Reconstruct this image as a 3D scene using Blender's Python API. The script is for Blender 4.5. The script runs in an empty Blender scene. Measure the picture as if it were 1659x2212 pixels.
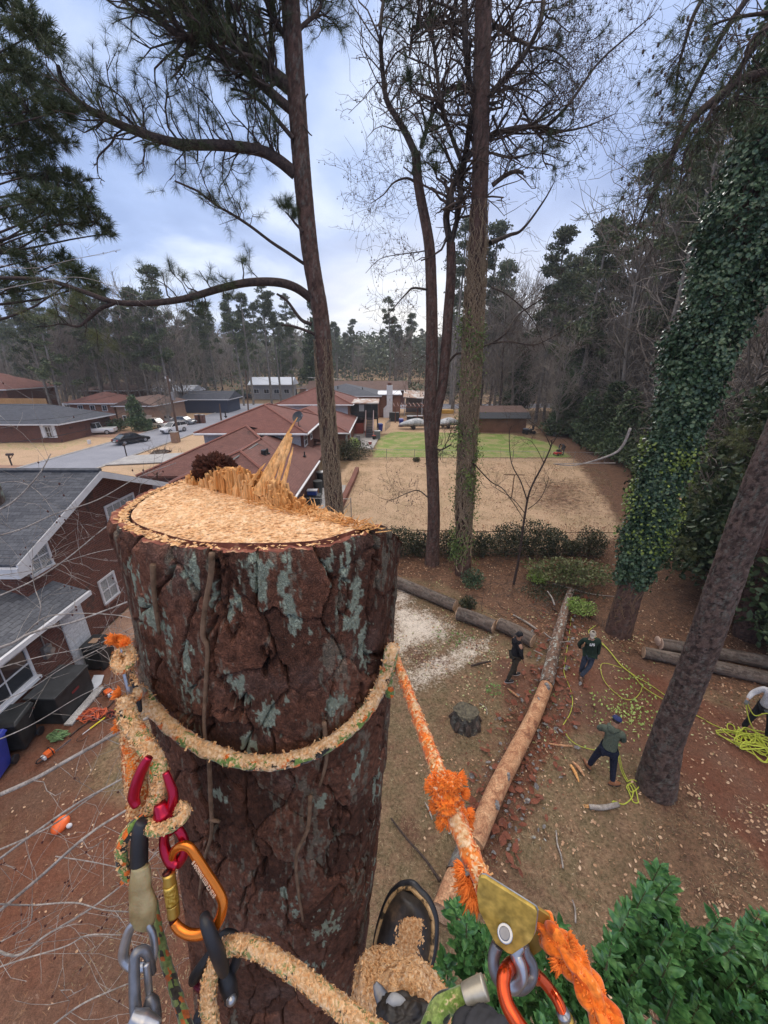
import bpy,math,random
import numpy as np
from mathutils import Vector,Matrix
rad=math.radians
scene=bpy.context.scene
COL=scene.collection
# ---------------------------------------------------------------- camera
H=9.2;FP=384.6;TILT=rad(21)
CT,ST=math.cos(TILT),math.sin(TILT)
cam_d=bpy.data.cameras.new('camera');cam=bpy.data.objects.new('camera',cam_d);COL.objects.link(cam)
cam.location=(0,0,H);cam.rotation_euler=(rad(90)-TILT,0,0)
cam_d.sensor_fit='HORIZONTAL';cam_d.sensor_width=36;cam_d.lens=FP/768*36
cam_d.clip_start=0.01;cam_d.clip_end=3000
scene.camera=cam
scene.render.resolution_x=768;scene.render.resolution_y=1024
# ---------------------------------------------------------------- sky, sun, exposure
SUN_EL,SUN_AZ=rad(34),rad(-14)
w=bpy.data.worlds.new('World');scene.world=w;w.use_nodes=True
nt=w.node_tree;nt.nodes.clear()
def wn(t,**k):
 n=nt.nodes.new(t)
 for a,b in k.items():setattr(n,a,b)
 return n
out=wn('ShaderNodeOutputWorld');bg=wn('ShaderNodeBackground');nt.links.new(bg.outputs[0],out.inputs[0])
sky=wn('ShaderNodeTexSky',sky_type='NISHITA',sun_disc=False);sky.sun_elevation=SUN_EL;sky.sun_rotation=rad(14)
tc=wn('ShaderNodeTexCoord');sep=wn('ShaderNodeSeparateXYZ');nt.links.new(tc.outputs['Generated'],sep.inputs[0])
def wmath(op,a,b=None,clamp=False):
 n=wn('ShaderNodeMath',operation=op);n.use_clamp=clamp
 for i,x in enumerate((a,b)):
  if x is None:continue
  if isinstance(x,(int,float)):n.inputs[i].default_value=x
  else:nt.links.new(x,n.inputs[i])
 return n.outputs[0]
zc=wmath('MAXIMUM',sep.outputs['Z'],0.0)
den=wmath('ADD',zc,0.14)
comb=wn('ShaderNodeCombineXYZ')
nt.links.new(wmath('DIVIDE',sep.outputs['X'],den),comb.inputs[0]);nt.links.new(wmath('DIVIDE',sep.outputs['Y'],den),comb.inputs[1])
n1=wn('ShaderNodeTexNoise');n1.inputs['Scale'].default_value=0.9;n1.inputs['Detail'].default_value=7;n1.inputs['Roughness'].default_value=.52
n1.inputs['Distortion'].default_value=.4
nt.links.new(comb.outputs[0],n1.inputs['Vector'])
r1=wn('ShaderNodeValToRGB');e=r1.color_ramp.elements
e[0].position=.36;e[0].color=(.25,.345,.60,1);e[1].position=.62;e[1].color=(.66,.75,.92,1)
x=e.new(.49);x.color=(.36,.475,.76,1)
nt.links.new(n1.outputs[0],r1.inputs[0])
# bright break in the cloud low over the trees ahead, right of centre
dotn=wn('ShaderNodeVectorMath',operation='DOT_PRODUCT');nt.links.new(tc.outputs['Generated'],dotn.inputs[0])
dv=Vector((0.09,1,0.10)).normalized();dotn.inputs[1].default_value=dv
gl=wmath('POWER',wmath('MAXIMUM',dotn.outputs['Value'],0.0),16)
hz=wn('ShaderNodeMapRange');hz.inputs['From Min'].default_value=.02;hz.inputs['From Max'].default_value=.34
hz.inputs['To Min'].default_value=1;hz.inputs['To Max'].default_value=0;nt.links.new(sep.outputs['Z'],hz.inputs['Value'])
gn=wmath('MULTIPLY',gl,hz.outputs[0])
n2=wn('ShaderNodeTexNoise');n2.inputs['Scale'].default_value=1.2;n2.inputs['Detail'].default_value=4
nt.links.new(comb.outputs[0],n2.inputs['Vector'])
gn=wmath('MULTIPLY',gn,wmath('MULTIPLY',n2.outputs[0],2.3),True)
mx=wn('ShaderNodeMixRGB');nt.links.new(gn,mx.inputs[0]);nt.links.new(r1.outputs[0],mx.inputs[1]);mx.inputs[2].default_value=(.98,.95,.90,1)
# overcast sky: brighter towards the zenith
ze=wn('ShaderNodeMapRange');ze.interpolation_type='SMOOTHSTEP'
ze.inputs['From Min'].default_value=.50;ze.inputs['From Max'].default_value=.95
ze.inputs['To Min'].default_value=1;ze.inputs['To Max'].default_value=2.9;nt.links.new(sep.outputs['Z'],ze.inputs['Value'])
cl=wn('ShaderNodeVectorMath',operation='SCALE');nt.links.new(mx.outputs[0],cl.inputs[0]);nt.links.new(ze.outputs[0],cl.inputs['Scale'])
warm=wn('ShaderNodeMixRGB',blend_type='MULTIPLY');nt.links.new(wmath('SUBTRACT',ze.outputs[0],1.0,True),warm.inputs[0])
nt.links.new(cl.outputs[0],warm.inputs[1]);warm.inputs[2].default_value=(1.42,1.02,.62,1)
ns=wn('ShaderNodeVectorMath',operation='SCALE');nt.links.new(sky.outputs[0],ns.inputs[0]);ns.inputs['Scale'].default_value=.06
fin=wn('ShaderNodeMixRGB');fin.inputs[0].default_value=.90;nt.links.new(ns.outputs[0],fin.inputs[1]);nt.links.new(warm.outputs[0],fin.inputs[2])
nt.links.new(fin.outputs[0],bg.inputs[0]);bg.inputs[1].default_value=1.0
sd=bpy.data.lights.new('sun','SUN');sd.energy=1.1;sd.angle=rad(22);sd.color=(1,.95,.88)
so=bpy.data.objects.new('sun',sd);COL.objects.link(so)
sv=Vector((math.sin(-SUN_AZ)*math.cos(SUN_EL),math.cos(SUN_AZ)*math.cos(SUN_EL),math.sin(SUN_EL)))
so.rotation_euler=sv.to_track_quat('Z','Y').to_euler()
scene.view_settings.view_transform='Standard';scene.view_settings.look='None'
scene.view_settings.exposure=0.45;scene.view_settings.gamma=1
try:
 scene.cycles.max_bounces=6;scene.cycles.volume_bounces=0;scene.cycles.transparent_max_bounces=12;scene.cycles.diffuse_bounces=3
except Exception:pass
# ---------------------------------------------------------------- picking points: (x, y) in a 1659 x 2212 copy of the picture
KD=768/1659
def ray(x,y):
 u=(x*KD-384)/FP;v=(y*KD-512)/FP
 return Vector((u,CT-v*ST,-(ST+v*CT)))
def PD(x,y,t):return Vector((0,0,H))+ray(x,y)*t
def P(x,y,Y):r=ray(x,y);return Vector((0,0,H))+r*(Y/r.y)
def G(x,y,z=0):r=ray(x,y);return Vector((0,0,H))+r*((z-H)/r.z)
def proj(p):
 d=Vector(p)-Vector((0,0,H));dep=d.y*CT-d.z*ST;up=d.y*ST+d.z*CT
 return((384+FP*d.x/dep)/KD,(512-FP*up/dep)/KD,dep)
 # ---------------------------------------------------------------- mesh builder
def np_mesh(name,V,F,uv=False):
 me=bpy.data.meshes.new(name)
 V=np.asarray(V,dtype=np.float32);F=np.asarray(F,dtype=np.int32);k=F.shape[1]
 me.vertices.add(len(V));me.vertices.foreach_set('co',V.ravel())
 me.loops.add(F.size);me.loops.foreach_set('vertex_index',F.ravel())
 me.polygons.add(len(F));me.polygons.foreach_set('loop_start',np.arange(0,F.size,k,dtype=np.int32))
 me.update(calc_edges=True);me.validate()
 return me
def auto_uv(me):
 uvl=me.uv_layers.new(name='UVMap').data
 for p in me.polygons:
  n=p.normal
  if abs(n.z)>.97:h=Vector((1,0,0));v=Vector((0,1,0))
  else:
   h=Vector((0,0,1)).cross(n).normalized();v=n.cross(h)
  for li in p.loop_indices:
   co=me.vertices[me.loops[li].vertex_index].co
   uvl[li].uv=(co.dot(h),co.dot(v))
def link(me_or_none,name,parent=None,mats=(),smooth=False):
 o=bpy.data.objects.new(name,me_or_none);COL.objects.link(o)
 if parent is not None:o.parent=parent
 if me_or_none is not None:
  if not isinstance(mats,(list,tuple)):mats=[mats]
  if not len(me_or_none.materials):
   for m in mats:me_or_none.materials.append(m)
  if smooth:me_or_none.polygons.foreach_set('use_smooth',[True]*len(me_or_none.polygons))
 return o
def frames(path):
 path=[Vector(p)for p in path];n=len(path);T=[]
 for i in range(n):
  a=path[max(0,i-1)];b=path[min(n-1,i+1)];d=b-a
  T.append(d.normalized()if d.length>1e-9 else Vector((0,0,1)))
 up=Vector((0,0,1))if abs(T[0].z)<.9 else Vector((1,0,0))
 N=(up-T[0]*up.dot(T[0])).normalized();out=[]
 for i in range(n):
  N=N-T[i]*N.dot(T[i])
  if N.length<1e-6:N=T[i].orthogonal()
  N.normalize();out.append((path[i],T[i],N,T[i].cross(N)))
 return out
def smooth_path(pts,n=6):
 pts=[Vector(p)for p in pts];out=[]
 for i in range(len(pts)-1):
  p0=pts[max(0,i-1)];p1=pts[i];p2=pts[i+1];p3=pts[min(len(pts)-1,i+2)]
  for k in range(n):
   t=k/n
   out.append(.5*((2*p1)+(p2-p0)*t+(2*p0-5*p1+4*p2-p3)*t*t+(3*p1-p0-3*p2+p3)*t**3))
 out.append(pts[-1]);return out
def lerp_list(vals,n):
 xs=np.linspace(0,len(vals)-1,n);return list(np.interp(xs,range(len(vals)),vals))
class MB:
 def __init__(s):s.v=[];s.f=[];s.m=[]
 def add(s,vs,fs,m=0):
  o=len(s.v);s.v+=[tuple(v)for v in vs];s.f+=[tuple(i+o for i in f)for f in fs];s.m+=[m]*len(fs);return s
 def box(s,x0,x1,y0,y1,z0,z1,m=0,M=None):
  vs=[Vector(p)for p in((x0,y0,z0),(x1,y0,z0),(x1,y1,z0),(x0,y1,z0),(x0,y0,z1),(x1,y0,z1),(x1,y1,z1),(x0,y1,z1))]
  if M is not None:vs=[M@v for v in vs]
  return s.add(vs,[(0,3,2,1),(4,5,6,7),(0,1,5,4),(1,2,6,5),(2,3,7,6),(3,0,4,7)],m)
 def poly(s,pts,m=0):return s.add(pts,[tuple(range(len(pts)))],m)
 def slab(s,pts,thick,m=0):
  pts=[Vector(p)for p in pts];n=len(pts)
  nn=(pts[1]-pts[0]).cross(pts[2]-pts[0]).normalized()
  low=[p-nn*thick for p in pts]
  fs=[tuple(range(n)),tuple(range(2*n-1,n-1,-1))]+[(i,n+i,n+(i+1)%n,(i+1)%n)for i in range(n)]
  return s.add(pts+low,fs,m)
 def prism(s,pts2,z0,z1,m=0,M=None):
  n=len(pts2);vs=[Vector((p[0],p[1],z0))for p in pts2]+[Vector((p[0],p[1],z1))for p in pts2]
  if M is not None:vs=[M@v for v in vs]
  return s.add(vs,[tuple(range(n-1,-1,-1)),tuple(range(n,2*n))]+[(i,(i+1)%n,n+(i+1)%n,n+i)for i in range(n)],m)
 def tube(s,path,r,n=6,m=0,cap=True,sx=1,sy=1):
  if not hasattr(r,'__len__'):r=[r]*len(path)
  elif len(r)!=len(path):r=lerp_list(r,len(path))
  vs=[];fs=[];fr=frames(path)
  for(p,T,N,B),rr in zip(fr,r):
   for k in range(n):
    a=2*math.pi*k/n;vs.append(p+N*(math.cos(a)*rr*sx)+B*(math.sin(a)*rr*sy))
  for i in range(len(path)-1):
   for k in range(n):
    a=i*n+k;b=i*n+(k+1)%n;fs.append((a,b,b+n,a+n))
  if cap:fs.append(tuple(range(n-1,-1,-1)));L=(len(path)-1)*n;fs.append(tuple(range(L,L+n)))
  return s.add(vs,fs,m)
 def ball(s,c,r,n=8,m=0,M=None):
  c=Vector(c);rr=r if hasattr(r,'__len__')else(r,r,r);vs=[];fs=[];k=n//2
  for i in range(k+1):
   th=math.pi*i/k
   for j in range(n):
    ph=2*math.pi*j/n
    q=Vector((rr[0]*math.sin(th)*math.cos(ph),rr[1]*math.sin(th)*math.sin(ph),rr[2]*math.cos(th)))
    vs.append(c+(M@q if M is not None else q))
  for i in range(k):
   for j in range(n):
    a=i*n+j;b=i*n+(j+1)%n;fs.append((a,a+n,b+n,b))
  return s.add(vs,fs,m)
 def build(s,name,mats,parent=None,smooth=False,uv=True,bevel=0):
  me=bpy.data.meshes.new(name);me.from_pydata(s.v,[],s.f);me.update()
  if not isinstance(mats,(list,tuple)):mats=[mats]
  for q in mats:me.materials.append(q)
  if len(mats)>1:me.polygons.foreach_set('material_index',s.m)
  if smooth:me.polygons.foreach_set('use_smooth',[True]*len(me.polygons))
  if uv and len(s.f)<60000:auto_uv(me)
  o=link(me,name,parent)
  if bevel:
   b=o.modifiers.new('bevel','BEVEL');b.width=bevel;b.segments=2;b.limit_method='ANGLE';b.angle_limit=rad(40)
  return o
def thing(name,label,cat,loc=(0,0,0),rz=0,group=None):
 o=bpy.data.objects.new(name,None);COL.objects.link(o);o.location=loc;o.rotation_euler=(0,0,rz)
 o.empty_display_size=.1
 return tag(o,label,cat,group)
def tag(o,label,cat,group=None,kind=None):
 if label:o['label']=label
 if cat:o['category']=cat
 if group:o['group']=group
 if kind:o['kind']=kind
 return o
def struct(o):o['kind']='structure';return o
def dup(root,loc,rz=0,scale=1,label=None,group=None):
 r=root.copy();COL.objects.link(r);r.location=loc;r.rotation_euler=(0,0,rz)
 r.scale=(scale,)*3 if not hasattr(scale,'__len__')else scale
 if label:r['label']=label
 if group:r['group']=group
 for ch in list(root.children):
  c=ch.copy();COL.objects.link(c);c.parent=r
  for g in ch.children:
   d=g.copy();COL.objects.link(d);d.parent=c
 return r
 # ---------------------------------------------------------------- materials
def new_mat(name):
 m=bpy.data.materials.new(name);m.use_nodes=True;m.node_tree.nodes.clear()
 t=m.node_tree;o=t.nodes.new('ShaderNodeOutputMaterial');b=t.nodes.new('ShaderNodeBsdfPrincipled')
 t.links.new(b.outputs[0],o.inputs[0]);return m,t,b
def N(t,typ,ins=None,**k):
 n=t.nodes.new(typ)
 for a,c in k.items():setattr(n,a,c)
 if ins:
  for a,c in ins.items():
   if isinstance(c,bpy.types.NodeSocket):t.links.new(c,n.inputs[a])
   else:n.inputs[a].default_value=c
 return n
def c4(c):return(c[0],c[1],c[2],1)
def ramp(t,fac,stops,interp='LINEAR'):
 n=t.nodes.new('ShaderNodeValToRGB');n.color_ramp.interpolation=interp;e=n.color_ramp.elements
 while len(e)<len(stops):e.new(.5)
 for i,(p,c)in enumerate(stops):e[i].position=p;e[i].color=c4(c)
 t.links.new(fac,n.inputs[0]);return n.outputs[0]
def coords(t,kind='Object',stretch=(1,1,1)):
 tcn=N(t,'ShaderNodeTexCoord');mp=N(t,'ShaderNodeMapping',{'Vector':tcn.outputs[kind],'Scale':stretch});return mp.outputs[0]
def noise(t,vec,scale,detail=4,rough=.55,dist=0):
 return N(t,'ShaderNodeTexNoise',{'Vector':vec,'Scale':scale,'Detail':detail,'Roughness':rough,'Distortion':dist}).outputs[0]
def mixc(t,fac,a,b,mode='MIX'):
 n=t.nodes.new('ShaderNodeMixRGB');n.blend_type=mode
 for i,q in enumerate((fac,a,b)):
  if isinstance(q,bpy.types.NodeSocket):t.links.new(q,n.inputs[i])
  elif isinstance(q,(int,float)):n.inputs[i].default_value=q
  else:n.inputs[i].default_value=c4(q)
 return n.outputs[0]
def mth(t,op,a,b=0.0,clamp=False):
 n=t.nodes.new('ShaderNodeMath');n.operation=op;n.use_clamp=clamp
 for i,q in enumerate((a,b)):
  if isinstance(q,bpy.types.NodeSocket):t.links.new(q,n.inputs[i])
  else:n.inputs[i].default_value=q
 return n.outputs[0]
def maprange(t,v,a,b,c=0,d=1,smooth=True):
 n=N(t,'ShaderNodeMapRange',{'Value':v,'From Min':a,'From Max':b,'To Min':c,'To Max':d})
 if smooth:n.interpolation_type='SMOOTHSTEP'
 return n.outputs[0]
def bump(t,b,h,strength=.5,dist=.01):
 n=N(t,'ShaderNodeBump',{'Height':h,'Strength':strength,'Distance':dist});t.links.new(n.outputs[0],b.inputs['Normal'])
def plain(name,col,rough=.6,metal=0,var=.12,scale=6,coat=0,bmp=0,spec=.5):
 m,t,b=new_mat(name);v=coords(t)
 n=noise(t,v,scale,4)
 lo=tuple(x*(1-var)for x in col);hi=tuple(min(1,x*(1+var))for x in col)
 t.links.new(ramp(t,n,[(.3,lo),(.7,hi)]),b.inputs['Base Color'])
 b.inputs['Roughness'].default_value=rough;b.inputs['Metallic'].default_value=metal
 b.inputs['Specular IOR Level'].default_value=spec
 if coat:b.inputs['Coat Weight'].default_value=coat
 if bmp:bump(t,b,n,bmp)
 return m
def noisy(name,stops,scale,rough=.85,stretch=(1,1,1),bmp=.4,dist=.01,detail=5,coord='Object',distortion=0,objvar=0,spec=.3,fine=None):
 m,t,b=new_mat(name);v=coords(t,coord,stretch)
 n=noise(t,v,scale,detail,.6,distortion)
 c=ramp(t,n,stops)
 if fine:
  n2=noise(t,v,fine,2);c=mixc(t,1.0,c,ramp(t,n2,[(.3,(.62,.62,.62)),(.7,(1.3,1.3,1.3))]),'MULTIPLY')
 if objvar:
  oi=N(t,'ShaderNodeObjectInfo');k=maprange(t,oi.outputs['Random'],0,1,1-objvar,1+objvar,False)
  cc=N(t,'ShaderNodeVectorMath',{0:c},operation='SCALE');t.links.new(k,cc.inputs['Scale']);c=cc.outputs[0]
 t.links.new(c,b.inputs['Base Color']);b.inputs['Roughness'].default_value=rough
 b.inputs['Specular IOR Level'].default_value=spec
 if bmp:bump(t,b,n,bmp,dist)
 return m
def brick_mat(name,c1,c2,mortar,bw=.21,bh=.075,ms=.008,rough=.9,stain=.35,bmp=.6,offset=.5,coord='UV',dark=None):
 m,t,b=new_mat(name);v=coords(t,coord)
 bt=N(t,'ShaderNodeTexBrick',{'Vector':v,'Color1':c4(c1),'Color2':c4(c2),'Mortar':c4(mortar),'Scale':1,'Mortar Size':ms,'Mortar Smooth':.3,'Brick Width':bw,'Row Height':bh,'Bias':0})
 bt.offset=offset
 n=noise(t,v,.7,6,.65);n2=noise(t,v,14,3)
 c=mixc(t,stain,bt.outputs[0],ramp(t,n,[(.3,tuple(x*.35 for x in c1)),(.7,tuple(min(1,x*1.35)for x in c2))]),'MIX')
 c=mixc(t,1.0,c,ramp(t,n2,[(.3,(.75,)*3),(.7,(1.2,)*3)]),'MULTIPLY')
 if dark:
  n3=noise(t,v,dark[1],5,.6);c=mixc(t,maprange(t,n3,dark[2],dark[2]+.06),c,dark[0])
 t.links.new(c,b.inputs['Base Color']);b.inputs['Roughness'].default_value=rough;b.inputs['Specular IOR Level'].default_value=.25
 bump(t,b,mth(t,'SUBTRACT',n2,mth(t,'MULTIPLY',bt.outputs['Fac'],1.5)),bmp,.006)
 return m
M={}
M['brick']=brick_mat('red brick',(.19,.072,.05),(.115,.05,.04),(.20,.15,.125),dark=((.075,.05,.045),.9,.60))
M['brick_pale']=brick_mat('pale brick',(.36,.22,.15),(.27,.16,.11),(.33,.26,.20),stain=.3)
M['brick_orange']=brick_mat('orange brick',(.32,.13,.075),(.20,.085,.055),(.32,.25,.2),stain=.25)
M['shingle_grey']=brick_mat('grey shingle',(.155,.162,.18),(.085,.09,.105),(.03,.03,.035),bw=.33,bh=.145,ms=.006,stain=.3,bmp=.8)
M['shingle_red']=brick_mat('red shingle',(.225,.105,.088),(.165,.082,.07),(.07,.035,.03),bw=.33,bh=.145,ms=.007,stain=.35,bmp=.8,dark=((.075,.05,.045),.42,.60))
M['shingle_red2']=brick_mat('red brown shingle',(.235,.10,.082),(.18,.08,.068),(.08,.04,.035),bw=.33,bh=.145,ms=.007,stain=.3,bmp=.8,dark=((.12,.07,.06),.3,.66))
M['shingle_brown']=brick_mat('brown shingle',(.20,.13,.11),(.15,.10,.085),(.07,.05,.04),bw=.33,bh=.15,ms=.006,stain=.3)
M['shingle_slate']=brick_mat('slate shingle',(.115,.125,.145),(.075,.08,.10),(.03,.03,.035),bw=.33,bh=.15,ms=.006,stain=.3)
M['ridge_red']=noisy('red ridge cap',[(.3,(.17,.07,.055)),(.7,(.27,.11,.085))],5,bmp=.3)
M['ridge_grey']=noisy('grey ridge cap',[(.3,(.06,.065,.075)),(.7,(.14,.145,.16))],5,bmp=.3)
M['white']=plain('white paint',(.62,.63,.66),.5,var=.10,scale=3,bmp=.1)
M['siding']=brick_mat('white board siding',(.55,.56,.58),(.50,.51,.53),(.18,.18,.19),bw=4,bh=.2,ms=.004,stain=.08,bmp=.5)
M['siding_grey']=brick_mat('grey board siding',(.30,.31,.33),(.27,.28,.30),(.1,.1,.1),bw=.3,bh=4,ms=.006,stain=.15,bmp=.5)
M['glass']=plain('window glass',(.02,.024,.03),.08,var=.4,scale=1.5,spec=1)
M['blind']=brick_mat('white blinds',(.52,.53,.53),(.46,.47,.47),(.10,.11,.11),bw=3,bh=.045,ms=.012,stain=.1)
M['concrete']=noisy('concrete',[(.3,(.30,.29,.29)),(.7,(.46,.45,.44))],1.2,fine=30,bmp=.15)
M['concrete_stained']=noisy('clay stained concrete',[(.3,(.24,.13,.09)),(.7,(.40,.26,.19))],1.0,fine=25,bmp=.15)
M['asphalt']=noisy('asphalt',[(.3,(.235,.245,.285)),(.7,(.305,.315,.36))],.35,fine=40,bmp=.1,rough=.9)
M['black_plastic']=plain('black plastic',(.018,.02,.022),.5,var=.5,scale=5)
M['blue_plastic']=plain('blue plastic',(.02,.035,.27),.45,var=.2)
M['iron']=noisy('rusty iron',[(.3,(.05,.028,.02)),(.7,(.12,.06,.04))],20,rough=.8)
M['galv']=plain('galvanised steel',(.30,.30,.30),.45,.7,var=.25)
M['wood_pole']=noisy('utility pole wood',[(.3,(.07,.045,.035)),(.7,(.14,.09,.07))],8,stretch=(1,1,.1))
M['fence_wood']=brick_mat('cedar fence boards',(.50,.30,.14),(.42,.24,.11),(.15,.08,.04),bw=.14,bh=6,ms=.006,stain=.2)
M['shed_wood']=brick_mat('brown shed boards',(.26,.13,.085),(.20,.10,.065),(.07,.04,.03),bw=1.2,bh=5,ms=.01,stain=.55)
M['red_paint']=plain('red painted wood',(.33,.07,.05),.6,var=.2)
# ================================================================ THE GROUND
def seg(*parts):
 out=[]
 for a,b,s in parts:out+=list(np.arange(a,b,s))
 return np.array(out+[parts[-1][1]])
gx=seg((-700,-80,31),(-80,-22,1.0),(-22,26,.25),(26,80,1.5),(80,700,31))
gy=seg((-30,-2,2),(-2,48,.25),(48,130,1.0),(130,320,5),(320,1500,60))
XX,YY=np.meshgrid(gx,gy)
def hill(y,x=0):
 t=np.clip((y-118)/190,0,1);return 11*t*t*(3-2*t)
def fbm(x,y,s,seed=0,oct=4):
 v=np.zeros_like(x,dtype=float);a=1;tot=0;rs=np.random.RandomState(seed)
 for o in range(oct):
  g=rs.rand(64,64);fx=(x*s)%64;fy=(y*s)%64
  ix=np.floor(fx).astype(int);iy=np.floor(fy).astype(int);tx=fx-ix;ty=fy-iy
  tx=tx*tx*(3-2*tx);ty=ty*ty*(3-2*ty);ix1=(ix+1)%64;iy1=(iy+1)%64
  v+=a*((g[iy%64,ix%64]*(1-tx)+g[iy%64,ix1]*tx)*(1-ty)+(g[iy1,ix%64]*(1-tx)+g[iy1,ix1]*tx)*ty)
  tot+=a;a*=.5;s*=2.03
 return v/tot
ZZ=hill(YY)-.02+(fbm(XX,YY,.5,1)-.62)*.07*np.clip((60-np.abs(YY))/20,0,1)
def gz(x,y):
 return float(hill(np.array(float(y))))
def inpoly(poly,x,y):
 r=np.zeros(x.shape,bool);n=len(poly)
 for i in range(n):
  x1,y1=poly[i][:2];x2,y2=poly[(i+1)%n][:2]
  if y1==y2:continue
  c=((y1>y)!=(y2>y))&(x<(x2-x1)*(y-y1)/(y2-y1)+x1);r^=c
 return r
def sdist(poly,x,y):
 d=np.full(x.shape,1e9);n=len(poly)
 for i in range(n):
  ax,ay=poly[i][:2];bx,by=poly[(i+1)%n][:2];ex,ey=bx-ax,by-ay
  t=np.clip(((x-ax)*ex+(y-ay)*ey)/(ex*ex+ey*ey+1e-9),0,1)
  d=np.minimum(d,np.hypot(x-ax-t*ex,y-ay-t*ey))
 return np.where(inpoly(poly,x,y),d,-d)
def wgt(poly,soft=.8,amt=1.0):return np.clip(.5+sdist(poly,XX,YY)/(2*soft),0,1)*amt
def gp(*pts):return[tuple(G(*p))[:2]for p in pts]
clay=np.maximum.reduce([wgt(gp((0,1760),(150,1700),(300,1740),(420,1790),(480,2400),(0,2400)),.5),wgt([(-12,-4),(-.6,-4),(-.6,3.2),(-3.6,4.4),(-12,5.4)],.8),wgt([(-10,4.5),(-7.4,5.6),(-6.9,8.5),(-6.9,10.2),(-10,10.4)],.4,.8),wgt(gp((1130,1440),(1240,1420),(1420,1440),(1540,1520),(1659,1560),(1760,1900),(1600,1820),(1420,1640),(1260,1560),(1150,1700),(1040,1940),(960,2010),(1000,1800),(1100,1600)),.45),wgt(gp((1070,1410),(1160,1430),(1130,1560),(1080,1520)),.4,.8),wgt(gp((1500,1560),(1659,1580),(1800,1900),(1650,1900)),.4)])
straw=np.maximum.reduce([wgt(gp((770,1175),(1340,1190),(1330,1400),(1250,1430),(1180,1390),(1080,1330),(960,1260),(850,1240),(700,1230)),.4),wgt([(6.8,9.0),(40,8.0),(60,36),(22,42),(15,21),(9,17.6)],.6),wgt([(14,20),(30,20),(40,60),(23,60),(21,46),(19.5,38)],1.2),wgt(gp((1120,1030),(1290,1030),(1330,1120),(1180,1115),(1090,1085)),3.0,.60),wgt([(3,3),(8,2),(20,3),(20,9),(9.5,8.8),(6,7)],1.5,.55)])
tan=np.maximum.reduce([wgt([(-3.9,20.3),(.4,18.9),(13.2,18.5),(15.4,24),(19.5,33),(20.2,39.6),(-3.2,40.2),(-4.2,31)],1.0),wgt([(-27.5,30),(-16,25),(-14,60),(-27.5,82)],.5),wgt([(-70,30),(-33,35),(-33,85),(-70,85)],.8,.72),wgt([(-27,84),(40,84),(40,128),(-27,128)],2,.8),wgt([(-60,180),(60,180),(60,260),(-60,260)],5,.8),wgt([(-2,55),(24,56),(24,110),(-8,110)],1.5,.9),wgt([(-9,14),(-3.5,14),(-3.6,26),(-5,30),(-9,26)],.4,.5)])
green=np.maximum.reduce([wgt([(-1.2,40.3),(20.2,40.3),(21,48),(18,54.6),(1.5,57),(-.6,52)],1.2),wgt([(-70,44),(-36,42),(-36,52),(-70,52)],2,.45),wgt([(-26,36),(-22,36),(-21,48),(-26,54)],1.0,.35)])
saw=np.maximum.reduce([wgt(gp((845,1295),(960,1330),(985,1370),(900,1400),(835,1430)),.6,.70),wgt(gp((1000,1380),(1060,1375),(1050,1410),(960,1465),(880,1495),(860,1450),(960,1410)),.5,.64),wgt(gp((840,1250),(900,1280),(880,1310),(835,1300)),.3,.6)])
gl_=np.arange(XX.size).reshape(XX.shape)
F=np.stack([gl_[:-1,:-1],gl_[:-1,1:],gl_[1:,1:],gl_[1:,:-1]],-1).reshape(-1,4)
me=np_mesh('ground',np.stack([XX,YY,ZZ],-1).reshape(-1,3),F)
def fattr(me,name,arr):
 a=me.attributes.new(name,'FLOAT','POINT');a.data.foreach_set('value',np.asarray(arr,dtype=np.float32).ravel())
for nm,ar in(('clay',clay),('straw',straw),('tan',tan),('green',green),('saw',saw)):fattr(me,nm,ar)
m,t,b=new_mat('ground');v=coords(t,'Object')
def A(name):return N(t,'ShaderNodeAttribute',attribute_name=name).outputs['Fac']
nA=noise(t,v,.55,6,.62);nB=noise(t,v,2.6,5,.65);nC=noise(t,v,16,4,.6);nD=noise(t,v,60,2,.5)
def zone(name,c0,c1,a,bb,nz,amt=.9,w=.10):
 k=mth(t,'ADD',A(name),mth(t,'MULTIPLY',mth(t,'SUBTRACT',nz,.5),amt))
 return mixc(t,maprange(t,k,.5-w,.5+w),c0,c1)
speck=lambda lo,hi,n,p=(.3,.7):ramp(t,n,[(p[0],lo),(p[1],hi)])
base=mixc(t,maprange(t,nB,.35,.62),speck((.11,.066,.042),(.30,.20,.125),nC),speck((.09,.070,.038),(.24,.175,.105),nC))
base=mixc(t,maprange(t,nA,.52,.66),base,speck((.085,.045,.031),(.19,.105,.072),nC))
c=zone('tan',base,speck((.36,.235,.15),(.58,.42,.28),nC),.5,.6,nB,.55)
c=mixc(t,mth(t,'MULTIPLY',maprange(t,nA,.50,.64),mth(t,'MULTIPLY',A('tan'),.5)),c,speck((.24,.17,.10),(.42,.32,.19),nC))
c=zone('green',c,mixc(t,maprange(t,nA,.42,.58),speck((.13,.20,.05),(.24,.32,.09),nC),speck((.26,.25,.10),(.38,.34,.17),nC)),.5,.6,nB,.8)
c=zone('straw',c,mixc(t,maprange(t,nB,.4,.65),speck((.085,.045,.030),(.24,.135,.085),nC),speck((.055,.033,.024),(.17,.10,.068),nC)),.5,.6,mth(t,'ADD',mth(t,'MULTIPLY',nB,.6),mth(t,'MULTIPLY',nC,.4)),1.5,.22)
c=zone('clay',c,mixc(t,maprange(t,nA,.38,.66),speck((.10,.041,.026),(.215,.090,.056),nC,(.2,.8)),speck((.10,.055,.038),(.20,.115,.080),nC,(.2,.8))),.5,.6,nA,1.2,.2)
c=zone('saw',c,speck((.50,.42,.34),(.84,.76,.66),nD),.5,.6,mth(t,'ADD',mth(t,'MULTIPLY',nC,.55),mth(t,'MULTIPLY',nB,.45)),2.2,.28)
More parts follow.
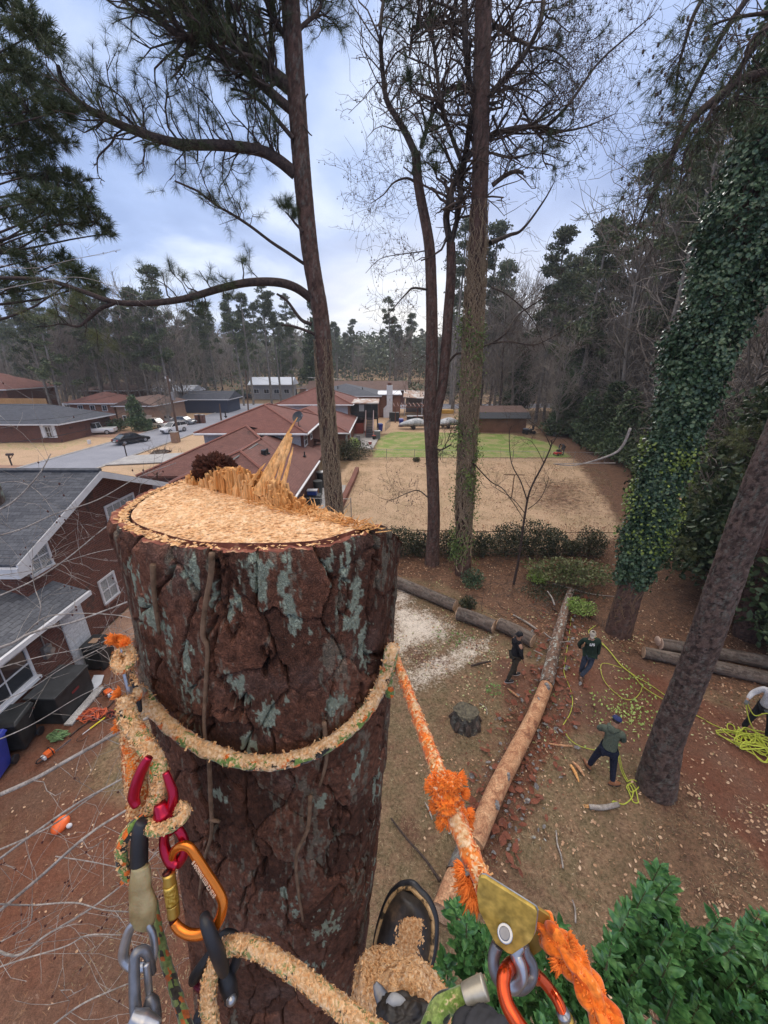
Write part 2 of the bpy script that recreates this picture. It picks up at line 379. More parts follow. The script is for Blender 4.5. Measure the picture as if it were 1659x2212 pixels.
t.links.new(mixc(t,1.0,c,ramp(t,nD,[(.3,(.70,)*3),(.7,(1.26,)*3)]),'MULTIPLY'),b.inputs['Base Color'])
b.inputs['Roughness'].default_value=.95;b.inputs['Specular IOR Level'].default_value=.15
bump(t,b,mth(t,'ADD',nC,mth(t,'MULTIPLY',nD,.4)),.7,.03)
struct(link(me,'ground',None,m,True))
# ---------------------------------------------------------------- streets, driveways, kerbs, patios (sheets above the ground)
def sheet(name,poly,z,m,thick=.03):
 mb=MB();mb.slab([(p[0],p[1],z)for p in poly],thick+.05,0);o=mb.build(name,m);return struct(o)
def arc(cx,cy,r,a0,a1,n=8):return[(cx+r*math.cos(rad(a0+(a1-a0)*i/n)),cy+r*math.sin(rad(a0+(a1-a0)*i/n)))for i in range(n+1)]
sheet('street',[(-35.4,-20),(-27.4,-20),(-26.9,79)]+arc(-19.5,79,7.4,180,90,6)+[(30,89),(60,93),(60,103),(30,99),(-14,99),(-120,101),(-120,92),(-40,91)]+arc(-38.5,86,4.5,80,0,5)+[(-34.2,60)],.02,M['asphalt'])
for nm,pts in(('kerb',[(-27.4,-20),(-26.95,58),(-26.9,79)]),('kerb',[(-35.4,-20),(-34.25,60),(-34.1,86)])):
 mb=MB();mb.tube([(x,y,.05)for x,y in pts],.09,4);struct(mb.build(nm,M['concrete']))
sheet('driveway',[(-35.2,30.5),(-35.0,36.6),(-70,38.5),(-70,30)],.035,M['concrete_stained'])
sheet('driveway',[(-27.3,36.4),(-27.2,40.5),(-22,42.0),(-14.5,42.5),(-14.5,38.5),(-22,37.6)],.035,M['concrete'])
sheet('driveway',[(-34.4,52),(-34.3,56.5),(-45,58),(-45,53)],.035,M['concrete_stained'])
sheet('driveway',[(-34.2,64),(-34.1,70),(-46,71),(-46,65)],.035,M['concrete'])
sheet('driveway',[(-27,64),(-27,68),(-13,69),(-13,65)],.035,M['concrete'])
sheet('patio',[(-10.3,10.5),(-7.2,9.7),(-5.8,13),(-6.1,17.5),(-10.3,17.5)],.035,M['concrete_stained'])
sheet('patio',[(-5.2,45),(-1.3,44.6),(-.7,51.5),(-.8,55.5),(-4.2,55.5)],.05,M['concrete'])
sheet('patio',[(-5.4,20.5),(-2.9,20.5),(-3.1,30),(-5.4,30)],.04,M['concrete'])
sheet('patio',[(3.5,64),(9.5,64),(9.5,72),(3,72)],.05,M['concrete_stained'])
# ================================================================ HOUSES
SL=.39
def hip(mb,x0,x1,y0,y1,z,slope=SL,gable=(),fascia=.16,m=0,mf=1,ms=2):
 """roof block: hips on all ends not named in gable; returns ridge end points"""
 W,L=x1-x0,y1-y0;alongy=L>=W;hw=min(W,L)/2;zr=z+hw*slope
 if alongy:
  a=Vector(((x0+x1)/2,y0+(0 if 'y0' in gable else hw),zr));c=Vector(((x0+x1)/2,y1-(0 if 'y1' in gable else hw),zr))
 else:
  a=Vector((x0+(0 if 'x0' in gable else hw),(y0+y1)/2,zr));c=Vector((x1-(0 if 'x1' in gable else hw),(y0+y1)/2,zr))
 p=[Vector((x0,y0,z)),Vector((x1,y0,z)),Vector((x1,y1,z)),Vector((x0,y1,z))]
 q=[v-Vector((0,0,fascia))for v in p]
 vs=p+q+[a,c]
 mb.add(vs,[(0,1,8),(1,2,9,8),(2,3,9),(3,0,8,9)]if alongy else[(0,1,9,8),(1,2,9),(2,3,8,9),(3,0,8)],m)
 mb.add(p+q,[(0,4,5,1),(1,5,6,2),(2,6,7,3),(3,7,4,0)],mf);mb.add(q,[(3,2,1,0)],ms)
 return p,a,c
def caps(parent,mat,*lines):
 mb=MB()
 for l in lines:mb.tube([Vector(p)+Vector((0,0,.015))for p in l],.075,5,sy=1.5)
 mb.build('ridge_cap',mat,parent)
def gutter(parent,*lines):
 for l in lines:
  mb=MB();mb.tube([Vector(p)for p in l],.075,6);mb.build('gutter',M['white'],parent)
def pipe(parent,x,y,z,h=.4,r=.05,flash=True):
 mb=MB();mb.tube([(x,y,z-.1),(x,y,z+h)],r,10)
 if flash:mb.tube([(x,y,z-.02),(x,y,z+.06)],r*2.4,10)
 mb.build('vent_pipe',M['black_plastic'],parent,smooth=False)
def window(parent,c,w,h,nx,ny,axis='x',sgn=1,name='window',blind=False,sill=None,mat=None,t=.05):
 """window on a wall whose outward normal is sgn*axis; c = centre on the wall plane"""
 c=Vector(c);wm=mat or M['white']
 def bx(mb,a0,a1,z0,z1,d0,d1):
  if axis=='x':mb.box(min(c.x+sgn*d0,c.x+sgn*d1),max(c.x+sgn*d0,c.x+sgn*d1),c.y+a0,c.y+a1,c.z+z0,c.z+z1)
  else:mb.box(c.x+a0,c.x+a1,min(c.y+sgn*d0,c.y+sgn*d1),max(c.y+sgn*d0,c.y+sgn*d1),c.z+z0,c.z+z1)
 f=MB();b_=.075
 bx(f,-w/2,w/2,h/2-b_,h/2,-.02,t);bx(f,-w/2,w/2,-h/2,-h/2+b_,-.02,t+.015)
 bx(f,-w/2,-w/2+b_,-h/2+b_,h/2-b_,-.02,t-.003);bx(f,w/2-b_,w/2,-h/2+b_,h/2-b_,-.02,t-.003)
 for i in range(1,nx):q=-w/2+w*i/nx;bx(f,q-.014,q+.014,-h/2+b_,h/2-b_,0,t*.6)
 for i in range(1,ny):q=-h/2+h*i/ny;bx(f,-w/2+b_,w/2-b_,q-.02,q+.02,0,t*.66)
 fo=f.build(name,wm,parent)
 g=MB();bx(g,-w/2+b_-.01,w/2-b_+.01,-h/2+b_-.01,h/2-b_+.01,-.03,t*.3);g.build('pane',M['blind']if blind else M['glass'],fo)
 if sill:
  s=MB();bx(s,-w/2-.06,w/2+.06,-h/2-.09,-h/2-.003,-.02,t+.06);s.build('sill',sill,fo)
 return fo
 # ---- the near house: brick gable end with grey shingle roof, low wing in front
t1=thing('brick_house','dark brick house with grey shingle gable roof and white rake boards, nearest on the left','house',(-10.6,13,0))
def rel(mbo,o):return mbo
def childbuild(mb,name,mats,root,**k):
 o=mb.build(name,mats,root,**k);o.location=tuple(-x for x in root.location);return o
HOUSE_ROOTS=[]
def at0(root):
 HOUSE_ROOTS.append(root)
at0(t1)
wl=MB();X1=-10.4
wl.add([(X1,9.6,0),(X1,16.55,0),(X1,16.55,4.25),(X1,13.1,5.55),(X1,9.6,4.25),(-24,9.6,0),(-24,16.55,0),(-24,16.55,4.25),(-24,13.1,5.55),(-24,9.6,4.25)],[(0,1,2,3,4),(1,6,7,2),(0,4,9,5),(5,9,8,7,6)])
wl.build('wall',M['brick'],t1)
rf=MB()
for s_,ya,yb in((1,9.2,13.1),(-1,17.0,13.1)):
 za,zb=4.14,5.72
 pts=[(-24.4,ya,za),(-9.95,ya,za),(-9.95,yb,zb),(-24.4,yb,zb)]
 if s_<0:pts=pts[::-1]
 rf.slab(pts,.10)
rf.build('roof',M['shingle_grey'],t1)
caps(t1,M['ridge_grey'],[(-24.4,13.1,5.73),(-9.95,13.1,5.73)])
rk=MB()
for ya,yb in((9.2,13.1),(17.0,13.1)):
 p0=Vector((-9.95,ya,4.13));p1=Vector((-9.95,yb,5.71));sgn=1 if ya<yb else-1
 q=[p0+Vector((.03,0,-.005)),p1+Vector((.03,0,-.005)),p1+Vector((.03,0,-.24)),p0+Vector((.03,0,-.24))]
 if sgn<0:q=q[::-1]
 rk.slab(q[::-1]if sgn>0 else q[::-1],.05)
 q=[p0+Vector((-.02,0,-.112)),p1+Vector((-.02,0,-.112)),p1+Vector((-.47,0,-.112)),p0+Vector((-.47,0,-.112))]
 rk.slab(q if sgn>0 else q[::-1],.02)
rk.build('rake_board',M['white'],t1)
for y0_,y1_ in((9.15,9.62),(16.56,17.03)):
 r_=MB();r_.prism([(y0_,3.72),(y1_,3.72),(y1_,4.12),(y0_,4.02)]if y0_<12 else[(y0_,3.72),(y1_,3.72),(y1_,4.02),(y0_,4.12)],-10.5,-9.93,M=Matrix(((0,0,1,0),(1,0,0,0),(0,1,0,0),(0,0,0,1))))
 r_.build('eave_return',M['white'],t1)
window(t1,(X1,10.3,3.78),.84,.92,2,2,blind=True,sill=M['brick'])
window(t1,(X1,12.53,1.33),.86,1.0,2,2,blind=True,sill=M['brick'])
window(t1,(X1,14.25,3.8),1.75,.95,4,2,blind=True,sill=M['brick'])
# low wing
wg=MB();wg.box(-14,-9.7,1.0,9.58,0,2.42);wg.build('wing_wall',M['brick'],t1)
wb=MB();wb.box(-9.72,-9.66,9.55,10.38,.0,2.42);wb.box(-10.4,-9.72,9.62,10.38,0,2.42);wb.build('white_panel',M['siding_grey']if False else M['siding'],t1)
wr=MB();wr.slab([(-9.4,.6,2.5),(-9.4,10.5,2.5),(-10.45,10.5,2.88),(-10.45,9.6,2.88),(-13.5,9.6,3.98),(-13.5,.6,3.98)],.07);wr.build('wing_roof',M['shingle_grey'],t1)
wf=MB();wf.box(-9.385,-9.3,.6,10.5,2.36,2.5);wf.box(-9.7,-9.39,.6,10.5,2.30,2.36);wf.build('gutter',M['white'],t1)
window(t1,(-9.7,7.62,1.62),1.5,1.05,2,2,sill=M['white'])
pp=MB();pp.tube([(-10.5,8.2,2.8),(-10.5,8.2,3.2)],.06,10);pp.tube([(-10.5,8.2,2.78),(-10.5,8.2,2.98)],.13,10);pp.build('vent_pipe',M['black_plastic'],t1)
em=MB();em.box(-9.69,-9.58,8.72,8.98,1.35,1.72);em.tube([(-9.58,8.85,1.58),(-9.46,8.85,1.58)],.085,14);em.tube([(-9.66,8.85,1.72),(-9.66,8.85,2.3)],.02,6);em.build('electric_meter',M['galv'],t1)
rng=random.Random(5)
# ---- second house
S2=1.08
def q2(x,y,z):return(x*S2,y*S2,H-(H-z)*S2)
t2=thing('brick_house','brick house with red brown hip roofs and white gutters just behind the cut trunk','house',(-9.5,30,0));at0(t2)
ez=H-(H-2.9)*S2;xr=-4.6*S2
wl=MB();wl.box(-16.2,xr-.45,24.4,31,0,ez-.1);wl.box(-13.2,xr-.455,20.6,24.4,0,ez-.1);wl.build('lower_wall',M['brick'],t2)
rf=MB()
# projecting wing with hip end (ridge along y)
wx0=-12.4*S2;yw=18.6*S2;wxm=(wx0+xr)/2;hw=(xr-wx0)/2;zr=ez+hw*SL
Q=Vector((wxm,yw+hw,zr));yb=31.6
A_,B_,C_=Vector((wx0,yw,ez)),Vector((xr,yw,ez)),Vector((xr,yb,ez));D_=Vector((wx0,yb,ez));R_=Vector((wxm,yb,zr))
rf.add([A_,B_,C_,D_,Q,R_]+[p-Vector((0,0,.16))for p in(A_,B_,C_,D_)],[(0,1,4),(1,2,5,4),(3,0,4,5),(0,6,7,1),(1,7,8,2),(2,8,9,3),(3,9,6,0),(9,8,7,6)])
# main block, front slope with the far-left hip
my0=22.5*S2;mx0=-16.2;Pk=Vector((-9.9*S2,my0+5.55*S2,ez+5.55*S2*SL))
E_=Vector((mx0,my0,ez));F_=Vector((xr,my0,ez));Gk=Vector((xr,my0+11*S2,ez));Hk=Vector((mx0,my0+11*S2,ez))
rf.add([E_,F_,Gk,Hk,Pk]+[p-Vector((0,0,.16))for p in(E_,F_,Gk,Hk)],[(0,1,4),(2,3,4),(3,0,4),(0,5,6,1),(3,8,5,0),(8,7,6,5)])
rf.build('lower_roof',M['shingle_red'],t2)
caps(t2,M['ridge_red'],[E_,Pk],[A_,Q],[B_,Q],[Q,(wxm,28.4,zr)],[Pk,(wxm+.1,28.4,zr+.02)])
gutter(t2,[(xr+.06,yw,ez-.08),(xr+.06,28.7,ez-.08)])
# upper block
ux0,ux1,uy0,uy1,uz=-13.75*S2,-5.58*S2,28.0*S2,37.2*S2,H-(H-4.55)*S2
wl=MB();wl.box(ux0+.5,ux1-.45,uy0+.5,uy1-.4,0,uz-.12);wl.build('upper_wall',M['siding'],t2)
wl=MB();wl.box(ux1-.62,ux1-.40,uy0+.46,uy1-.36,0,uz-.14);wl.build('side_wall',M['brick'],t2)
rf=MB();p_,a_,c_=hip(rf,ux0,ux1,uy0,uy1,uz);rf.build('upper_roof',[M['shingle_red2'],M['white'],M['white']],t2)
caps(t2,M['ridge_red'],[p_[0],a_],[p_[1],a_],[p_[2],c_],[a_,c_])
gutter(t2,[p_[0]+Vector((0,-.06,-.09)),p_[1]+Vector((.05,-.06,-.09))],[p_[1]+Vector((.06,0,-.09)),p_[2]+Vector((.06,0,-.09))])
window(t2,(ux1-.40,31.5,uz-.75),1.3,.95,2,2);window(t2,(ux1-.40,34.0,uz-.75),.8,.8,1,2)
pipe(t2,-13.2,32.8,uz+.95,.45);pipe(t2,-7.6,33.8,uz+.75,.15,.16,False)
pipe(t2,-7.9,25.8,ez+1.15,.35,.07);pipe(t2,-5.9,28.2,ez+.42,.35)
vb=MB();vb.box(-8.15,-7.85,25.2,25.5,ez+.95,ez+1.4);vb.tube([(-8.0,25.35,ez+1.35),(-8.0,25.35,ez+1.5)],.2,8);vb.build('roof_vent',M['black_plastic'],t2)
fl=MB()
fl.tube([(-9.2,22.6,zr-.25),(-9.0,25.0,zr-.12),(-8.9,27.0,zr-.05)],.05,4);fl.build('flashing',M['black_plastic'],t2)
pw=MB();pw.tube([(-13.2,21.6,ez-.1),(-13.2,21.6,ez+.75),(-13.0,21.4,ez+1.0)],.05,6);pw.tube([(-13.2,21.6,ez+.8),(-13.6,21.9,ez+.9)],.03,6);pw.build('power_mast',M['iron'],t2)
# dish on the roof (a thing of its own)
dt=thing('satellite_dish','dark oval satellite dish standing on the red brown roof','satellite dish',(-6.9,31.6,uz+.35))
d=MB();Mx=Matrix.Rotation(rad(-28),3,'Z')@Matrix.Rotation(rad(62),3,'X');rows=5
vs=[];fs=[]
for i in range(rows+1):
 for j in range(20):
  rr=.46*i/rows;a=j*math.tau/20;q=Mx@Vector((rr*math.cos(a)*1.1,rr*math.sin(a),rr*rr*.45));vs.append(q+Vector((0,0,.72)))
for i in range(rows):
 for j in range(20):fs.append((i*20+j,i*20+(j+1)%20,(i+1)*20+(j+1)%20,(i+1)*20+j))
d.add(vs,fs);d.build('reflector',plain('dish grey',(.035,.038,.042),.45),dt,smooth=True)
d=MB();d.tube([(0,0,0),(0,0,.45),(0,.02,.72)],.03,8);d.box(-.12,.12,-.12,.12,-.05,.02);d.build('mast',M['iron'],dt)
d=MB();d.tube([(0,0,.62),(.22,-.25,.62),(.42,-.42,.86)],.016,6);d.box(.36,.48,-.49,-.37,.84,.94);d.build('receiver_arm',M['galv'],dt)
# ---- third house
K3=(H)/7.75
t3=thing('brick_house','brick house with plum brown hip roofs, screened porch and outside stairs beside the green lawn','house',(-8,50,0));at0(t3)
lx1,ly0,lz=-3.75,41.0,2.45
wl=MB();wl.box(-12.5,lx1-.4,ly0+.4,55.5,0,lz-.1);wl.build('lower_wall',M['brick_orange'],t3)
rf=MB();lp,la,lc=hip(rf,-14.5,lx1,ly0,55.5,lz,.36);rf.build('lower_roof',[M['shingle_red2'],M['white'],M['white']],t3)
caps(t3,M['ridge_red'],[lp[1],la],[lp[0],la])
gutter(t3,[lp[0]+Vector((0,-.06,-.09)),lp[1]+Vector((.05,-.06,-.09))],[lp[1]+Vector((.07,0,-.09)),lp[2]+Vector((.07,0,-.09))])
up0=(-14.6,53.0);uz3=4.2
wl=MB();wl.box(-14.1,-4.75,53.5,63.5,0,uz3-.1);wl.build('upper_wall',M['siding'],t3)
wl=MB();wl.box(-4.9,-4.6,53.45,63.5,0,uz3-.12);wl.build('side_wall',M['brick_orange'],t3)
rf=MB();p_,a_,c_=hip(rf,-14.6,-4.2,53,64,uz3);rf.build('upper_roof',[M['shingle_red2'],M['white'],M['white']],t3)
caps(t3,M['ridge_red'],[p_[0],a_],[p_[1],a_],[p_[2],c_])
gutter(t3,[p_[0]+Vector((0,-.08,-.09)),p_[1]+Vector((.06,-.08,-.09))],[p_[1]+Vector((.08,0,-.09)),p_[2]+Vector((.08,0,-.09))])
pipe(t3,-12.2,56,uz3+1.1,.7,.09);pipe(t3,-7.0,56.8,uz3+.9,.45,.07)
window(t3,(lx1-.4,43.2,1.1),1.1,1.6,2,1);window(t3,(lx1-.4,47.5,1.3),.9,1.1,1,2)
dr=MB();dr.box(lx1-.42,lx1-.36,45.0,46.0,.05,2.1);dr.build('door',M['brick'],t3)
ds=MB();ds.tube([(lx1,ly0+.25,lz-.15),(lx1-.3,ly0+.3,lz-.4),(lx1-.33,ly0+.3,.1)],.06,6);ds.build('downspout',M['white'],t3)
# porch on posts
px0,px1,py0,py1,pz=-4.5,-.9,54.6,61.0,4.15
m_rust=noisy('rust streaked metal roof',[(.42,(.55,.54,.52)),(.55,(.34,.20,.14)),(.7,(.50,.45,.40))],.9,stretch=(1,.35,1))
pr=MB();pr.box(px0-.1,px1+.2,py0-.3,py1,pz,pz+.16);pr.build('porch_roof',m_rust,t3)
m_scr=plain('porch screen',(.018,.02,.022),.7,var=.5,scale=1)
ps=MB();ps.box(px0+.02,px1-.02,py0+.02,py0+.05,2.3,pz-.02);ps.box(px1-.05,px1-.02,py0+.05,py1-.1,2.3,pz-.02);ps.build('screen',m_scr,t3)
pf=MB()
for xx in(px0,-3.6,-2.6,-1.7,px1):pf.box(xx-.04,xx+.04,py0-.03,py0+.01,2.1,pz)
pf.box(px0,px1,py0-.035,py0+.005,3.0,3.08);pf.box(px0,px1,py0,py1,2.08,2.26)
for yy in(py0,py1-.2):pf.box(px1-.1,px1,yy,yy+.1,0,2.1)
pf.build('porch_frame',plain('dark porch timber',(.05,.035,.03),.7),t3)
pb=MB();pb.box(px0+.1,px0+1.6,py0+.2,py1,.05,1.5);pb.build('porch_base',M['red_paint'],t3)
cw=MB();cw.box(-3.45,-2.75,py0-.01,py0+.018,3.15,4.05);cw.build('curtain',plain('pale curtain',(.32,.32,.33),.9),t3)
st=MB();ns_=12
for i in range(ns_):
 yy=51.4+i*.265;zz=.18*(i+1)+.05;st.box(-2.42,-1.48,yy,yy+.3,zz-.05,zz);st.box(-2.4,-1.5,yy+.27,yy+.30,zz,zz+.10)
st.build('stairs',plain('dark stair treads',(.055,.055,.07),.7),t3)
for xx in(-2.5,-1.45):
 r=MB();r.slab([(xx,51.2,.25),(xx,51.2,1.0),(xx,54.55,3.25),(xx,54.55,2.4)],.06);r.build('railing',M['red_paint'],t3)
 r=MB();r.tube([(xx,51.1,1.03),(xx,54.55,3.28)],.06,4);r.build('handrail',plain('pink grey rail',(.42,.33,.33),.7),t3)
 # ---- fourth and fifth houses, carport
t4=thing('brick_house','brick house with dark slate grey hip roof and tall white chimney','house',(2,80,0));at0(t4)
wl=MB();wl.box(-14,-.9,72,86,0,3.9);wl.build('wall',M['brick_orange'],t4)
rf=MB();p_,a_,c_=hip(rf,-14.5,-.4,71.2,86.5,3.95,.25);rf.build('roof',[M['shingle_slate'],M['white'],M['white']],t4)
ww=MB();ww.box(-.95,3.0,73.4,80,0,4.0);ww.build('side_wall',M['brick_orange'],t4)
ww=MB();ww.slab([(-1.2,72.9,4.1),(3.3,72.9,4.1),(3.3,80.5,4.3),(-1.2,80.5,4.3)],.12);ww.build('flat_roof',M['white'],t4)
ch=MB();cx=1.0
ch.prism([(cx-1.1,0),(cx+.55,0),(cx+.55,5.7),(cx-.5,5.7),(cx-.5,2.2),(cx-1.1,1.6)],-73.4,-72.7,M=Matrix(((1,0,0,0),(0,0,-1,0),(0,1,0,0),(0,0,0,1))));co=ch.build('chimney',M['white'],t4)
cp=MB();cp.box(cx-.35,cx+.35,72.8,73.3,5.7,6.1);cp.build('chimney_pot',M['brick'],co)
pipe(t4,-8.6,75.2,4.8,.6,.1);pipe(t4,-4.0,75,4.7,.5,.08)
t5=thing('brick_house','long brown roofed house behind the slate roof, below the far pine wood','house',(0,105,0));at0(t5)
wl=MB();wl.box(-18,5,99,106,0,3.4);wl.build('wall',M['brick'],t5)
rf=MB();p_,a_,c_=hip(rf,-19,6,98,107,3.4,.42,gable=('x0','x1'));rf.build('roof',[M['shingle_brown'],M['white'],M['white']],t5)
ant=MB();ant.tube([(-13.5,96,0),(-13.5,96,6.2)],.05,5);ant.tube([(-18,96,6.3),(-10,96,5.9)],.07,4)
for i in range(5):ant.tube([(-17+i*1.3,95.1,6.25-i*.07),(-17+i*1.3,96.9,6.25-i*.07)],.04,4)
ant.build('roof_antenna',M['galv'],t5)
t6=thing('carport','white metal roofed carport with rusty patches beside the chimney house','carport',(7.5,78,0));at0(t6)
rr=MB();rr.slab([(3.6,75,3.5),(10.8,74,3.2),(12.0,84,3.9),(4.2,84,4.2)],.14);rr.build('roof',m_rust,t6)
for xx,yy in((3.9,75.4),(10.5,74.6),(7.2,75.1),(11.5,83)):pq=MB();pq.tube([(xx,yy,0),(xx,yy,3.3)],.08,5);pq.build('post',M['white'],t6)
bw=MB();bw.box(4.5,11.5,82,82.2,0,3.3);bw.build('back_wall',M['siding_grey'],t6)
# shed at the end of the green lawn
t7=thing('shed','long low brown board shed with dark roof at the far end of the green lawn','shed',(16,57,0));at0(t7)
wl=MB();wl.box(11.8,20.4,56,60,0,2.05);wl.build('wall',M['shed_wood'],t7)
rr=MB();rr.slab([(11.3,55.6,2.05),(20.9,55.6,2.05),(20.9,56.9,2.75),(11.3,56.9,2.75)],.08);rr.build('lower_roof',plain('black roofing felt',(.035,.04,.05),.7,var=.3),t7)
rr=MB();rr.slab([(11.3,56.9,2.76),(20.9,56.9,2.76),(20.9,60.4,3.35),(11.3,60.4,3.35)],.08);rr.build('upper_roof',M['shingle_brown'],t7)
# ---- houses across the street and beyond
def simple_house(label,x0,x1,y0,y1,zw,wall,roof,gable=(),slope=.36,wins=(),extra=None,oh=.6):
 r=thing('brick_house' if wall is not M['siding_grey']else 'house',label,'house',((x0+x1)/2,(y0+y1)/2,0));at0(r)
 w_=MB();w_.box(x0,x1,y0,y1,0,zw-.05)
 W,L=x1-x0,y1-y0
 if gable:
  if L>=W and 'y0' in gable:w_.add([(x0,y0+.01,zw-.06),(x1,y0+.01,zw-.06),((x0+x1)/2,y0+.01,zw+W/2*slope)],[(0,1,2)])
  if L<W:
   for xx,fl_ in((x0+.01,(0,2,1)),(x1-.01,(0,1,2))):
    w_.add([(xx,y0,zw-.06),(xx,y1,zw-.06),(xx,(y0+y1)/2,zw+L/2*slope)],[fl_])
 w_.build('wall',wall,r)
 f_=MB();hip(f_,x0-oh,x1+oh,y0-oh,y1+oh,zw,slope,gable);f_.build('roof',[roof,M['white'],M['white']],r)
 for a in wins:window(r,*a[:5],a[5]if len(a)>5 else 'y',a[6]if len(a)>6 else-1,t=.12)
 return r
hL=simple_house('low red brick house with slate roof at the left edge beyond the street',-58,-40.5,48.5,58,2.35,M['brick'],M['shingle_slate'],wins=[((-41.9,48.5,1.3),.8,1.4,2,2)])
for sx in(-42.6,-41.2):s_=MB();s_.box(sx-.22,sx+.22,48.43,48.49,.6,2.1);s_.build('shutter',M['white'],hL)
hR=simple_house('two storey red brick house with rust red roof across the street, behind the small cedar',-49.5,-42.6,62.5,70,3.55,M['brick_orange'],M['shingle_red'],wins=[((-47.8+i*1.9,62.5,2.75),.8,.9,2,1)for i in range(3)])
rr=MB();rr.slab([(-52.5,59.3,1.5),(-45.4,59.3,1.5),(-45.4,62.4,2.5),(-52.5,62.4,2.5)],.14);rr.build('porch_roof',M['shingle_red'],hR)
rr=MB();rr.box(-52,-46.0,61.2,62.4,0,1.8);rr.build('porch_wall',M['brick'],hR)
rr=MB();rr.box(-47.6,-46.3,61.1,61.18,.1,1.7);rr.build('door',M['red_paint'],hR)
hB=simple_house('tan brick two storey house with grey gable roof and two garage doors across the street',-42.3,-36.6,62.5,73,3.15,M['brick_pale'],M['shingle_brown'],gable=('y0',),oh=.45,wins=[((-41.2,62.5,1.1),.6,1.1,1,2),((-40.4,62.5,2.7),.9,.55,2,1)])
for gx_ in(-39.0,-37.5):s_=MB();s_.box(gx_-.62,gx_+.62,62.42,62.49,.05,1.7);s_.build('garage_door',plain('beige door',(.45,.38,.33),.6),hB)
simple_house('dark blue sided house with grey roof behind the utility pole',-40.0,-31.5,80,87,2.7,plain('navy siding',(.03,.04,.07),.6),M['shingle_slate'],gable=('x0','x1'),slope=.34)
simple_house('house with a pale metal roof just behind the dark blue house',-50,-41.5,86,92,3.9,M['siding_grey'],plain('pale metal roof',(.42,.45,.50),.5),gable=('x0','x1'),slope=.3)
simple_house('white and brick house with snowy pale roof beyond the cross street',-37,-26,112,120,4.0,M['siding_grey'],plain('snowy metal roof',(.55,.6,.68),.5),gable=('x0','x1'),slope=.4,wins=[((-35.5+2.8*i,112,2.2),1.5,1.2,2,1)for i in range(4)])
simple_house('low tan brick ranch house beyond the cross street, left of the dark pine',-23,-11.5,110,117,3.2,M['brick_pale'],M['shingle_brown'],slope=.3,wins=[((-21+2.8*i,110,1.6),1.3,1.2,2,1)for i in range(4)])
simple_house('small brick house far off behind the dark pine beyond the cross street',-9,-1,116,124,3.2,M['brick'],M['shingle_slate'],slope=.3)
simple_house('brown roofed house with a wide brick chimney in the wood behind the rust red roof',-60,-50,80,88,4.4,M['brick'],M['shingle_brown'],slope=.3)
simple_house('dark red house in shadow at the left edge behind the cedar fence',-78,-62,66,76,5.4,M['brick'],M['shingle_red'],slope=.45)
# thin haze over the distance
hzb=MB();hzb.box(-720,720,-32,1520,-3,62);m,t,b=new_mat('haze');t.nodes.clear();o_=t.nodes.new('ShaderNodeOutputMaterial');v_=t.nodes.new('ShaderNodeVolumePrincipled');v_.inputs['Color'].default_value=(.86,.90,1,1);v_.inputs['Density'].default_value=.0005;v_.inputs['Anisotropy'].default_value=.2;t.links.new(v_.outputs[0],o_.inputs['Volume']);ob=hzb.build('haze',m,None,uv=False);ob['kind']='stuff';ob['label']='thin pale haze softening the far trees';ob['category']='haze'
# ================================================================ THE CUT TRUNK IN FRONT
ZT=H-.203
CX,CY=-.19,.62
def axis(z):d=ZT-z;return Vector((CX-.036*d-.03*min(d,2)**2*(d>0),CY+.004*d,z))
_ta=np.radians([-180,-150,-138,-123,-102,-81,-61,-40,-22,0,60,120,174,180]);_tr=np.array([.217,.227,.2245,.216,.218,.221,.240,.241,.226,.207,.190,.205,.216,.217])-.009
def rth(a):return np.interp((np.asarray(a)+math.pi)%math.tau-math.pi,_ta,_tr)
def trad(z,a=-1.5):d=ZT-z;return float(rth(a))+.012*min(d,1.5)+.010*max(0,d-1.5)
def tn_noise2(u,v,s,seed,oct=4):return fbm(np.asarray(u)+100,np.asarray(v)+100,s,seed,oct)
def worley(u,v,period_u,seed,jit=.85):
 """u wraps with period period_u (cells); returns F1, F2, id"""
 rs=np.random.RandomState(seed);tab=rs.rand(4096,3)
 iu=np.floor(u).astype(int);iv=np.floor(v).astype(int)
 f1=np.full(u.shape,9.);f2=np.full(u.shape,9.);idd=np.zeros(u.shape);dx1=np.zeros(u.shape);dy1=np.zeros(u.shape)
 for a in(-1,0,1):
  for b in(-1,0,1):
   cu=iu+a;cv=iv+b;h=((cu%period_u)*73+(cv%997)*389+17)%4096;r=tab[h]
   px=cu+.5+(r[...,0]-.5)*jit;py=cv+.5+(r[...,1]-.5)*jit
   du=u-px;dv_=v-py;d=np.sqrt(du*du+dv_*dv_)
   nf=d<f1;f2=np.where(nf,f1,np.minimum(f2,d));idd=np.where(nf,r[...,2],idd)
   dx1=np.where(nf,du,dx1);dy1=np.where(nf,dv_,dy1);f1=np.where(nf,d,f1)
 return f1,f2,idd,dx1,dy1
def sm(x,a,b):t=np.clip((x-a)/(b-a),0,1);return t*t*(3-2*t)
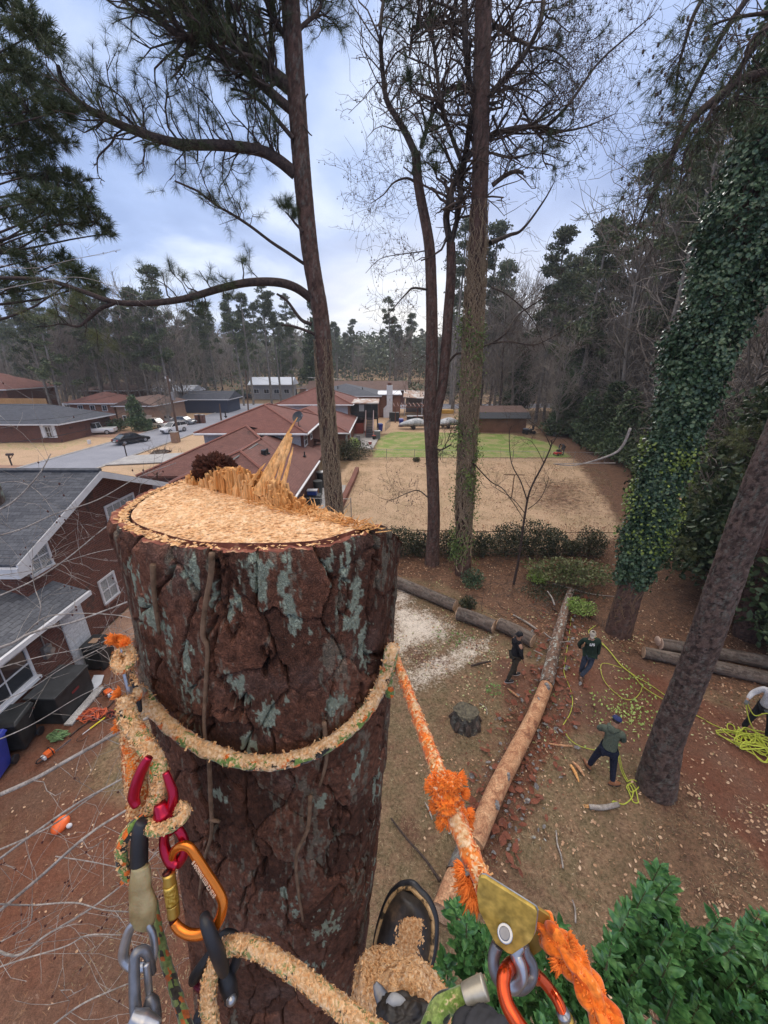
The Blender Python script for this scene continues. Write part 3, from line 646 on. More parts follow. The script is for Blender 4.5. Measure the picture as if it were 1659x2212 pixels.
def bark_field(th,z,cu=.075,cv=.105,seed=3,R=.245):
 per=int(round(math.tau*R/cu));u=th/math.tau*per;v=z/cv
 wx=(fbm(th*3+50,z*6+50,1.0,seed+1,5)-.5);wy=(fbm(th*3+80,z*6+20,1.0,seed+2,5)-.5)
 uu=u+wx*1.1;vv=v+wy*.9+wx*.4
 f1,f2,idd,dx,dy=worley(uu,vv,per,seed)
 edge=f2-f1;plate=sm(edge,.0,.06);hz_=np.abs(dx)/(np.abs(dx)+np.abs(dy)+1e-6)
 g1,g2,gid,gx_,gy_=worley(uu*1.7+wx*2.2,vv*1.5+wy*2.2,int(per*1.7),seed+40);e2=g2-g1
 big=fbm(th*1.6+20,z*1.2+9,1.5,seed+5,3)
 deep=np.clip(1-np.abs(np.sin(u*.9+wx*5+np.sin(z*7)*.5))/.09,0,1)*sm(big,.25,.55)
 t0_=fbm(th*5+5,z*7+5,1.0,seed+7,7)*10+idd*3;ter=np.floor(t0_)/10;tf_=sm(t0_-np.floor(t0_),0,.16)
 fine=fbm(th*70+3,z*120,1.0,seed+9,3);stri=fbm(th*60+3,z*14,1.0,seed+10,4)
 pl=1-(1-plate)*(.22+.78*sm(hz_,.35,.75))
 h=pl*(.0095+.003*idd)+gid*.0022*sm(e2,0,.03)*pl+ter*.011*pl-.018*deep+(fine-.5)*.0022+(stri-.5)*.005*(1.2-pl*.7)
 fis=np.clip(pl*(.55+.45*sm(e2,.0,.05))*(.60+.40*tf_)-.95*deep,0,1)
 l1=fbm(th*5+31,z*5+77,1.0,seed+12,5);l2=fbm(th*45+7,z*50+3,1.0,seed+13,4)
 lich=sm(l1+(l2-.5)*1.0,.67,.73)*sm(fis,.05,.4)
 return h,fis,idd,lich,ter
def bark_mat(name,c_lo,c_hi,c_grey,lich=(.25,.30,.26),fis=(.018,.012,.010),grey=.5,bsc=26,bd=.004):
 m,t,b=new_mat(name);v=coords(t)
 f=N(t,'ShaderNodeAttribute',attribute_name='fis').outputs['Fac'];idn=N(t,'ShaderNodeAttribute',attribute_name='cell').outputs['Fac']
 l=N(t,'ShaderNodeAttribute',attribute_name='lich').outputs['Fac'];te=N(t,'ShaderNodeAttribute',attribute_name='ter').outputs['Fac']
 n=noise(t,v,9,6,.65);n2=noise(t,v,90,4,.6)
 c=ramp(t,mth(t,'ADD',mth(t,'MULTIPLY',idn,.45),mth(t,'MULTIPLY',n,.55)),[(.25,c_lo),(.7,c_hi)])
 c=mixc(t,mth(t,'MULTIPLY',maprange(t,n,.50,.72),grey),c,c_grey)
 c=mixc(t,mth(t,'MULTIPLY',maprange(t,te,.45,.95),.35),c,tuple(x*1.5 for x in c_hi))
 c=mixc(t,1.0,c,ramp(t,n2,[(.28,(.45,)*3),(.72,(1.5,)*3)]),'MULTIPLY')
 c=mixc(t,maprange(t,f,.45,.02),c,fis)
 c=mixc(t,l,c,mixc(t,n2,tuple(x*.7 for x in lich),tuple(min(1,x*1.35)for x in lich)))
 t.links.new(c,b.inputs['Base Color']);b.inputs['Roughness'].default_value=.8;b.inputs['Specular IOR Level'].default_value=.3
 vv_=N(t,'ShaderNodeTexVoronoi',{'Vector':N(t,'ShaderNodeVectorMath',{0:coords(t,'Object',(1,1,.55)),1:N(t,'ShaderNodeTexNoise',{'Vector':v,'Scale':22,'Detail':4}).outputs['Color']},operation='ADD').outputs[0],'Scale':bsc},feature='DISTANCE_TO_EDGE')
 bump(t,b,mth(t,'ADD',mth(t,'MULTIPLY',n2,.7),mth(t,'MINIMUM',mth(t,'MULTIPLY',vv_.outputs['Distance'],6.0),1.0)),.8,bd)
 return m
M['bark_front']=bark_mat('scaly pine bark',(.060,.024,.015),(.17,.070,.042),(.155,.105,.09),lich=(.31,.355,.275),grey=.55)
M['wood']=noisy('fresh cut pine',[(.3,(.62,.33,.15)),(.5,(.76,.46,.24)),(.7,(.86,.62,.39))],70,rough=.8,bmp=.5,dist=.002,fine=260)
M['splinter']=noisy('splintered pine',[(.3,(.50,.20,.05)),(.5,(.66,.33,.11)),(.72,(.80,.50,.24))],30,rough=.65,stretch=(1,1,.12),bmp=.7,dist=.002,fine=300)
M['sawdust']=noisy('pine sawdust',[(.25,(.42,.20,.075)),(.5,(.62,.38,.20)),(.75,(.82,.64,.44))],160,rough=.95,bmp=.6,dist=.001,detail=2)
M['rot']=noisy('rotten red brown wood',[(.3,(.028,.010,.006)),(.7,(.10,.032,.018))],40,rough=.9,bmp=.8)
def set_attrs(me,**k):
 for a,v in k.items():fattr(me,a,v)
thA=np.concatenate([np.linspace(-.62*math.pi,.62*math.pi,560)-math.pi/2,(np.linspace(.62*math.pi,1.38*math.pi,60)-math.pi/2)[1:-1]])
zs=np.concatenate([np.linspace(ZT,ZT-1.75,720),np.linspace(ZT-1.76,0-.1,260)])
TH,ZV=np.meshgrid(thA,zs)
h,fis,idd,lich,ter=bark_field(TH+7,ZV)
dd=ZT-ZV;_k=np.exp(-np.linspace(-2,2,31)**2);_u=np.linspace(-math.pi,math.pi,721);_rs=np.convolve(np.concatenate([rth(_u)[:-1]]*3),_k/_k.sum(),'same')[720:1441]
R0=np.interp((TH+math.pi)%math.tau-math.pi,_u,_rs)+.012*np.minimum(dd,1.5)+.010*np.maximum(0,dd-1.5)
R=R0+h-.006
topk=np.clip(1-dd/.012,0,1);R=R-topk*.006
edge_n=fbm(TH*14+9,TH*0+3,1.0,44,4)
ZZt=ZV+np.clip(1-dd/.02,0,1)*(edge_n-.62)*.012
X=CX-.036*dd-.03*np.minimum(dd,2)**2+R*np.cos(TH);Y=CY+.004*dd+R*np.sin(TH)
HA=Vector((-.352,.700,ZT));HB=Vector((.006,.4565,ZT));hd=(HB-HA).normalized();hn=Vector((-hd.y,hd.x,0))
if hn.y<0:hn=-hn
DH=(X-HA.x)*hn.x+(Y-HA.y)*hn.y
ZCAP=ZT-np.clip(DH-.012,0,1)*.75+(fbm(TH*20,ZV*0+2,1.0,71,3)-.5)*.012
ZZt=np.where(DH>.012,np.minimum(ZZt,ZCAP),ZZt)
nv,nh=TH.shape;gi=np.arange(nv*nh).reshape(nv,nh);gj=np.roll(gi,-1,1)
F=np.stack([gi[:-1],gi[1:],gj[1:],gj[:-1]],-1).reshape(-1,4)
def hit_tz(x,y):
 r=ray(x,y);t=.25
 while t<1.4:
  p=Vector((0,0,H))+r*t;a=axis(p.z);th_=math.atan2(p.y-a.y,p.x-a.x)
  if math.hypot(p.x-a.x,p.y-a.y)<trad(p.z,th_):return th_,p.z
  t+=.004
 return None
blob=np.zeros_like(TH)
for(x,y,rx,ry)in((745,1270,.022,.055),(565,1235,.014,.034),(345,1300,.022,.04),(365,1330,.016,.03),(430,1245,.02,.03),(500,1300,.012,.02),(580,1530,.020,.024),(620,1290,.010,.03),(420,1390,.014,.04),(415,1470,.018,.03),(775,1380,.012,.05),(545,1600,.01,.014),(700,1990,.02,.04),(800,1700,.012,.06),(760,1640,.01,.03),(690,1720,.01,.02),(320,1250,.014,.03),(530,1460,.014,.02),(720,1500,.014,.02),(610,1220,.01,.03),(480,1700,.014,.02),(620,1930,.014,.03),(790,1900,.014,.04),(560,2010,.014,.02),(680,2080,.02,.03),(340,1400,.01,.03),(640,1340,.01,.02)):
 q=hit_tz(x,y)
 if q:blob=np.maximum(blob,np.exp(-((((TH-q[0]+math.pi)%math.tau-math.pi)*.23/rx)**2+((ZV-q[1])/ry)**2)*.8))
ln_=fbm(TH*22+3,ZV*40+9,1.0,91,5);ln2=fbm(TH*60+3,ZV*110+9,1.0,92,3)
lich=np.maximum(lich*.3,sm(blob+(ln_-.5)*2.8+(ln2-.5)*1.4,.66,.80)*sm(fis,.02,.2)*(blob>.05));h=h+lich*.0012
T0=thing('cut_trunk','scaly reddish pine trunk sawn flat across the top, lichen on its bark, rope around it','tree trunk',(axis(0).x,axis(0).y,0));at0(T0)
me=np_mesh('bark',np.stack([X,Y,ZZt],-1).reshape(-1,3),F);set_attrs(me,fis=fis,cell=idd,lich=lich,ter=ter)
link(me,'bark',T0,M['bark_front'],True)
# rim of the bark and the saw kerf between bark and wood, then the flat of the cut
Rt=R[0];zt_=ZZt[0];inner=R0[0]-.009-.004*fbm(thA*5+9,thA*0,1.0,5,3)
zt_=np.where(DH[0]>.012,ZT,zt_);rings=[(Rt,zt_),(Rt-.002,zt_+.0005),(inner+.003,np.full_like(Rt,ZT-.003)+(edge_n[0]-.6)*.008),(inner+.001,Rt*0+ZT-.018),(inner-.0022,Rt*0+ZT-.018),(inner-.003,Rt*0+ZT)]
def notch(x,y,z):
 d_=(x-HA.x)*hn.x+(y-HA.y)*hn.y;return np.where(d_>.012,np.minimum(z,z-np.clip(d_-.012,0,1)*.75),z)
rings=[(a,b)for a,b in rings];V=[]
for r_,z_ in rings:V.append(np.stack([CX+r_*np.cos(thA),CY+r_*np.sin(thA),notch(CX+r_*np.cos(thA),CY+r_*np.sin(thA),z_)],-1))
V=np.concatenate(V);n_=len(thA);gi=np.arange(len(rings)*n_).reshape(len(rings),n_);gj=np.roll(gi,-1,1)
F=np.stack([gi[:-1],gj[:-1],gj[1:],gi[1:]],-1).reshape(-1,4)
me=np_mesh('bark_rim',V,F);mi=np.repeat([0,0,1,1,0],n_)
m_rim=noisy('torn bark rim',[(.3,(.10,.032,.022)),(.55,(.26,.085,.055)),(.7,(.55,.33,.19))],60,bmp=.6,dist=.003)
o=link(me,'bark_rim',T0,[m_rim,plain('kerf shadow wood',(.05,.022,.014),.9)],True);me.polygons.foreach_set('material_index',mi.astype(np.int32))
# flat face
ng=330;gxx,gyy=np.meshgrid(np.linspace(-.44,.09,ng),np.linspace(.37,.90,ng))
rr=np.hypot(gxx-CX,gyy-CY);aa=np.arctan2(gyy-CY,gxx-CX)
thn=(aa+math.pi*5)%(2*math.pi);order=np.argsort((thA+math.pi*5)%(2*math.pi))
lim=np.interp(thn,((thA+math.pi*5)%(2*math.pi))[order],(inner-.003)[order])
dist=(gxx-HA.x)*hn.x+(gyy-HA.y)*hn.y
kk=np.minimum(1,lim/np.maximum(rr,1e-6));px_=CX+(gxx-CX)*kk;py_=CY+(gyy-CY)*kk
zf=ZT+(fbm(gxx*160+5,gyy*160+5,1.0,61,3)-.5)*.0026+(fbm(gxx*14+5,gyy*14,1.0,62,3)-.5)*.003
zf=zf+np.where(dist>-.012,sm(dist,-.012,.0)*(.006*fbm(gxx*90,gyy*90,1.0,63,3)),0)-np.clip(dist-.004,0,1)*.75
zf=np.where(rr>lim,np.minimum(zf,ZT-np.clip(dist-.004,0,1)*.75),zf)
gi=np.arange(ng*ng).reshape(ng,ng);F=np.stack([gi[:-1,:-1],gi[:-1,1:],gi[1:,1:],gi[1:,:-1]],-1).reshape(-1,4)
keep=(rr<lim+.004).reshape(-1)[F].any(1)
me=np_mesh('cut_face',np.stack([px_,py_,zf],-1).reshape(-1,3),F[keep]);link(me,'cut_face',T0,M['wood'],True)
# chips: small curled flakes
def chips(name,pts,nrm,size,mat,parent,seed=0,asp=(.25,.7),lift=.4):
 rs=np.random.RandomState(seed);pts=np.asarray(pts,float);nrm=np.asarray(nrm,float);n=len(pts)
 a=rs.normal(size=(n,3));a-=nrm*(a*nrm).sum(1)[:,None];a/=np.linalg.norm(a,axis=1)[:,None]
 b_=np.cross(nrm,a);L=size*(.35+rs.rand(n)**2*1.3);W=L*(asp[0]+rs.rand(n)*(asp[1]-asp[0]))
 a2=a+nrm*(rs.rand(n)[:,None]*lift);c=pts+nrm*(size*.12)
 q=np.stack([c-a2*L[:,None]*.5-b_*W[:,None]*.35,c-a2*L[:,None]*.5+b_*W[:,None]*.5,c+a2*L[:,None]*.5+b_*W[:,None]*.4,c+a2*L[:,None]*.5-b_*W[:,None]*.5],1).reshape(-1,3)
 me=np_mesh(name,q,np.arange(4*n).reshape(n,4));o=link(me,name,parent,mat)
 return o
rs=np.random.RandomState(9)
n=17000;x=rs.uniform(-.44,.09,n);y=rs.uniform(.38,.85,n)
ok=(np.hypot(x-CX,y-CY)<np.interp((np.arctan2(y-CY,x-CX)+math.pi)%math.tau-math.pi,_u,_rs)-.015)&((x-HA.x)*hn.x+(y-HA.y)*hn.y<.002)
x,y=x[ok],y[ok]
m_chip=noisy('wood chips',[(.25,(.52,.23,.08)),(.5,(.72,.41,.19)),(.72,(.86,.60,.34))],220,rough=.85,bmp=0,detail=1)
o=chips('wood_chips',np.stack([x,y,np.full(len(x),ZT+.0006)],-1),np.tile([0,0,1.],(len(x),1)),.0036,m_chip,T0,1,lift=.25);o['kind']='stuff'
a=rs.uniform(0,math.tau,3600);rr_=rth(a)-.010+rs.rand(3600)*.012;sel=(np.cos(a+2.9)>.5)|(rs.rand(3600)<.12);a,rr_=a[sel],rr_[sel]
x=CX+rr_*np.cos(a);y=CY+rr_*np.sin(a);sel=((x-HA.x)*hn.x+(y-HA.y)*hn.y)<0
o=chips('rim_chips',np.stack([x,y,np.full(len(x),ZT-.001)],-1)[sel],np.tile([0,0,1.],(sel.sum(),1)),.006,m_chip,T0,2);o['kind']='stuff'
# splintered hinge wood: vertical fibres in a jagged band, tall leaning splinters
rng=random.Random(4);HL=(HB-HA).length
def splint(mb,base,w,d,hgt,lean=(0,0),tip=.15):
 ax=hd;ay=hn;up=Vector((lean[0],lean[1],1)).normalized();vs=[]
 for k,(f,s_)in enumerate(((0,1),(.6,.85),(1,tip))):
  c=base+up*hgt*f+ax*rng.uniform(-.1,.1)*w+Vector((0,0,-.004 if k==0 else 0))
  tw=rng.uniform(-.3,.3)
  for(sx,sy)in((-1,-1),(1,-1),(1,1),(-1,1)):vs.append(c+ax*(w/2*sx*s_)+ay*(d/2*sy*s_)+Vector((0,0,(rng.uniform(-.15,.15)*w*2 if k==2 else 0))))
 fs=[(3,2,1,0),(8,9,10,11)]+[(4*l+i,4*l+(i+1)%4,4*l+4+(i+1)%4,4*l+4+i)for l in(0,1)for i in range(4)]
 mb.add(vs,fs)
mb=MB()
for i in range(520):
 s_=rng.random()**1.15*.86;prof=(.55+.45*math.sin(min(1,s_/.62)*math.pi*.85))if s_<.66 else max(.03,1-(s_-.60)*3.2)*.6
 env=.038*max(.04,prof)*(1 if s_<.6 else.5);off=rng.uniform(-.022,.006)*(1.2-s_*.5)
 hg=env*rng.uniform(.35,1.05)*(1-max(0,(-off-.010))*25)if off<-.01 else env*rng.uniform(.5,1.1)
 splint(mb,HA+hd*(s_*HL*.97+.005)+hn*off,rng.uniform(.0025,.011),rng.uniform(.002,.006),max(.004,hg),(rng.uniform(-.08,.1),0),rng.choice((.1,.5,.9,1)))
for i in range(170):
 s_=rng.uniform(.45,1.0);b0=HA+hd*(s_*HL*.98)+hn*rng.uniform(-.05+.03*s_,.004)
 dr_=Vector((rng.uniform(-1,1),rng.uniform(-.5,1),rng.uniform(.02,.5))).normalized();L_=rng.uniform(.006,.030)
 mb.tube([b0+Vector((0,0,.002)),b0+dr_*L_*.6,b0+dr_*L_+Vector((0,0,-.001))],[.0010,.0008,.0003],4)
mb.build('hinge_splinters',M['splinter'],T0,uv=False)
def big_spl(parent,xb,yb,xt,yt,t0,t1_,w0,w1,name='splinter',tw=.4,mat=None):
 a=PD(xb,yb,t0);b_=PD(xt,yt,t1_);n=9;side=hd;mb=MB();vs=[];d=(b_-a)
 sidev=d.cross(Vector((0,-1,.3))).normalized();th=sidev.cross(d.normalized())
 for i in range(n+1):
  f=i/n;ww=w0*(1-f)**.75+w1*f;c=a+d*f+sidev*rng.uniform(-.12,.12)*ww+th*math.sin(f*2)*.004
  for(sx,sy)in((-1,-.4),(-.2,-.75),(1,-.35),(1,.4),(-.1,.6),(-1,.4)):vs.append(c+sidev*(ww/2*sx*rng.uniform(.75,1.1))+th*(ww*.35*sy))
 fs=[tuple(range(5,-1,-1)),tuple(range(n*6,n*6+6))]+[(6*i+k,6*i+(k+1)%6,6*i+6+(k+1)%6,6*i+6+k)for i in range(n)for k in range(6)]
 mb.add(vs,fs);return mb.build(name,mat or M['splinter'],parent,uv=False)
for a in((552,1062,643,903,.61,.63,.010,.001),(570,1070,629,938,.60,.61,.010,.005),(588,1076,632,946,.59,.60,.008,.004),(606,1078,634,967,.585,.60,.008,.0015),(538,1050,574,1002,.61,.62,.008,.001),(592,1040,585,1000,.59,.60,.004,.001),(607,1080,612,1035,.58,.585,.004,.001),(555,1070,600,985,.60,.61,.014,.003),(492,1040,512,1022,.64,.64,.03,.02),(462,1045,468,1025,.66,.66,.008,.002)):big_spl(T0,*a)
# broad upright block left on the hinge
mb=MB()
for i in range(70):
 xx=rng.uniform(474,527);a=PD(xx,1050+(xx-474)*.12,.655-(xx-474)*.0004)
 splint(mb,a+hn*rng.uniform(-.006,.01),rng.uniform(.004,.010),rng.uniform(.003,.008),rng.uniform(.020,.030)+(.006 if xx>495 else 0),(.05,0),rng.choice((.6,1,1)))
mb.build('hinge_block',M['splinter'],T0,uv=False)
def lump(name,c,r,mat,parent,amp=.35,freq=18,n=40,seed=0,M3=None):
 th,ph=np.meshgrid(np.linspace(0,math.pi,n),np.linspace(0,math.tau,2*n,endpoint=False),indexing='ij')
 d=np.stack([np.sin(th)*np.cos(ph),np.sin(th)*np.sin(ph),np.cos(th)],-1)
 k=1+amp*(fbm(d[...,0]*freq/6+9+d[...,2]*2,d[...,1]*freq/6+9+d[...,2]*3,1.3,seed,5)-.55)*2
 p=d*k[...,None]*np.array(r)
 if M3 is not None:p=p@np.array(M3.transposed())
 p=p+np.array(c)
 g=np.arange(n*2*n).reshape(n,2*n);gj=np.roll(g,-1,1);F=np.stack([g[:-1],g[1:],gj[1:],gj[:-1]],-1).reshape(-1,4)
 return link(np_mesh(name,p.reshape(-1,3),F),name,parent,mat,True)
lump('rotten_bark',PD(462,1015,.70),(.032,.028,.026),M['rot'],T0,.8,40,50,3)
lump('rotten_bark',PD(437,1025,.70),(.014,.02,.016),M['rot'],T0,.8,40,36,8)
lump('rotten_bark',PD(482,998,.70),(.014,.02,.010),M['rot'],T0,.7,40,36,9)
# vine stems clinging to the bark
def hit(x,y,off=0.0):
 """point where the line of sight meets the trunk surface (radius + off), or its nearest tangent point"""
 r=ray(x,y);o=Vector((0,0,H));best=None
 for k in range(40):
  pass
 lo=None;t=.2
 while t<1.6:
  p=o+r*t;a=axis(p.z)
  R_=trad(p.z,math.atan2(p.y-a.y,p.x-a.x))+off;dd_=math.hypot(p.x-a.x,p.y-a.y)-R_
  if dd_<0:return o+r*(t-.004)
  if best is None or dd_<best[0]:best=(dd_,p.copy())
  t+=.004
 return best[1]
M['vine']=noisy('dry vine bark',[(.3,(.10,.06,.035)),(.7,(.24,.15,.095))],60,bmp=.5)
for pts in([(458,1195),(456,1240),(445,1300),(438,1370),(448,1400),(445,1470),(441,1560),(447,1630)],[(452,1640),(455,1720),(457,1800),(440,1860),(430,1940)],[(670,1720),(665,1790),(640,1850),(645,1930),(655,1990)],[(330,1220),(335,1300),(345,1370)],[(700,1560),(705,1640),(690,1700)],[(455,1770),(475,1775)]):
 mb=MB();pth=smooth_path([hit(px,py,.020)for px,py in pts],5);mb.tube(pth,[.0035,.003,.0022],7);mb.build('vine_stem',M['vine'],T0,uv=False,smooth=True)
 # ================================================================ ROPES AND GEAR
def rope_mat(name,cols,base,dust=.0,bu=.33,bv=.9):
 """braided cover: cols = list of flecks; dust = how much sawdust clings to it"""
 m,t,b=new_mat(name);v=coords(t,'UV',(1,1,1));ov=coords(t)
 wv=N(t,'ShaderNodeTexVoronoi',{'Vector':v,'Scale':1.0,'Randomness':.35});wv.feature='F1';wv.distance='MANHATTAN'
 sep_=N(t,'ShaderNodeSeparateXYZ',{0:wv.outputs['Color']})
 c=ramp(t,sep_.outputs[0],cols,'CONSTANT')
 n=noise(t,ov,240,3);n0=noise(t,ov,38,3)
 c=mixc(t,1.0,c,ramp(t,n,[(.3,(.6,)*3),(.7,(1.3,)*3)]),'MULTIPLY')
 if dust:
  geo=N(t,'ShaderNodeNewGeometry');sp=N(t,'ShaderNodeSeparateXYZ',{0:geo.outputs['Normal']})
  k=mth(t,'ADD',mth(t,'MULTIPLY',sp.outputs[2],.28),mth(t,'ADD',mth(t,'MULTIPLY',mth(t,'SUBTRACT',n0,.5),1.4),mth(t,'MULTIPLY',mth(t,'SUBTRACT',n,.5),.8)))
  c=mixc(t,maprange(t,k,.45-dust,.65-dust),c,ramp(t,n,[(.3,(.44,.24,.10)),(.5,(.62,.40,.21)),(.7,(.80,.60,.40))]))
 t.links.new(c,b.inputs['Base Color']);b.inputs['Roughness'].default_value=.9;b.inputs['Specular IOR Level'].default_value=.15
 b.inputs['Sheen Weight'].default_value=.3
 bump(t,b,mth(t,'ADD',n,n0),.7,.001)
 return m
OR,GR,BK,YL=(.75,.16,.02),(.16,.26,.06),(.02,.02,.02),(.55,.60,.08)
M['rope_camo']=rope_mat('camo rope',[(0,GR),(.3,BK),(.5,OR),(.72,GR),(.88,BK)],0,.12)
M['rope_dusty']=rope_mat('sawdust covered camo rope',[(0,GR),(.35,BK),(.5,OR),(.75,GR)],0,.50)
M['rope_half']=rope_mat('half dusted green rope',[(0,(.22,.28,.08)),(.45,(.30,.34,.12)),(.8,BK)],0,.42)
M['rope_clean']=rope_mat('camo climbing rope',[(0,(.12,.16,.05)),(.35,(.03,.025,.02)),(.55,(.32,.08,.02)),(.75,(.14,.17,.06))],0,.02)
M['rope_green']=rope_mat('green flecked rope',[(0,(.20,.30,.06)),(.5,(.26,.36,.09)),(.72,(.03,.035,.02)),(.85,(.28,.36,.10))],0,.10)
M['rope_orange']=rope_mat('orange rope',[(0,(.80,.17,.015)),(.6,(.88,.23,.03)),(.9,(.66,.11,.01))],0,.04)
M['rope_orange_dust']=rope_mat('orange rope with sawdust',[(0,(.78,.17,.02)),(.7,(.85,.25,.04))],0,.26)
def rope(name,parent,path,r,mat,n=14,braid=.10,pitch=1.0,smooth=6,wob=.06,seed=0,cap=True):
 rs_=random.Random(seed);pth=smooth_path(path,smooth)if smooth else[Vector(p)for p in path]
 # resample evenly
 L=[0];
 for i in range(1,len(pth)):L.append(L[-1]+(pth[i]-pth[i-1]).length)
 r0=r if not hasattr(r,'__len__')else max(r);step=max(r0*.22,.0011);k=max(4,int(L[-1]/step));s=np.linspace(0,L[-1],k)
 P3=np.stack([np.interp(s,L,[q[i]for q in pth])for i in range(3)],-1);fr=frames([Vector(q)for q in P3])
 rr_=np.full(k,r)if not hasattr(r,'__len__')else np.interp(s,np.linspace(0,L[-1],len(r)),r)
 th=np.arange(n)*math.tau/n;V=[];ph=s/(r0*3.2*pitch)*math.tau
 nz_=fbm(s[:,None]*60+seed+th[None]*0,np.cos(th)[None]*1.2+np.sin(th)[None]*.7+9+s[:,None]*0,1.0,seed+3,4)-.5
 for i,(p,T,N_,B)in enumerate(fr):
  br=np.abs(np.sin(ph[i]*.5+th*2))*np.abs(np.sin(ph[i]*.5-th*2+.7))
  rad_=rr_[i]*(1-braid+braid*2*br+wob*nz_[i]*2)
  V.append(np.array(p)[None]+np.array(N_)[None]*(np.cos(th)*rad_)[:,None]+np.array(B)[None]*(np.sin(th)*rad_)[:,None])
 V=np.concatenate(V);g=np.arange(k*n).reshape(k,n);gj=np.roll(g,-1,1)
 F=np.stack([g[:-1],gj[:-1],gj[1:],g[1:]],-1).reshape(-1,4)
 V=np.concatenate([V,P3[:1],P3[-1:]]);c0,c1=k*n,k*n+1
 Fc=[[gj[0,i],g[0,i],c0,c0]for i in range(n)]+[[g[-1,i],gj[-1,i],c1,c1]for i in range(n)]
 me=bpy.data.meshes.new(name);me.from_pydata([tuple(v)for v in V],[],[tuple(f)for f in F.tolist()]+[tuple(f[:3])for f in Fc]);me.update()
 uvl=me.uv_layers.new(name='UVMap').data;nf=len(F);uv=np.zeros((len(me.loops),2),np.float32)
 ii=np.repeat(np.arange(k-1),n);jj=np.tile(np.arange(n),k-1);vs_=s/(r0*1.05)
 a0=jj/n*6;a1=(jj+1)/n*6;v0=vs_[ii];v1=vs_[ii+1]
 q=np.stack([np.stack([a0,v0+a0*.5],-1),np.stack([a1,v0+a1*.5],-1),np.stack([a1,v1+a1*.5],-1),np.stack([a0,v1+a0*.5],-1)],1).reshape(-1,2)
 uv[:nf*4]=q;uvl.foreach_set('uv',uv.ravel())
 o=link(me,name,parent,mat,True)
 return o,P3,rr_,fr
def rope_chips(parent,info,n,size,mat=None,seed=0,updir=.1,name='sawdust',out=1.0,lift=.7):
 o,P3,rr_,fr=info;rs_=np.random.RandomState(seed);i=rs_.randint(0,len(P3),n);a=rs_.uniform(0,math.tau,n)
 Nn=np.array([tuple(f[2])for f in fr])[i];Bn=np.array([tuple(f[3])for f in fr])[i];d=Nn*np.cos(a)[:,None]+Bn*np.sin(a)[:,None]
 k=d[:,2]+rs_.rand(n)*.7-.5>updir-.5
 p=P3[i]+d*(rr_[i]*out)[:,None]
 c=chips(name,p[k],d[k],size,mat or m_chip,o if parent is None else parent,seed,lift=lift);c['kind']='stuff';return c
def fuzz(parent,c,r,n,L,mat,seed=0,name='frayed_fibres',dirs=None,w=.0006):
 mb=MB();rg=random.Random(seed)
 for i in range(n):
  d=Vector((rg.gauss(0,1),rg.gauss(0,1),rg.gauss(0,1))).normalized()
  if dirs is not None:d=(d*.8+Vector(dirs)).normalized()
  s=Vector(c)+d*r*rg.uniform(.6,1);e=s+d*L*rg.uniform(.4,1)+Vector((0,0,rg.uniform(-.3,.1)*L))
  mb.tube([s,(s+e)/2+Vector((rg.uniform(-1,1),rg.uniform(-1,1),rg.uniform(-1,1)))*L*.15,e],[w,w*1.2,w*.3],4)
 return mb.build(name,mat,parent,uv=False,smooth=True)
m_fuzz=plain('orange fibres',(.85,.20,.025),.9,var=.2,scale=60)
def anod(name,col,rough=.22):return plain(name,col,rough,.85,var=.10,scale=40,coat=.3)
M['an_orange']=anod('orange anodised metal',(.80,.21,.02));M['an_red']=anod('crimson anodised metal',(.50,.012,.045),.28)
M['an_redor']=anod('red orange anodised metal',(.72,.09,.02),.2);M['brass']=anod('brass sleeve',(.60,.38,.08),.35)
M['steel']=plain('worn steel',(.42,.43,.46),.32,.8,var=.3,scale=60);M['dsteel']=plain('dark grey steel',(.20,.20,.215),.4,.7,var=.3,scale=60)
M['gold']=noisy('scuffed gold plate',[(.3,(.46,.30,.055)),(.6,(.58,.40,.10)),(.75,(.62,.48,.18))],22,rough=.42,bmp=.08,fine=150)
M['gold'].node_tree.nodes['Principled BSDF'].inputs['Metallic'].default_value=.45
M['rubber']=plain('black rubber',(.018,.018,.022),.45,var=.4,scale=30,spec=.5)
def gtube(name,parent,pts,t,r,mat,smooth=6,n=14,sx=1,sy=1):
 """tube through picture points at camera depth t (a number or one per point)"""
 tt=t if hasattr(t,'__len__')else[t]*len(pts);q=smooth_path([PD(x,y,d)for(x,y),d in zip(pts,tt)],smooth)
 mb=MB();mb.tube(q,r,n,sx=sx,sy=sy);return mb.build(name,mat,parent,smooth=True,uv=False)
 # --- lanyard around the trunk
LT=thing('climbing_lanyard','camouflage lanyard rope caked in sawdust, looped around the cut trunk','rope',tuple(axis(8.5)))
at0(LT)
front=[(303,1497),(330,1530),(372,1574),(430,1612),(490,1636),(550,1648),(610,1645),(670,1628),(725,1598),(775,1555),(812,1505),(836,1450),(846,1405)]
fp=[hit(x,y,.030)for x,y in front]
pL,pR=fp[0],fp[-1];aL=math.atan2(pL.y-axis(pL.z).y,pL.x-axis(pL.z).x);aR=math.atan2(pR.y-axis(pR.z).y,pR.x-axis(pR.z).x)
back=[]
for i in range(1,14):
 f=i/14;a=aR+((aL-aR)%math.tau)*f;z=pR.z*(1-f)+pL.z*f-.16*min(1,f*7,(1-f)*7);c=axis(z);R_=trad(z,a)+.012;back.append(Vector((c.x+R_*math.cos(a),c.y+R_*math.sin(a),z)))
info=rope('rope',LT,[PD(290,1500,.50)]+fp+back[:12],.0100,M['rope_dusty'],seed=2,wob=.12)
rope_chips(LT,info,4600,.0042,seed=3,updir=.42,lift=1.1)
info=rope('rope_knot',LT,[PD(846,1440,.62),PD(838,1470,.61),PD(843,1500,.62)],.0085,M['rope_dusty'],seed=5)
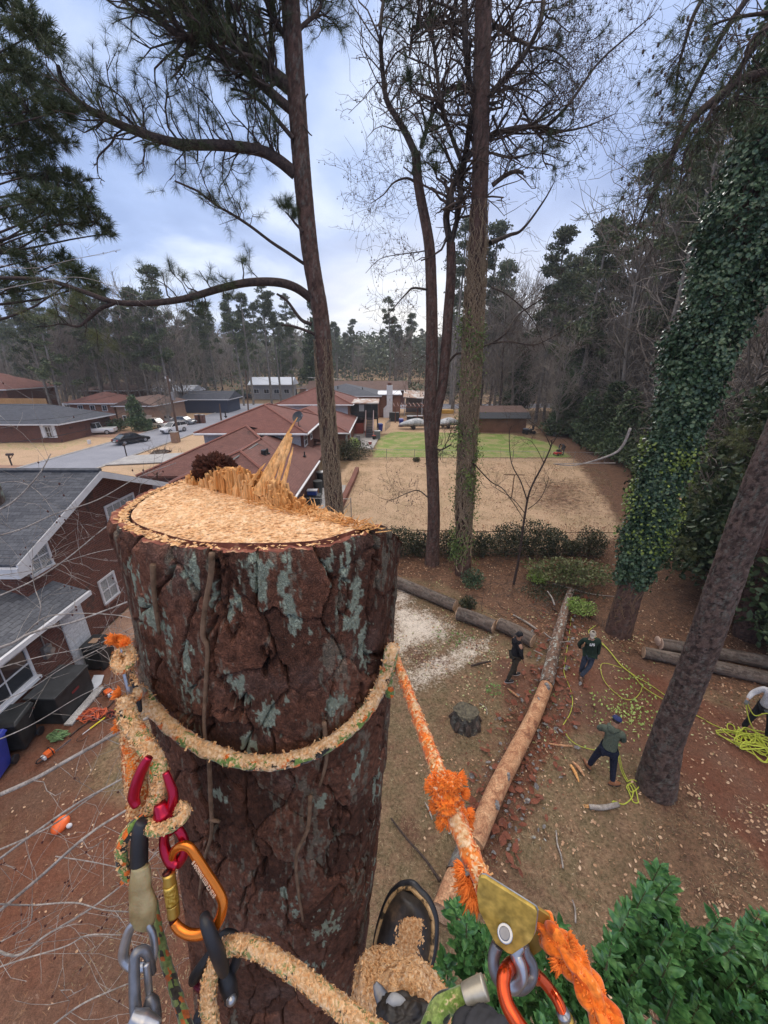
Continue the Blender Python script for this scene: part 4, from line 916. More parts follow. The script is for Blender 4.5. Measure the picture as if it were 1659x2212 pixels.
# --- orange rope from the trunk to the pulley
OT=thing('orange_rope','thick orange rope running from the trunk through the gold pulley and out of the picture','rope',tuple(PD(850,1410,.63)));at0(OT)
pA,pB=PD(846,1404,.64),PD(1046,1925,.30)
def lin(f):return pA.lerp(pB,f)
info=rope('rope',OT,[lin(0),lin(.2)+Vector((.001,0,0)),lin(.45),lin(.7),lin(.9),pB+Vector((.004,0,-.004))],[.0068,.0072,.0078,.0082,.0080],M['rope_orange_dust'],seed=7,wob=.10,smooth=4)
rope_chips(OT,info,1700,.0032,seed=8,updir=-.1)
info=rope('rope_behind_trunk',OT,[PD(846,1404,.64),PD(838,1390,.66),PD(825,1385,.70),PD(800,1385,.76)],.0068,M['rope_orange_dust'],seed=9)
# stopper knot with frayed tufts
kn=[lin(f)for f in(.60,.65,.70,.75)]
for i,(x,y,rr_)in enumerate(((944,1690,.0085),(964,1688,.0085),(980,1690,.007),(952,1712,.0095),(970,1716,.009),(964,1738,.009),(980,1742,.009),(990,1762,.0085),(972,1766,.008))):
 d=.366-(i%3)*.003
 lump('knot',PD(x,y,d),(rr_*1.1,rr_,rr_*.8),M['rope_orange']if i%3 else M['rope_orange_dust'],OT,.5,30,26,i)
 fuzz(OT,PD(x,y,d),rr_*.85,160,.006,m_fuzz,i)
for i,(x,y,dr_)in enumerate(((940,1698,(-1.5,0,.1)),(986,1684,(1.2,0,.5)),(992,1712,(1.5,0,-.2)),(1002,1755,(1.6,0,-.3)),(950,1738,(-1.4,0,-.6)),(1002,1776,(1.2,0,-.9)),(962,1772,(-1,0,-1)))):
 fuzz(OT,PD(x,y,.366),.004,220,.008,m_fuzz,20+i,dirs=dr_)
for i,f in enumerate(np.linspace(.03,.98,26)):fuzz(OT,lin(f),.0068,14,.004,m_fuzz,60+i,w=.0005)
fuzz(OT,PD(1016,1905,.31),.005,200,.012,m_fuzz,99,dirs=(-.4,0,-1.0));fuzz(OT,PD(1022,1930,.305),.005,160,.012,m_fuzz,98,dirs=(0,0,-1.0));fuzz(OT,PD(1010,1880,.315),.006,160,.008,m_fuzz,97,dirs=(-1,0,-.3))
pp_=[(1150,1985,.315),(1171,1999,.30),(1196,2027,.285),(1224,2056,.275),(1246,2088,.268),(1266,2121,.262),(1284,2156,.257),(1303,2192,.252),(1322,2230,.247),(1345,2275,.243)]
info=rope('rope',OT,[PD(x,y,d)for x,y,d in pp_],[.0062,.0080,.0086,.0086,.0084,.0084],M['rope_orange'],seed=11,wob=.16,braid=.34,n=28)
o_,P3,_,fr_=info
for i in range(0,len(P3),max(1,len(P3)//34)):fuzz(OT,Vector(P3[i]),.0076,26,.0034,m_fuzz,200+i,w=.0006)
for i,(x,y,d_)in enumerate(((1224,2042,(1,0,.6)),(1214,2078,(-.8,0,-1)),(1244,2070,(1.2,0,.3)))):fuzz(OT,PD(x,y,.27),.005,90,.006,m_fuzz,300+i,dirs=d_)
# --- pulley: two gold cheek plates, bolt, shackle
PT=thing('rope_pulley','gold plated rope pulley with a grey shackle, hanging on the orange rope','pulley',tuple(PD(1090,2000,.28)));at0(PT)
out_=[(1034.9,1891),(1040,1887.5),(1048,1888.5),(1148,1951),(1157,1957),(1160.5,1965),(1155.7,2005),(1153,2015),(1146,2027),(1107,2053.8),(1097,2051),(1071,2030),(1034.9,1958),(1030.7,1924.6)]
def plate(name,off,td,th,mat,sc=1.0):
 cx_,cy_=1096,1965;f_=[PD(cx_+(x-cx_)*sc+off[0],cy_+(y-cy_)*sc+off[1],td+(x-1096)*-.00012)for x,y in out_]
 mb=MB();mb.slab(f_[::-1],th);return mb.build(name,mat,PT,uv=False,bevel=.0006)
plate('cheek_plate',(0,0),.272,-.0028,M['gold'])
plate('plate_edge',(2.5,-2.2),.2745,-.0015,M['steel'],1.012)
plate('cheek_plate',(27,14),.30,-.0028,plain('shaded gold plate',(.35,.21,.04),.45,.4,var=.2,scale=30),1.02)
mb=MB();c_=PD(1105,1985,.288);vdir=ray(1096,1965).normalized();mb.tube([c_-vdir*.010,c_-vdir*.004,c_+vdir*.004,c_+vdir*.010],[.0145,.011,.011,.0145],24);mb.build('sheave',M['dsteel'],PT,smooth=False,uv=False)
for(x,y),r_,a_,b_,m_ in(((1091,2016),.0052,-.004,.020,'steel'),((1090,2016),.0036,-.0052,.0,'dsteel')):
 mb=MB();c_=PD(x,y,.268);mb.tube([c_+vdir*a_,c_+vdir*b_],r_,22);mb.build('bolt',M[m_],PT,uv=False,bevel=.0006)
for k,(pts,tt)in enumerate((([(1074,2042),(1067,2065),(1068,2095),(1082,2122),(1105,2130)],[.281,.279,.277,.277,.277]),([(1124,2038),(1114,2060),(1124,2085),(1126,2112),(1110,2131),(1100,2130)],[.277,.275,.272,.270,.270,.272]),([(1130,2040),(1136,2062),(1149,2085),(1147,2112),(1128,2132),(1108,2133)],[.292,.290,.288,.285,.28,.276]))):
 gtube('shackle',PT,pts,tt,.0042,M['dsteel']if k!=1 else M['steel'],n=12)
CT_=thing('red_carabiner','glossy red orange carabiner hanging from the pulley shackle at the lower edge','carabiner',tuple(PD(1120,2150,.26)));at0(CT_)
gtube('body',CT_,[(1160,2112),(1140,2088),(1112,2082),(1093,2098),(1087,2125),(1094,2165),(1112,2200),(1134,2232),(1160,2260)],[.30,.292,.280,.268,.262,.255,.25,.247,.245],.0046,M['an_redor'],n=18)
gtube('body',CT_,[(1152,2100),(1172,2118),(1190,2140),(1205,2162),(1218,2194)],[.298,.298,.296,.29,.285],.0040,M['an_redor'],n=18)
gtube('gate_sleeve',CT_,[(1216,2188),(1222,2205)],.284,.0048,M['steel']);gtube('gate_sleeve',CT_,[(1221,2200),(1230,2225)],.283,.0055,M['brass'])
# --- left hand side gear
KT=thing('rope_thimble','curved steel thimble bar powdered with sawdust, on the lanyard eye left of the trunk','thimble',tuple(PD(275,1470,.5)));at0(KT)
gtube('bar',KT,[(268,1398),(266,1420),(272,1450),(279,1480),(284,1510),(294,1538)],.50,[.0055,.006,.006,.0062,.0062,.005],M['steel'],sx=.55)
gtube('bar',KT,[(273,1402),(279,1440),(288,1480),(296,1512),(300,1538)],.506,[.004,.005,.005,.005,.004],M['rubber'])
i0=(None,np.array([tuple(PD(268+i*.25,1402+i*.9,.497))for i in range(90)]),np.full(90,.005),[(0,0,Vector((0,-.2,1)),Vector((1,0,0)))]*90)
rope_chips(KT,i0,700,.0028,seed=31,updir=0)
ST_=thing('spliced_rope','frayed orange rope eye thick with sawdust, left of the trunk above the red rope grab','rope',tuple(PD(285,1600,.49)));at0(ST_)
info=rope('splice',ST_,[PD(270,1505,.49),PD(276,1550,.485),PD(300,1590,.478),PD(328,1630,.472),PD(345,1672,.468),PD(342,1712,.466),PD(330,1742,.466),PD(312,1765,.468)],[.009,.0115,.0105,.010,.0095,.009,.008],M['rope_dusty'],seed=41,wob=.2)
rope_chips(ST_,info,3000,.0036,seed=42,updir=-.4)
info=rope('splice',ST_,[PD(276,1540,.50),PD(287,1600,.497),PD(292,1660,.494),PD(296,1720,.49),PD(292,1760,.488)],[.008,.0125,.0135,.012,.009],M['rope_orange_dust'],seed=43,wob=.2)
rope_chips(ST_,info,2400,.0036,seed=44,updir=-.5)
for i,(x,y,d_)in enumerate(((268,1555,(-1.6,0,-.4)),(262,1570,(-1.6,0,-.6)),(250,1380,(-1,0,0)),(272,1395,(0,0,1)),(262,1500,(-1,0,.3)))):fuzz(ST_,PD(x,y,.49),.004,140,.010,m_fuzz,400+i,dirs=d_)
info=rope('loop_tail',ST_,[PD(258,1408,.50),PD(250,1430,.49),PD(262,1446,.485),PD(280,1432,.49),PD(280,1408,.50),PD(266,1398,.505)],.006,M['rope_dusty'],seed=45,wob=.2);rope_chips(ST_,info,900,.0035,seed=46,updir=-.4)
info=rope('loop_tail',ST_,[PD(284,1400,.51),PD(264,1396,.505),PD(250,1386,.50),PD(254,1377,.50),PD(268,1380,.505)],.005,M['rope_orange'],seed=47,wob=.15)
RG=thing('rope_grab','crimson anodised rope grab swivel holding the sawdust covered rope, left of the trunk','swivel',tuple(PD(345,1760,.46)));at0(RG)
gtube('upper_arm',RG,[(322,1636),(311,1654),(297,1688),(289,1722),(296,1742)],.455,[.0045,.0062,.0068,.0066,.0045],M['an_red'],sx=1.0,sy=.8)
gtube('upper_arm',RG,[(358,1668),(366,1690),(374,1716),(370,1745),(352,1772),(330,1782)],.462,[.004,.005,.0058,.0065,.007,.006],M['an_red'])
gtube('neck',RG,[(345,1735),(352,1760),(362,1778),(368,1800)],.458,[.006,.011,.009,.006],M['an_red'])
gtube('lower_fork',RG,[(358,1792),(354,1820),(360,1845),(372,1862),(384,1868)],.452,[.0052,.0055,.0062,.007,.006],M['an_red'])
gtube('lower_fork',RG,[(384,1790),(394,1806),(399,1826),(396,1848),(384,1866)],.456,[.005,.0052,.0055,.006,.006],M['an_red'])
info=rope('friction_turn',RG,[PD(312,1765,.462),PD(300,1775,.452),PD(285,1788,.446),PD(272,1805,.444),PD(264,1828,.443),PD(263,1855,.444),PD(270,1880,.447),PD(286,1902,.452)],.0062,M['rope_camo'],seed=51)
rope_chips(RG,info,350,.003,seed=52)
info=rope('friction_turn',RG,[PD(316,1780,.45),PD(330,1793,.444),(PD(352,1791,.442)),PD(376,1780,.442),PD(393,1768,.446),PD(400,1755,.452),PD(394,1745,.460),PD(376,1746,.468)],.0064,M['rope_half'],seed=53,wob=.15)
rope_chips(RG,info,900,.0034,seed=54)
fuzz(RG,PD(276,1892,.447),.003,40,.011,m_fuzz,55,dirs=(-1,0,-1.4))
# black sleeve and yellowed tape over the lanyard end
BT=thing('lanyard_end','black rubber sleeve taped over with yellowed clear tape, ending in a steel eye','rope sleeve',tuple(PD(302,1880,.44)));at0(BT)
gtube('sleeve',BT,[(308,1774),(304,1790),(301,1830),(301,1885)],.445,[.0062,.0088,.0092,.0090],M['rubber'])
m_tape,t,b=new_mat('yellowed tape');b.inputs['Base Color'].default_value=(.50,.40,.20,1);b.inputs['Roughness'].default_value=.35;b.inputs['Transmission Weight'].default_value=.25
b.inputs['Subsurface Weight'].default_value=.2;bump(t,b,noise(t,coords(t),70,4),.6,.004)
nn=noise(t,coords(t),45,4);t.links.new(ramp(t,nn,[(.3,(.30,.22,.10)),(.7,(.52,.42,.22))]),b.inputs['Base Color'])
gtube('tape',BT,[(303,1872),(304,1890),(303,1920),(309,1955),(308,1985),(303,1997)],.440,[.0098,.0115,.0125,.0155,.0145,.0115],m_tape,sx=1,sy=.6)
mb=MB();cc=[(304,1985),(282,2005),(269,2045),(268,2072),(284,2088),(306,2090),(326,2082),(333,2050),(329,2015),(314,1990)]
q=smooth_path([PD(x,y,.437)for x,y in cc+cc[:1]],5);mb.tube(q,[.0042,.0052,.0055,.0052,.005,.005,.0055,.0052,.0045,.004],12,cap=False,sy=.7);mb.build('steel_eye',M['steel'],BT,smooth=True,uv=False)
HT=thing('snap_hook','grey steel snap hook clipped to the oval steel eye at the lower left edge','snap hook',tuple(PD(305,2120,.42)));at0(HT)
gtube('nose',HT,[(330,2100),(318,2060),(305,2053),(292,2064),(290,2100),(291,2150),(294,2190),(297,2240)],[.432,.428,.425,.421,.418,.414,.41,.405],[.004,.0048,.005,.0054,.0056,.0058,.006],M['dsteel'])
gtube('gate',HT,[(316,2080),(319,2110),(322,2150),(324,2180)],.424,[.0036,.0038,.004,.004],M['steel'])
gtube('body',HT,[(322,2150),(326,2170),(328,2200),(326,2240)],.42,[.003,.0085,.0095,.0095],M['dsteel']);gtube('swivel',HT,[(284,2195),(310,2206),(345,2215)],.40,[.006,.009,.004],M['steel'])
# orange carabiner
OC=thing('orange_carabiner','orange D shaped carabiner with a brass screw sleeve hanging from the red rope grab','carabiner',tuple(PD(430,1900,.45)));at0(OC)
def Z2(x,y):return(201.6+.24305*x,1785.7+.24305*y)
gtube('body',OC,[Z2(690,330),Z2(705,250),Z2(740,195),Z2(800,168),Z2(860,190),Z2(920,275),Z2(1000,400),Z2(1080,520),Z2(1135,620),Z2(1152,700),Z2(1125,810),Z2(1060,905),Z2(960,955),Z2(850,955),Z2(765,910),Z2(715,850)],[.452,.449,.447,.446,.446,.445,.444,.443,.442,.441,.440,.439,.439,.440,.441,.442],[.0040,.0046,.0052,.0056,.0058,.0060,.0060,.0060,.0060,.0060,.0058,.0056,.0056,.0056,.0050],M['an_orange'],n=20,sx=1,sy=.8)
gtube('gate',OC,[Z2(650,400),Z2(670,460),Z2(690,560),Z2(705,700),Z2(712,800),Z2(716,850)],.444,.0048,plain('dark red gate',(.10,.02,.015),.35,.7))
gtube('sleeve',OC,[Z2(672,415),Z2(680,510)],.444,.0066,M['brass'],n=24)
mk=noisy('knurled brass',[(.4,(.42,.24,.03)),(.6,(.75,.52,.12))],300,rough=.35,bmp=1,dist=.001);mk.node_tree.nodes['Principled BSDF'].inputs['Metallic'].default_value=.7
gtube('knurling',OC,[Z2(680,510),Z2(705,680)],.444,.0071,mk,n=24);gtube('sleeve',OC,[Z2(705,680),Z2(716,790)],.444,.0066,M['brass'],n=24)
# engraved lettering along the spine
def lettering(parent,text,p0,p1,h,mat,t_,name='engraving',lift=.0):
 cu=bpy.data.curves.new(name,'FONT');cu.body=text;cu.size=h;cu.extrude=.00008;ob=bpy.data.objects.new(name,cu);COL.objects.link(ob)
 dg=bpy.context.evaluated_depsgraph_get();dg.update();me=bpy.data.meshes.new_from_object(ob.evaluated_get(dg));bpy.data.objects.remove(ob)
 a,b_=Vector(p0),Vector(p1);ex=(b_-a).normalized();view=(Vector((0,0,H))-a).normalized();ey=view.cross(ex).normalized();ez_=ex.cross(ey)
 xs=[v.co.x for v in me.vertices];s=(b_-a).length/(max(xs)-min(xs))if t_ else 1
 for v in me.vertices:c=v.co.copy();v.co=a+ex*(c.x*s)+ey*(c.y)+ez_*(c.z+lift)
 return link(me,name,parent,mat)
m_eng=plain('pale engraving',(.85,.62,.45),.6)
lettering(OC,'0120 CE 0333 EN362:04 B',PD(*Z2(1092,612),.4368),PD(*Z2(898,300),.4400),.0052,m_eng,True)
# black connector, its hardware and the two lower ropes
KC=thing('black_connector','matt black steel connector between the orange carabiner and the lower rope','connector',tuple(PD(460,2020,.43)));at0(KC)
gtube('ring',KC,[Z2(985,790),Z2(1000,850),Z2(1040,960),Z2(1090,1090),Z2(1135,1210),Z2(1160,1290)],[.436,.430,.428,.43,.44,.45],[.005,.0066,.0072,.0078,.0078,.006],M['rubber'],n=18)
gtube('ring',KC,[Z2(1140,985),Z2(1190,960),Z2(1260,990),Z2(1290,1080),Z2(1260,1220),Z2(1200,1330),Z2(1150,1400)],.47,.006,M['rubber'],n=14)
gtube('arm',KC,[Z2(1060,1100),Z2(980,1220),Z2(900,1340),Z2(880,1390)],.455,[.004,.006,.0065,.004],M['rubber'])
gtube('cam',KC,[Z2(900,1400),Z2(960,1420),Z2(1010,1380),Z2(1000,1300)],.46,[.003,.006,.005,.003],plain('dark red cam',(.14,.012,.03),.35,.5))
gtube('hook',KC,[Z2(1130,1280),Z2(1190,1380),Z2(1220,1480),Z2(1240,1520),Z2(1180,1560)],.462,[.007,.010,.009,.006,.004],M['rubber']);mb=MB();mb.ball(PD(*Z2(1225,1535),.455),.006,14);mb.build('rivet',M['steel'],KC,smooth=True,uv=False)
gtube('lower_hook',KC,[Z2(930,1760),Z2(950,1690),Z2(1010,1670),Z2(1050,1720)],.44,.007,M['rubber'])
L2=thing('lower_rope','tan sawdust crusted rope arching across the trunk base from the black connector','rope',tuple(PD(600,2090,.43)));at0(L2)
info=rope('rope',L2,[PD(486,2047,.448),PD(515,2040,.442),PD(550,2048,.436),PD(595,2072,.428),PD(640,2102,.42),PD(690,2140,.41),PD(745,2182,.40),PD(800,2220,.392),PD(850,2258,.385)],[.0085,.0088,.0088,.0088],M['rope_half'],seed=71,wob=.1)
rope_chips(L2,info,4200,.0028,seed=72,updir=-.2)
info=rope('rope',L2,[PD(466,2062,.448),PD(458,2095,.446),PD(451,2130,.444),PD(450,2170,.44),PD(456,2215,.436),PD(460,2250,.43)],[.006,.0085,.0088,.0085],M['rope_half'],seed=73,wob=.12)
rope_chips(L2,info,900,.0035,seed=74,updir=-.2)
L3=thing('climbing_rope','green and rust patterned climbing rope slanting down behind the steel eye','rope',tuple(PD(370,2090,.47)));at0(L3)
rope('rope',L3,[PD(330,1940,.50),PD(342,2010,.48),PD(358,2075,.46),PD(378,2140,.44),PD(400,2205,.42),(PD(414,2250,.41))],[.0050,.0056,.0060,.0062],M['rope_clean'],seed=75,n=14)
L4=thing('green_rope','green black flecked rope end with a silver ferrule beside the boot','rope',tuple(PD(970,2180,.5)));at0(L4)
info=rope('rope',L4,[PD(925,2250,.50),PD(938,2205,.50),PD(958,2172,.505),PD(985,2160,.505),PD(1010,2150,.505)],[.016,.014,.0115,.011],M['rope_green'],seed=76,n=18)
gtube('ferrule',L4,[(1006,2152),(1022,2143),(1048,2131)],.50,.0125,plain('brushed aluminium',(.55,.50,.40),.4,.6,var=.2,scale=60),n=20)
# --- boot, dusty trouser leg and spur of the climber
BO=thing('boot','black leather boot toe dusted with sawdust beside the trunk foot','boot',tuple(PD(870,2030,.83)));at0(BO)
def Z3(x,y):return(720+.24305*x,1814.5+.24305*y)
secs=[(Z3(690,475),16,.86),(Z3(700,520),30,.855),(Z3(690,620),45,.85),(Z3(665,740),52,.84),(Z3(635,880),56,.83),(Z3(600,1020),56,.82),(Z3(560,1180),52,.81),(Z3(520,1330),50,.80)]
vs=[];fs=[];nn_=28
for(x,y),wpx,d in secs:
 c=PD(x,y,d);sx_=Vector((1,0,0));hgt=.032+wpx*.00028;wr_=wpx*KD/FP*d
 dirv=(PD(*Z3(690,475),.86)-PD(*Z3(520,1330),.80)).normalized();sxv=dirv.cross(Vector((0,0,1))).normalized();upv=sxv.cross(dirv)
 for k in range(nn_):
  a=math.tau*k/nn_;ca,sa=math.cos(a),math.sin(a)
  vs.append(c+sxv*(wr_*abs(ca)**.8*math.copysign(1,ca))+upv*(hgt*(sa if sa>0 else sa*.55)))
for i in range(len(secs)-1):
 for k in range(nn_):fs.append((i*nn_+k,i*nn_+(k+1)%nn_,(i+1)*nn_+(k+1)%nn_,(i+1)*nn_+k))
fs.append(tuple(range(nn_-1,-1,-1)))
mb=MB();mb.add(vs,fs);m_lea=noisy('dusty black leather',[(.35,(.018,.014,.012)),(.6,(.045,.034,.026)),(.75,(.16,.10,.06))],18,rough=.5,bmp=.3,dist=.003,fine=120,spec=.5)
ob=mb.build('upper',m_lea,BO,smooth=True,uv=False);sm_=ob.modifiers.new('subsurf','SUBSURF');sm_.levels=2;sm_.render_levels=2
# welt line and sole
wl_=[]
for(x,y),wpx,d in secs[::-1]:c=PD(x,y,d);wl_.append(c-sxv*(wpx*KD/FP*d*1.04)-upv*.004)
c=PD(*Z3(690,440),.862);wl_.append(c-upv*.004)
for(x,y),wpx,d in secs[:6]:c=PD(x,y,d);wl_.append(c+sxv*(wpx*KD/FP*d*1.04)-upv*.004)
mb=MB();mb.tube(smooth_path(wl_,4),.0048,8);mb.build('welt',noisy('dusty welt',[(.4,(.05,.035,.02)),(.5,(.42,.26,.12)),(.7,(.60,.40,.21))],60),BO,smooth=True,uv=False)
mb=MB();mb.tube(smooth_path([p-upv*.018 for p in wl_],4),.011,8);mb.build('sole',M['rubber'],BO,smooth=True,uv=False)
rs=np.random.RandomState(3);pts=[];nr=[]
for i in range(5200):
 f=rs.rand();a=rs.normal(0,.33);x=640+rs.normal(0,40)-(f-.5)*130;y=700+f*620;d=.825-.03*f
 pts.append(tuple(PD(*Z3(x,y),d-.028-rs.rand()*.004)));nr.append(tuple(upv))
o=chips('sawdust',pts,nr,.0055,m_chip,BO,5,lift=.6);o['kind']='stuff'
TL=thing('climbing_spur','sawdust covered lower leg and steel climbing spur beside the trunk foot','leg',tuple(PD(850,2150,.6)));at0(TL)
o1=lump('trouser_leg',PD(*Z3(470,1330),.66),(.052,.05,.062),M['sawdust'],TL,.22,10,60,5);o2=lump('trouser_leg',PD(*Z3(690,1480),.60),(.062,.05,.05),M['sawdust'],TL,.25,10,60,6)
o2b=lump('trouser_leg',PD(*Z3(350,1450),.64),(.035,.05,.09),M['sawdust'],TL,.2,10,60,12)
lump('knee_pad',PD(*Z3(640,1640),.545),(.042,.03,.026),m_lea,TL,.3,12,40,7)
for k,ob in enumerate((o1,o2,o2b)):
 me=ob.data;nvt=len(me.vertices);co=np.zeros(nvt*3);me.vertices.foreach_get('co',co);co=co.reshape(-1,3);no=np.zeros(nvt*3);me.vertices.foreach_get('normal',no);no=no.reshape(-1,3)
 idx=rs.randint(0,nvt,5200);q=chips('sawdust',co[idx]+rs.normal(0,.0015,(5200,3)),no[idx],.0042,m_chip,TL,11+k,lift=.7);q['kind']='stuff'
gtube('spur_blade',TL,[Z3(370,1270),Z3(400,1340),Z3(440,1420),Z3(480,1510),Z3(490,1600)],[.575,.57,.565,.56,.56],[.003,.008,.0105,.008,.005],M['dsteel'],sx=.5)
gtube('ribbed_hose',TL,[Z3(480,1470),Z3(530,1420),Z3(590,1430),Z3(640,1450)],.555,[.004,.007,.006,.003],plain('ribbed grey plastic',(.36,.36,.36),.5))
lump('glove',PD(1045,2235,.47),(.040,.022,.020),plain('dark grey glove',(.03,.03,.035),.8,var=.3,scale=50),TL,.3,10,36,15)
# ================================================================ TREES AND PLANTS
def leaf_mat(name,cols,scale=1.3,rough=.5,trans=.0,fine=30,objvar=.0,spec=.4):
 m,t,b=new_mat(name);v=coords(t);n=noise(t,v,scale,3);n2=noise(t,v,fine,1)
 c=ramp(t,mth(t,'ADD',mth(t,'MULTIPLY',n,.5),mth(t,'MULTIPLY',n2,.5)),[(.34,cols[0]),(.5,cols[1]),(.64,cols[2])])
 if objvar:
  oi=N(t,'ShaderNodeObjectInfo');k=maprange(t,oi.outputs['Random'],0,1,1-objvar,1+objvar,False)
  cc=N(t,'ShaderNodeVectorMath',{0:c},operation='SCALE');t.links.new(k,cc.inputs['Scale']);c=cc.outputs[0]
 t.links.new(c,b.inputs['Base Color']);b.inputs['Roughness'].default_value=rough;b.inputs['Specular IOR Level'].default_value=spec
 return m
M['needle']=leaf_mat('pine needles',((.030,.045,.018),(.060,.085,.030),(.10,.12,.045)),2,.6)
M['needle_light']=leaf_mat('light pine needles',((.07,.09,.03),(.13,.15,.055),(.20,.20,.08)),2,.6)
M['needle_far']=leaf_mat('far pine foliage',((.040,.058,.030),(.075,.098,.048),(.135,.15,.07)),.5,.7,fine=3,objvar=.3)
M['evergreen']=leaf_mat('dark evergreen leaves',((.024,.044,.020),(.052,.086,.036),(.12,.15,.065)),.8,.5,fine=6,objvar=.3)
M['ivy']=leaf_mat('ivy leaves',((.018,.042,.022),(.050,.098,.048),(.13,.19,.095)),3,.35,fine=24)
M['laurel']=leaf_mat('glossy laurel leaves',((.03,.10,.03),(.075,.20,.06),(.17,.34,.11)),3,.28,fine=20,spec=.6)
M['hedge']=leaf_mat('hedge leaves',((.022,.032,.016),(.05,.062,.03),(.11,.10,.05)),1.5,.5,fine=12)
M['lime']=leaf_mat('light green leaves',((.13,.22,.04),(.26,.38,.08),(.42,.50,.16)),4,.5,fine=20)
M['bark_dark']=noisy('dark furrowed bark',[(.3,(.030,.022,.018)),(.55,(.075,.055,.045)),(.72,(.14,.105,.09))],9,stretch=(1,1,.25),bmp=1,dist=.03,fine=40)
M['bark_limb']=noisy('dark limb bark',[(.3,(.028,.020,.018)),(.7,(.095,.065,.055))],14,bmp=.6,dist=.01,fine=60)
M['bark_grey']=noisy('pale grey bark',[(.3,(.10,.09,.08)),(.7,(.26,.235,.21))],5,stretch=(1,1,.3),bmp=.6,dist=.02,objvar=.25)
M['twig']=noisy('pale grey twig',[(.3,(.20,.17,.15)),(.7,(.46,.42,.38))],12,bmp=.3,fine=80)
M['twig_far']=noisy('brown grey far twigs',[(.3,(.125,.105,.09)),(.7,(.30,.26,.225))],.6,bmp=0,objvar=.3)
M['vine_tan']=noisy('tan woody vines',[(.3,(.16,.11,.07)),(.7,(.40,.30,.20))],30,bmp=.4,fine=60)  # light tan is the own colour of these woody vines
M['twig_dark']=noisy('dark brown twig',[(.3,(.05,.035,.028)),(.7,(.13,.09,.07))],12,bmp=.3)
def quads(name,C,A_,B_,L,W,mat,parent,bend=.15):
 """leaf shaped faces: C centres, A_ long axis, B_ cross axis (unit), L, W sizes; six vertices, two bent quads"""
 C,A_,B_=(np.asarray(x,float)for x in(C,A_,B_));n=len(C);L=np.broadcast_to(L,(n,))[:,None];W=np.broadcast_to(W,(n,))[:,None]
 Nn=np.cross(A_,B_)
 v=np.stack([C-A_*L*.5,C-A_*L*.1-B_*W*.5+Nn*W*bend,C+A_*L*.25-B_*W*.38+Nn*W*bend,C+A_*L*.5,C+A_*L*.25+B_*W*.38+Nn*W*bend,C-A_*L*.1+B_*W*.5+Nn*W*bend],1).reshape(-1,3)
 b=np.arange(n)[:,None]*6;F=np.concatenate([b+[0,1,2,3],b+[0,3,4,5]],0)
 return link(np_mesh(name,v,F),name,parent,mat)
def rnd_frame(n,rs,up=0.0,dirs=None):
 a=rs.normal(size=(n,3));
 if dirs is not None:a=a*.6+dirs
 a[:,2]+=up;a/=np.linalg.norm(a,axis=1)[:,None];b=rs.normal(size=(n,3));b-=a*(a*b).sum(1)[:,None];b/=np.linalg.norm(b,axis=1)[:,None]
 return a,b
def needles(name,pos,dirs,per,L,w,mat,parent,rs,spread=.75,droop=.0):
 """fans of long needles: one thin triangle each"""
 pos=np.repeat(np.asarray(pos,float),per,0);d=np.repeat(np.asarray(dirs,float),per,0);n=len(pos)
 a=d+rs.normal(size=(n,3))*spread;a[:,2]-=droop;a/=np.linalg.norm(a,axis=1)[:,None]
 b=np.cross(a,rs.normal(size=(n,3)));b/=np.linalg.norm(b,axis=1)[:,None];LL=(L*(.7+.5*rs.rand(n)))[:,None]
 p0=pos-d*(rs.rand(n)[:,None]*L*.35)
 mid=p0+a*LL*.5;tip=p0+a*LL+np.array([0,0,-1])*(LL*.12)
 v=np.stack([p0-b*w*.5,p0+b*w*.5,mid+b*w*.5,tip,mid-b*w*.5],1).reshape(-1,3)
 q=np.arange(n)[:,None]*5;F=np.concatenate([q+[0,1,2,4],q+[4,2,3,3]],0)
 me=bpy.data.meshes.new(name)
 # quads then tris
 Fq=(q+[0,1,2,4]);Ft=(q+[4,2,3]);V=v.astype(np.float32)
 me.vertices.add(len(V));me.vertices.foreach_set('co',V.ravel());me.loops.add(Fq.size+Ft.size)
 me.loops.foreach_set('vertex_index',np.concatenate([Fq.ravel(),Ft.ravel()]).astype(np.int32));me.polygons.add(2*n)
 ls=np.concatenate([np.arange(n)*4,n*4+np.arange(n)*3]).astype(np.int32);me.polygons.foreach_set('loop_start',ls);me.update(calc_edges=True)
 return link(me,name,parent,mat)
def fast_tubes(name,segs,mat,parent,n=3,smooth=True):
 """segs: list of (path [k,3], radii[k])"""
 V=[];F=[];o=0;th=np.arange(n)*math.tau/n;c,s_=np.cos(th),np.sin(th)
 for path,rr in segs:
  p=np.asarray(path,float);k=len(p);T=np.gradient(p,axis=0);T/=np.linalg.norm(T,axis=1)[:,None]+1e-9
  ref=np.array([0,0,1.])if abs(T[0,2])<.85 else np.array([1.,0,0]);A1=np.cross(T,ref);A1/=np.linalg.norm(A1,axis=1)[:,None]+1e-9;B1=np.cross(T,A1)
  r=np.asarray(rr,float)[:,None,None]
  V.append((p[:,None]+A1[:,None]*(c[None,:,None]*r)+B1[:,None]*(s_[None,:,None]*r)).reshape(-1,3))
  g=np.arange(k*n).reshape(k,n)+o;gj=np.roll(g,-1,1);F.append(np.stack([g[:-1],gj[:-1],gj[1:],g[1:]],-1).reshape(-1,4));o+=k*n
 me=np_mesh(name,np.concatenate(V),np.concatenate(F));return link(me,name,parent,mat,smooth)
def wander(p,d,L,rs,k=6,jit=.25,up=.0):
 p=np.array(p,float);d=np.array(d,float);out=[p.copy()]
 for i in range(k-1):
  d=d+rs.normal(size=3)*jit;d[2]+=up;d/=np.linalg.norm(d)+1e-9;p=p+d*L/(k-1);out.append(p.copy())
 return np.array(out),d
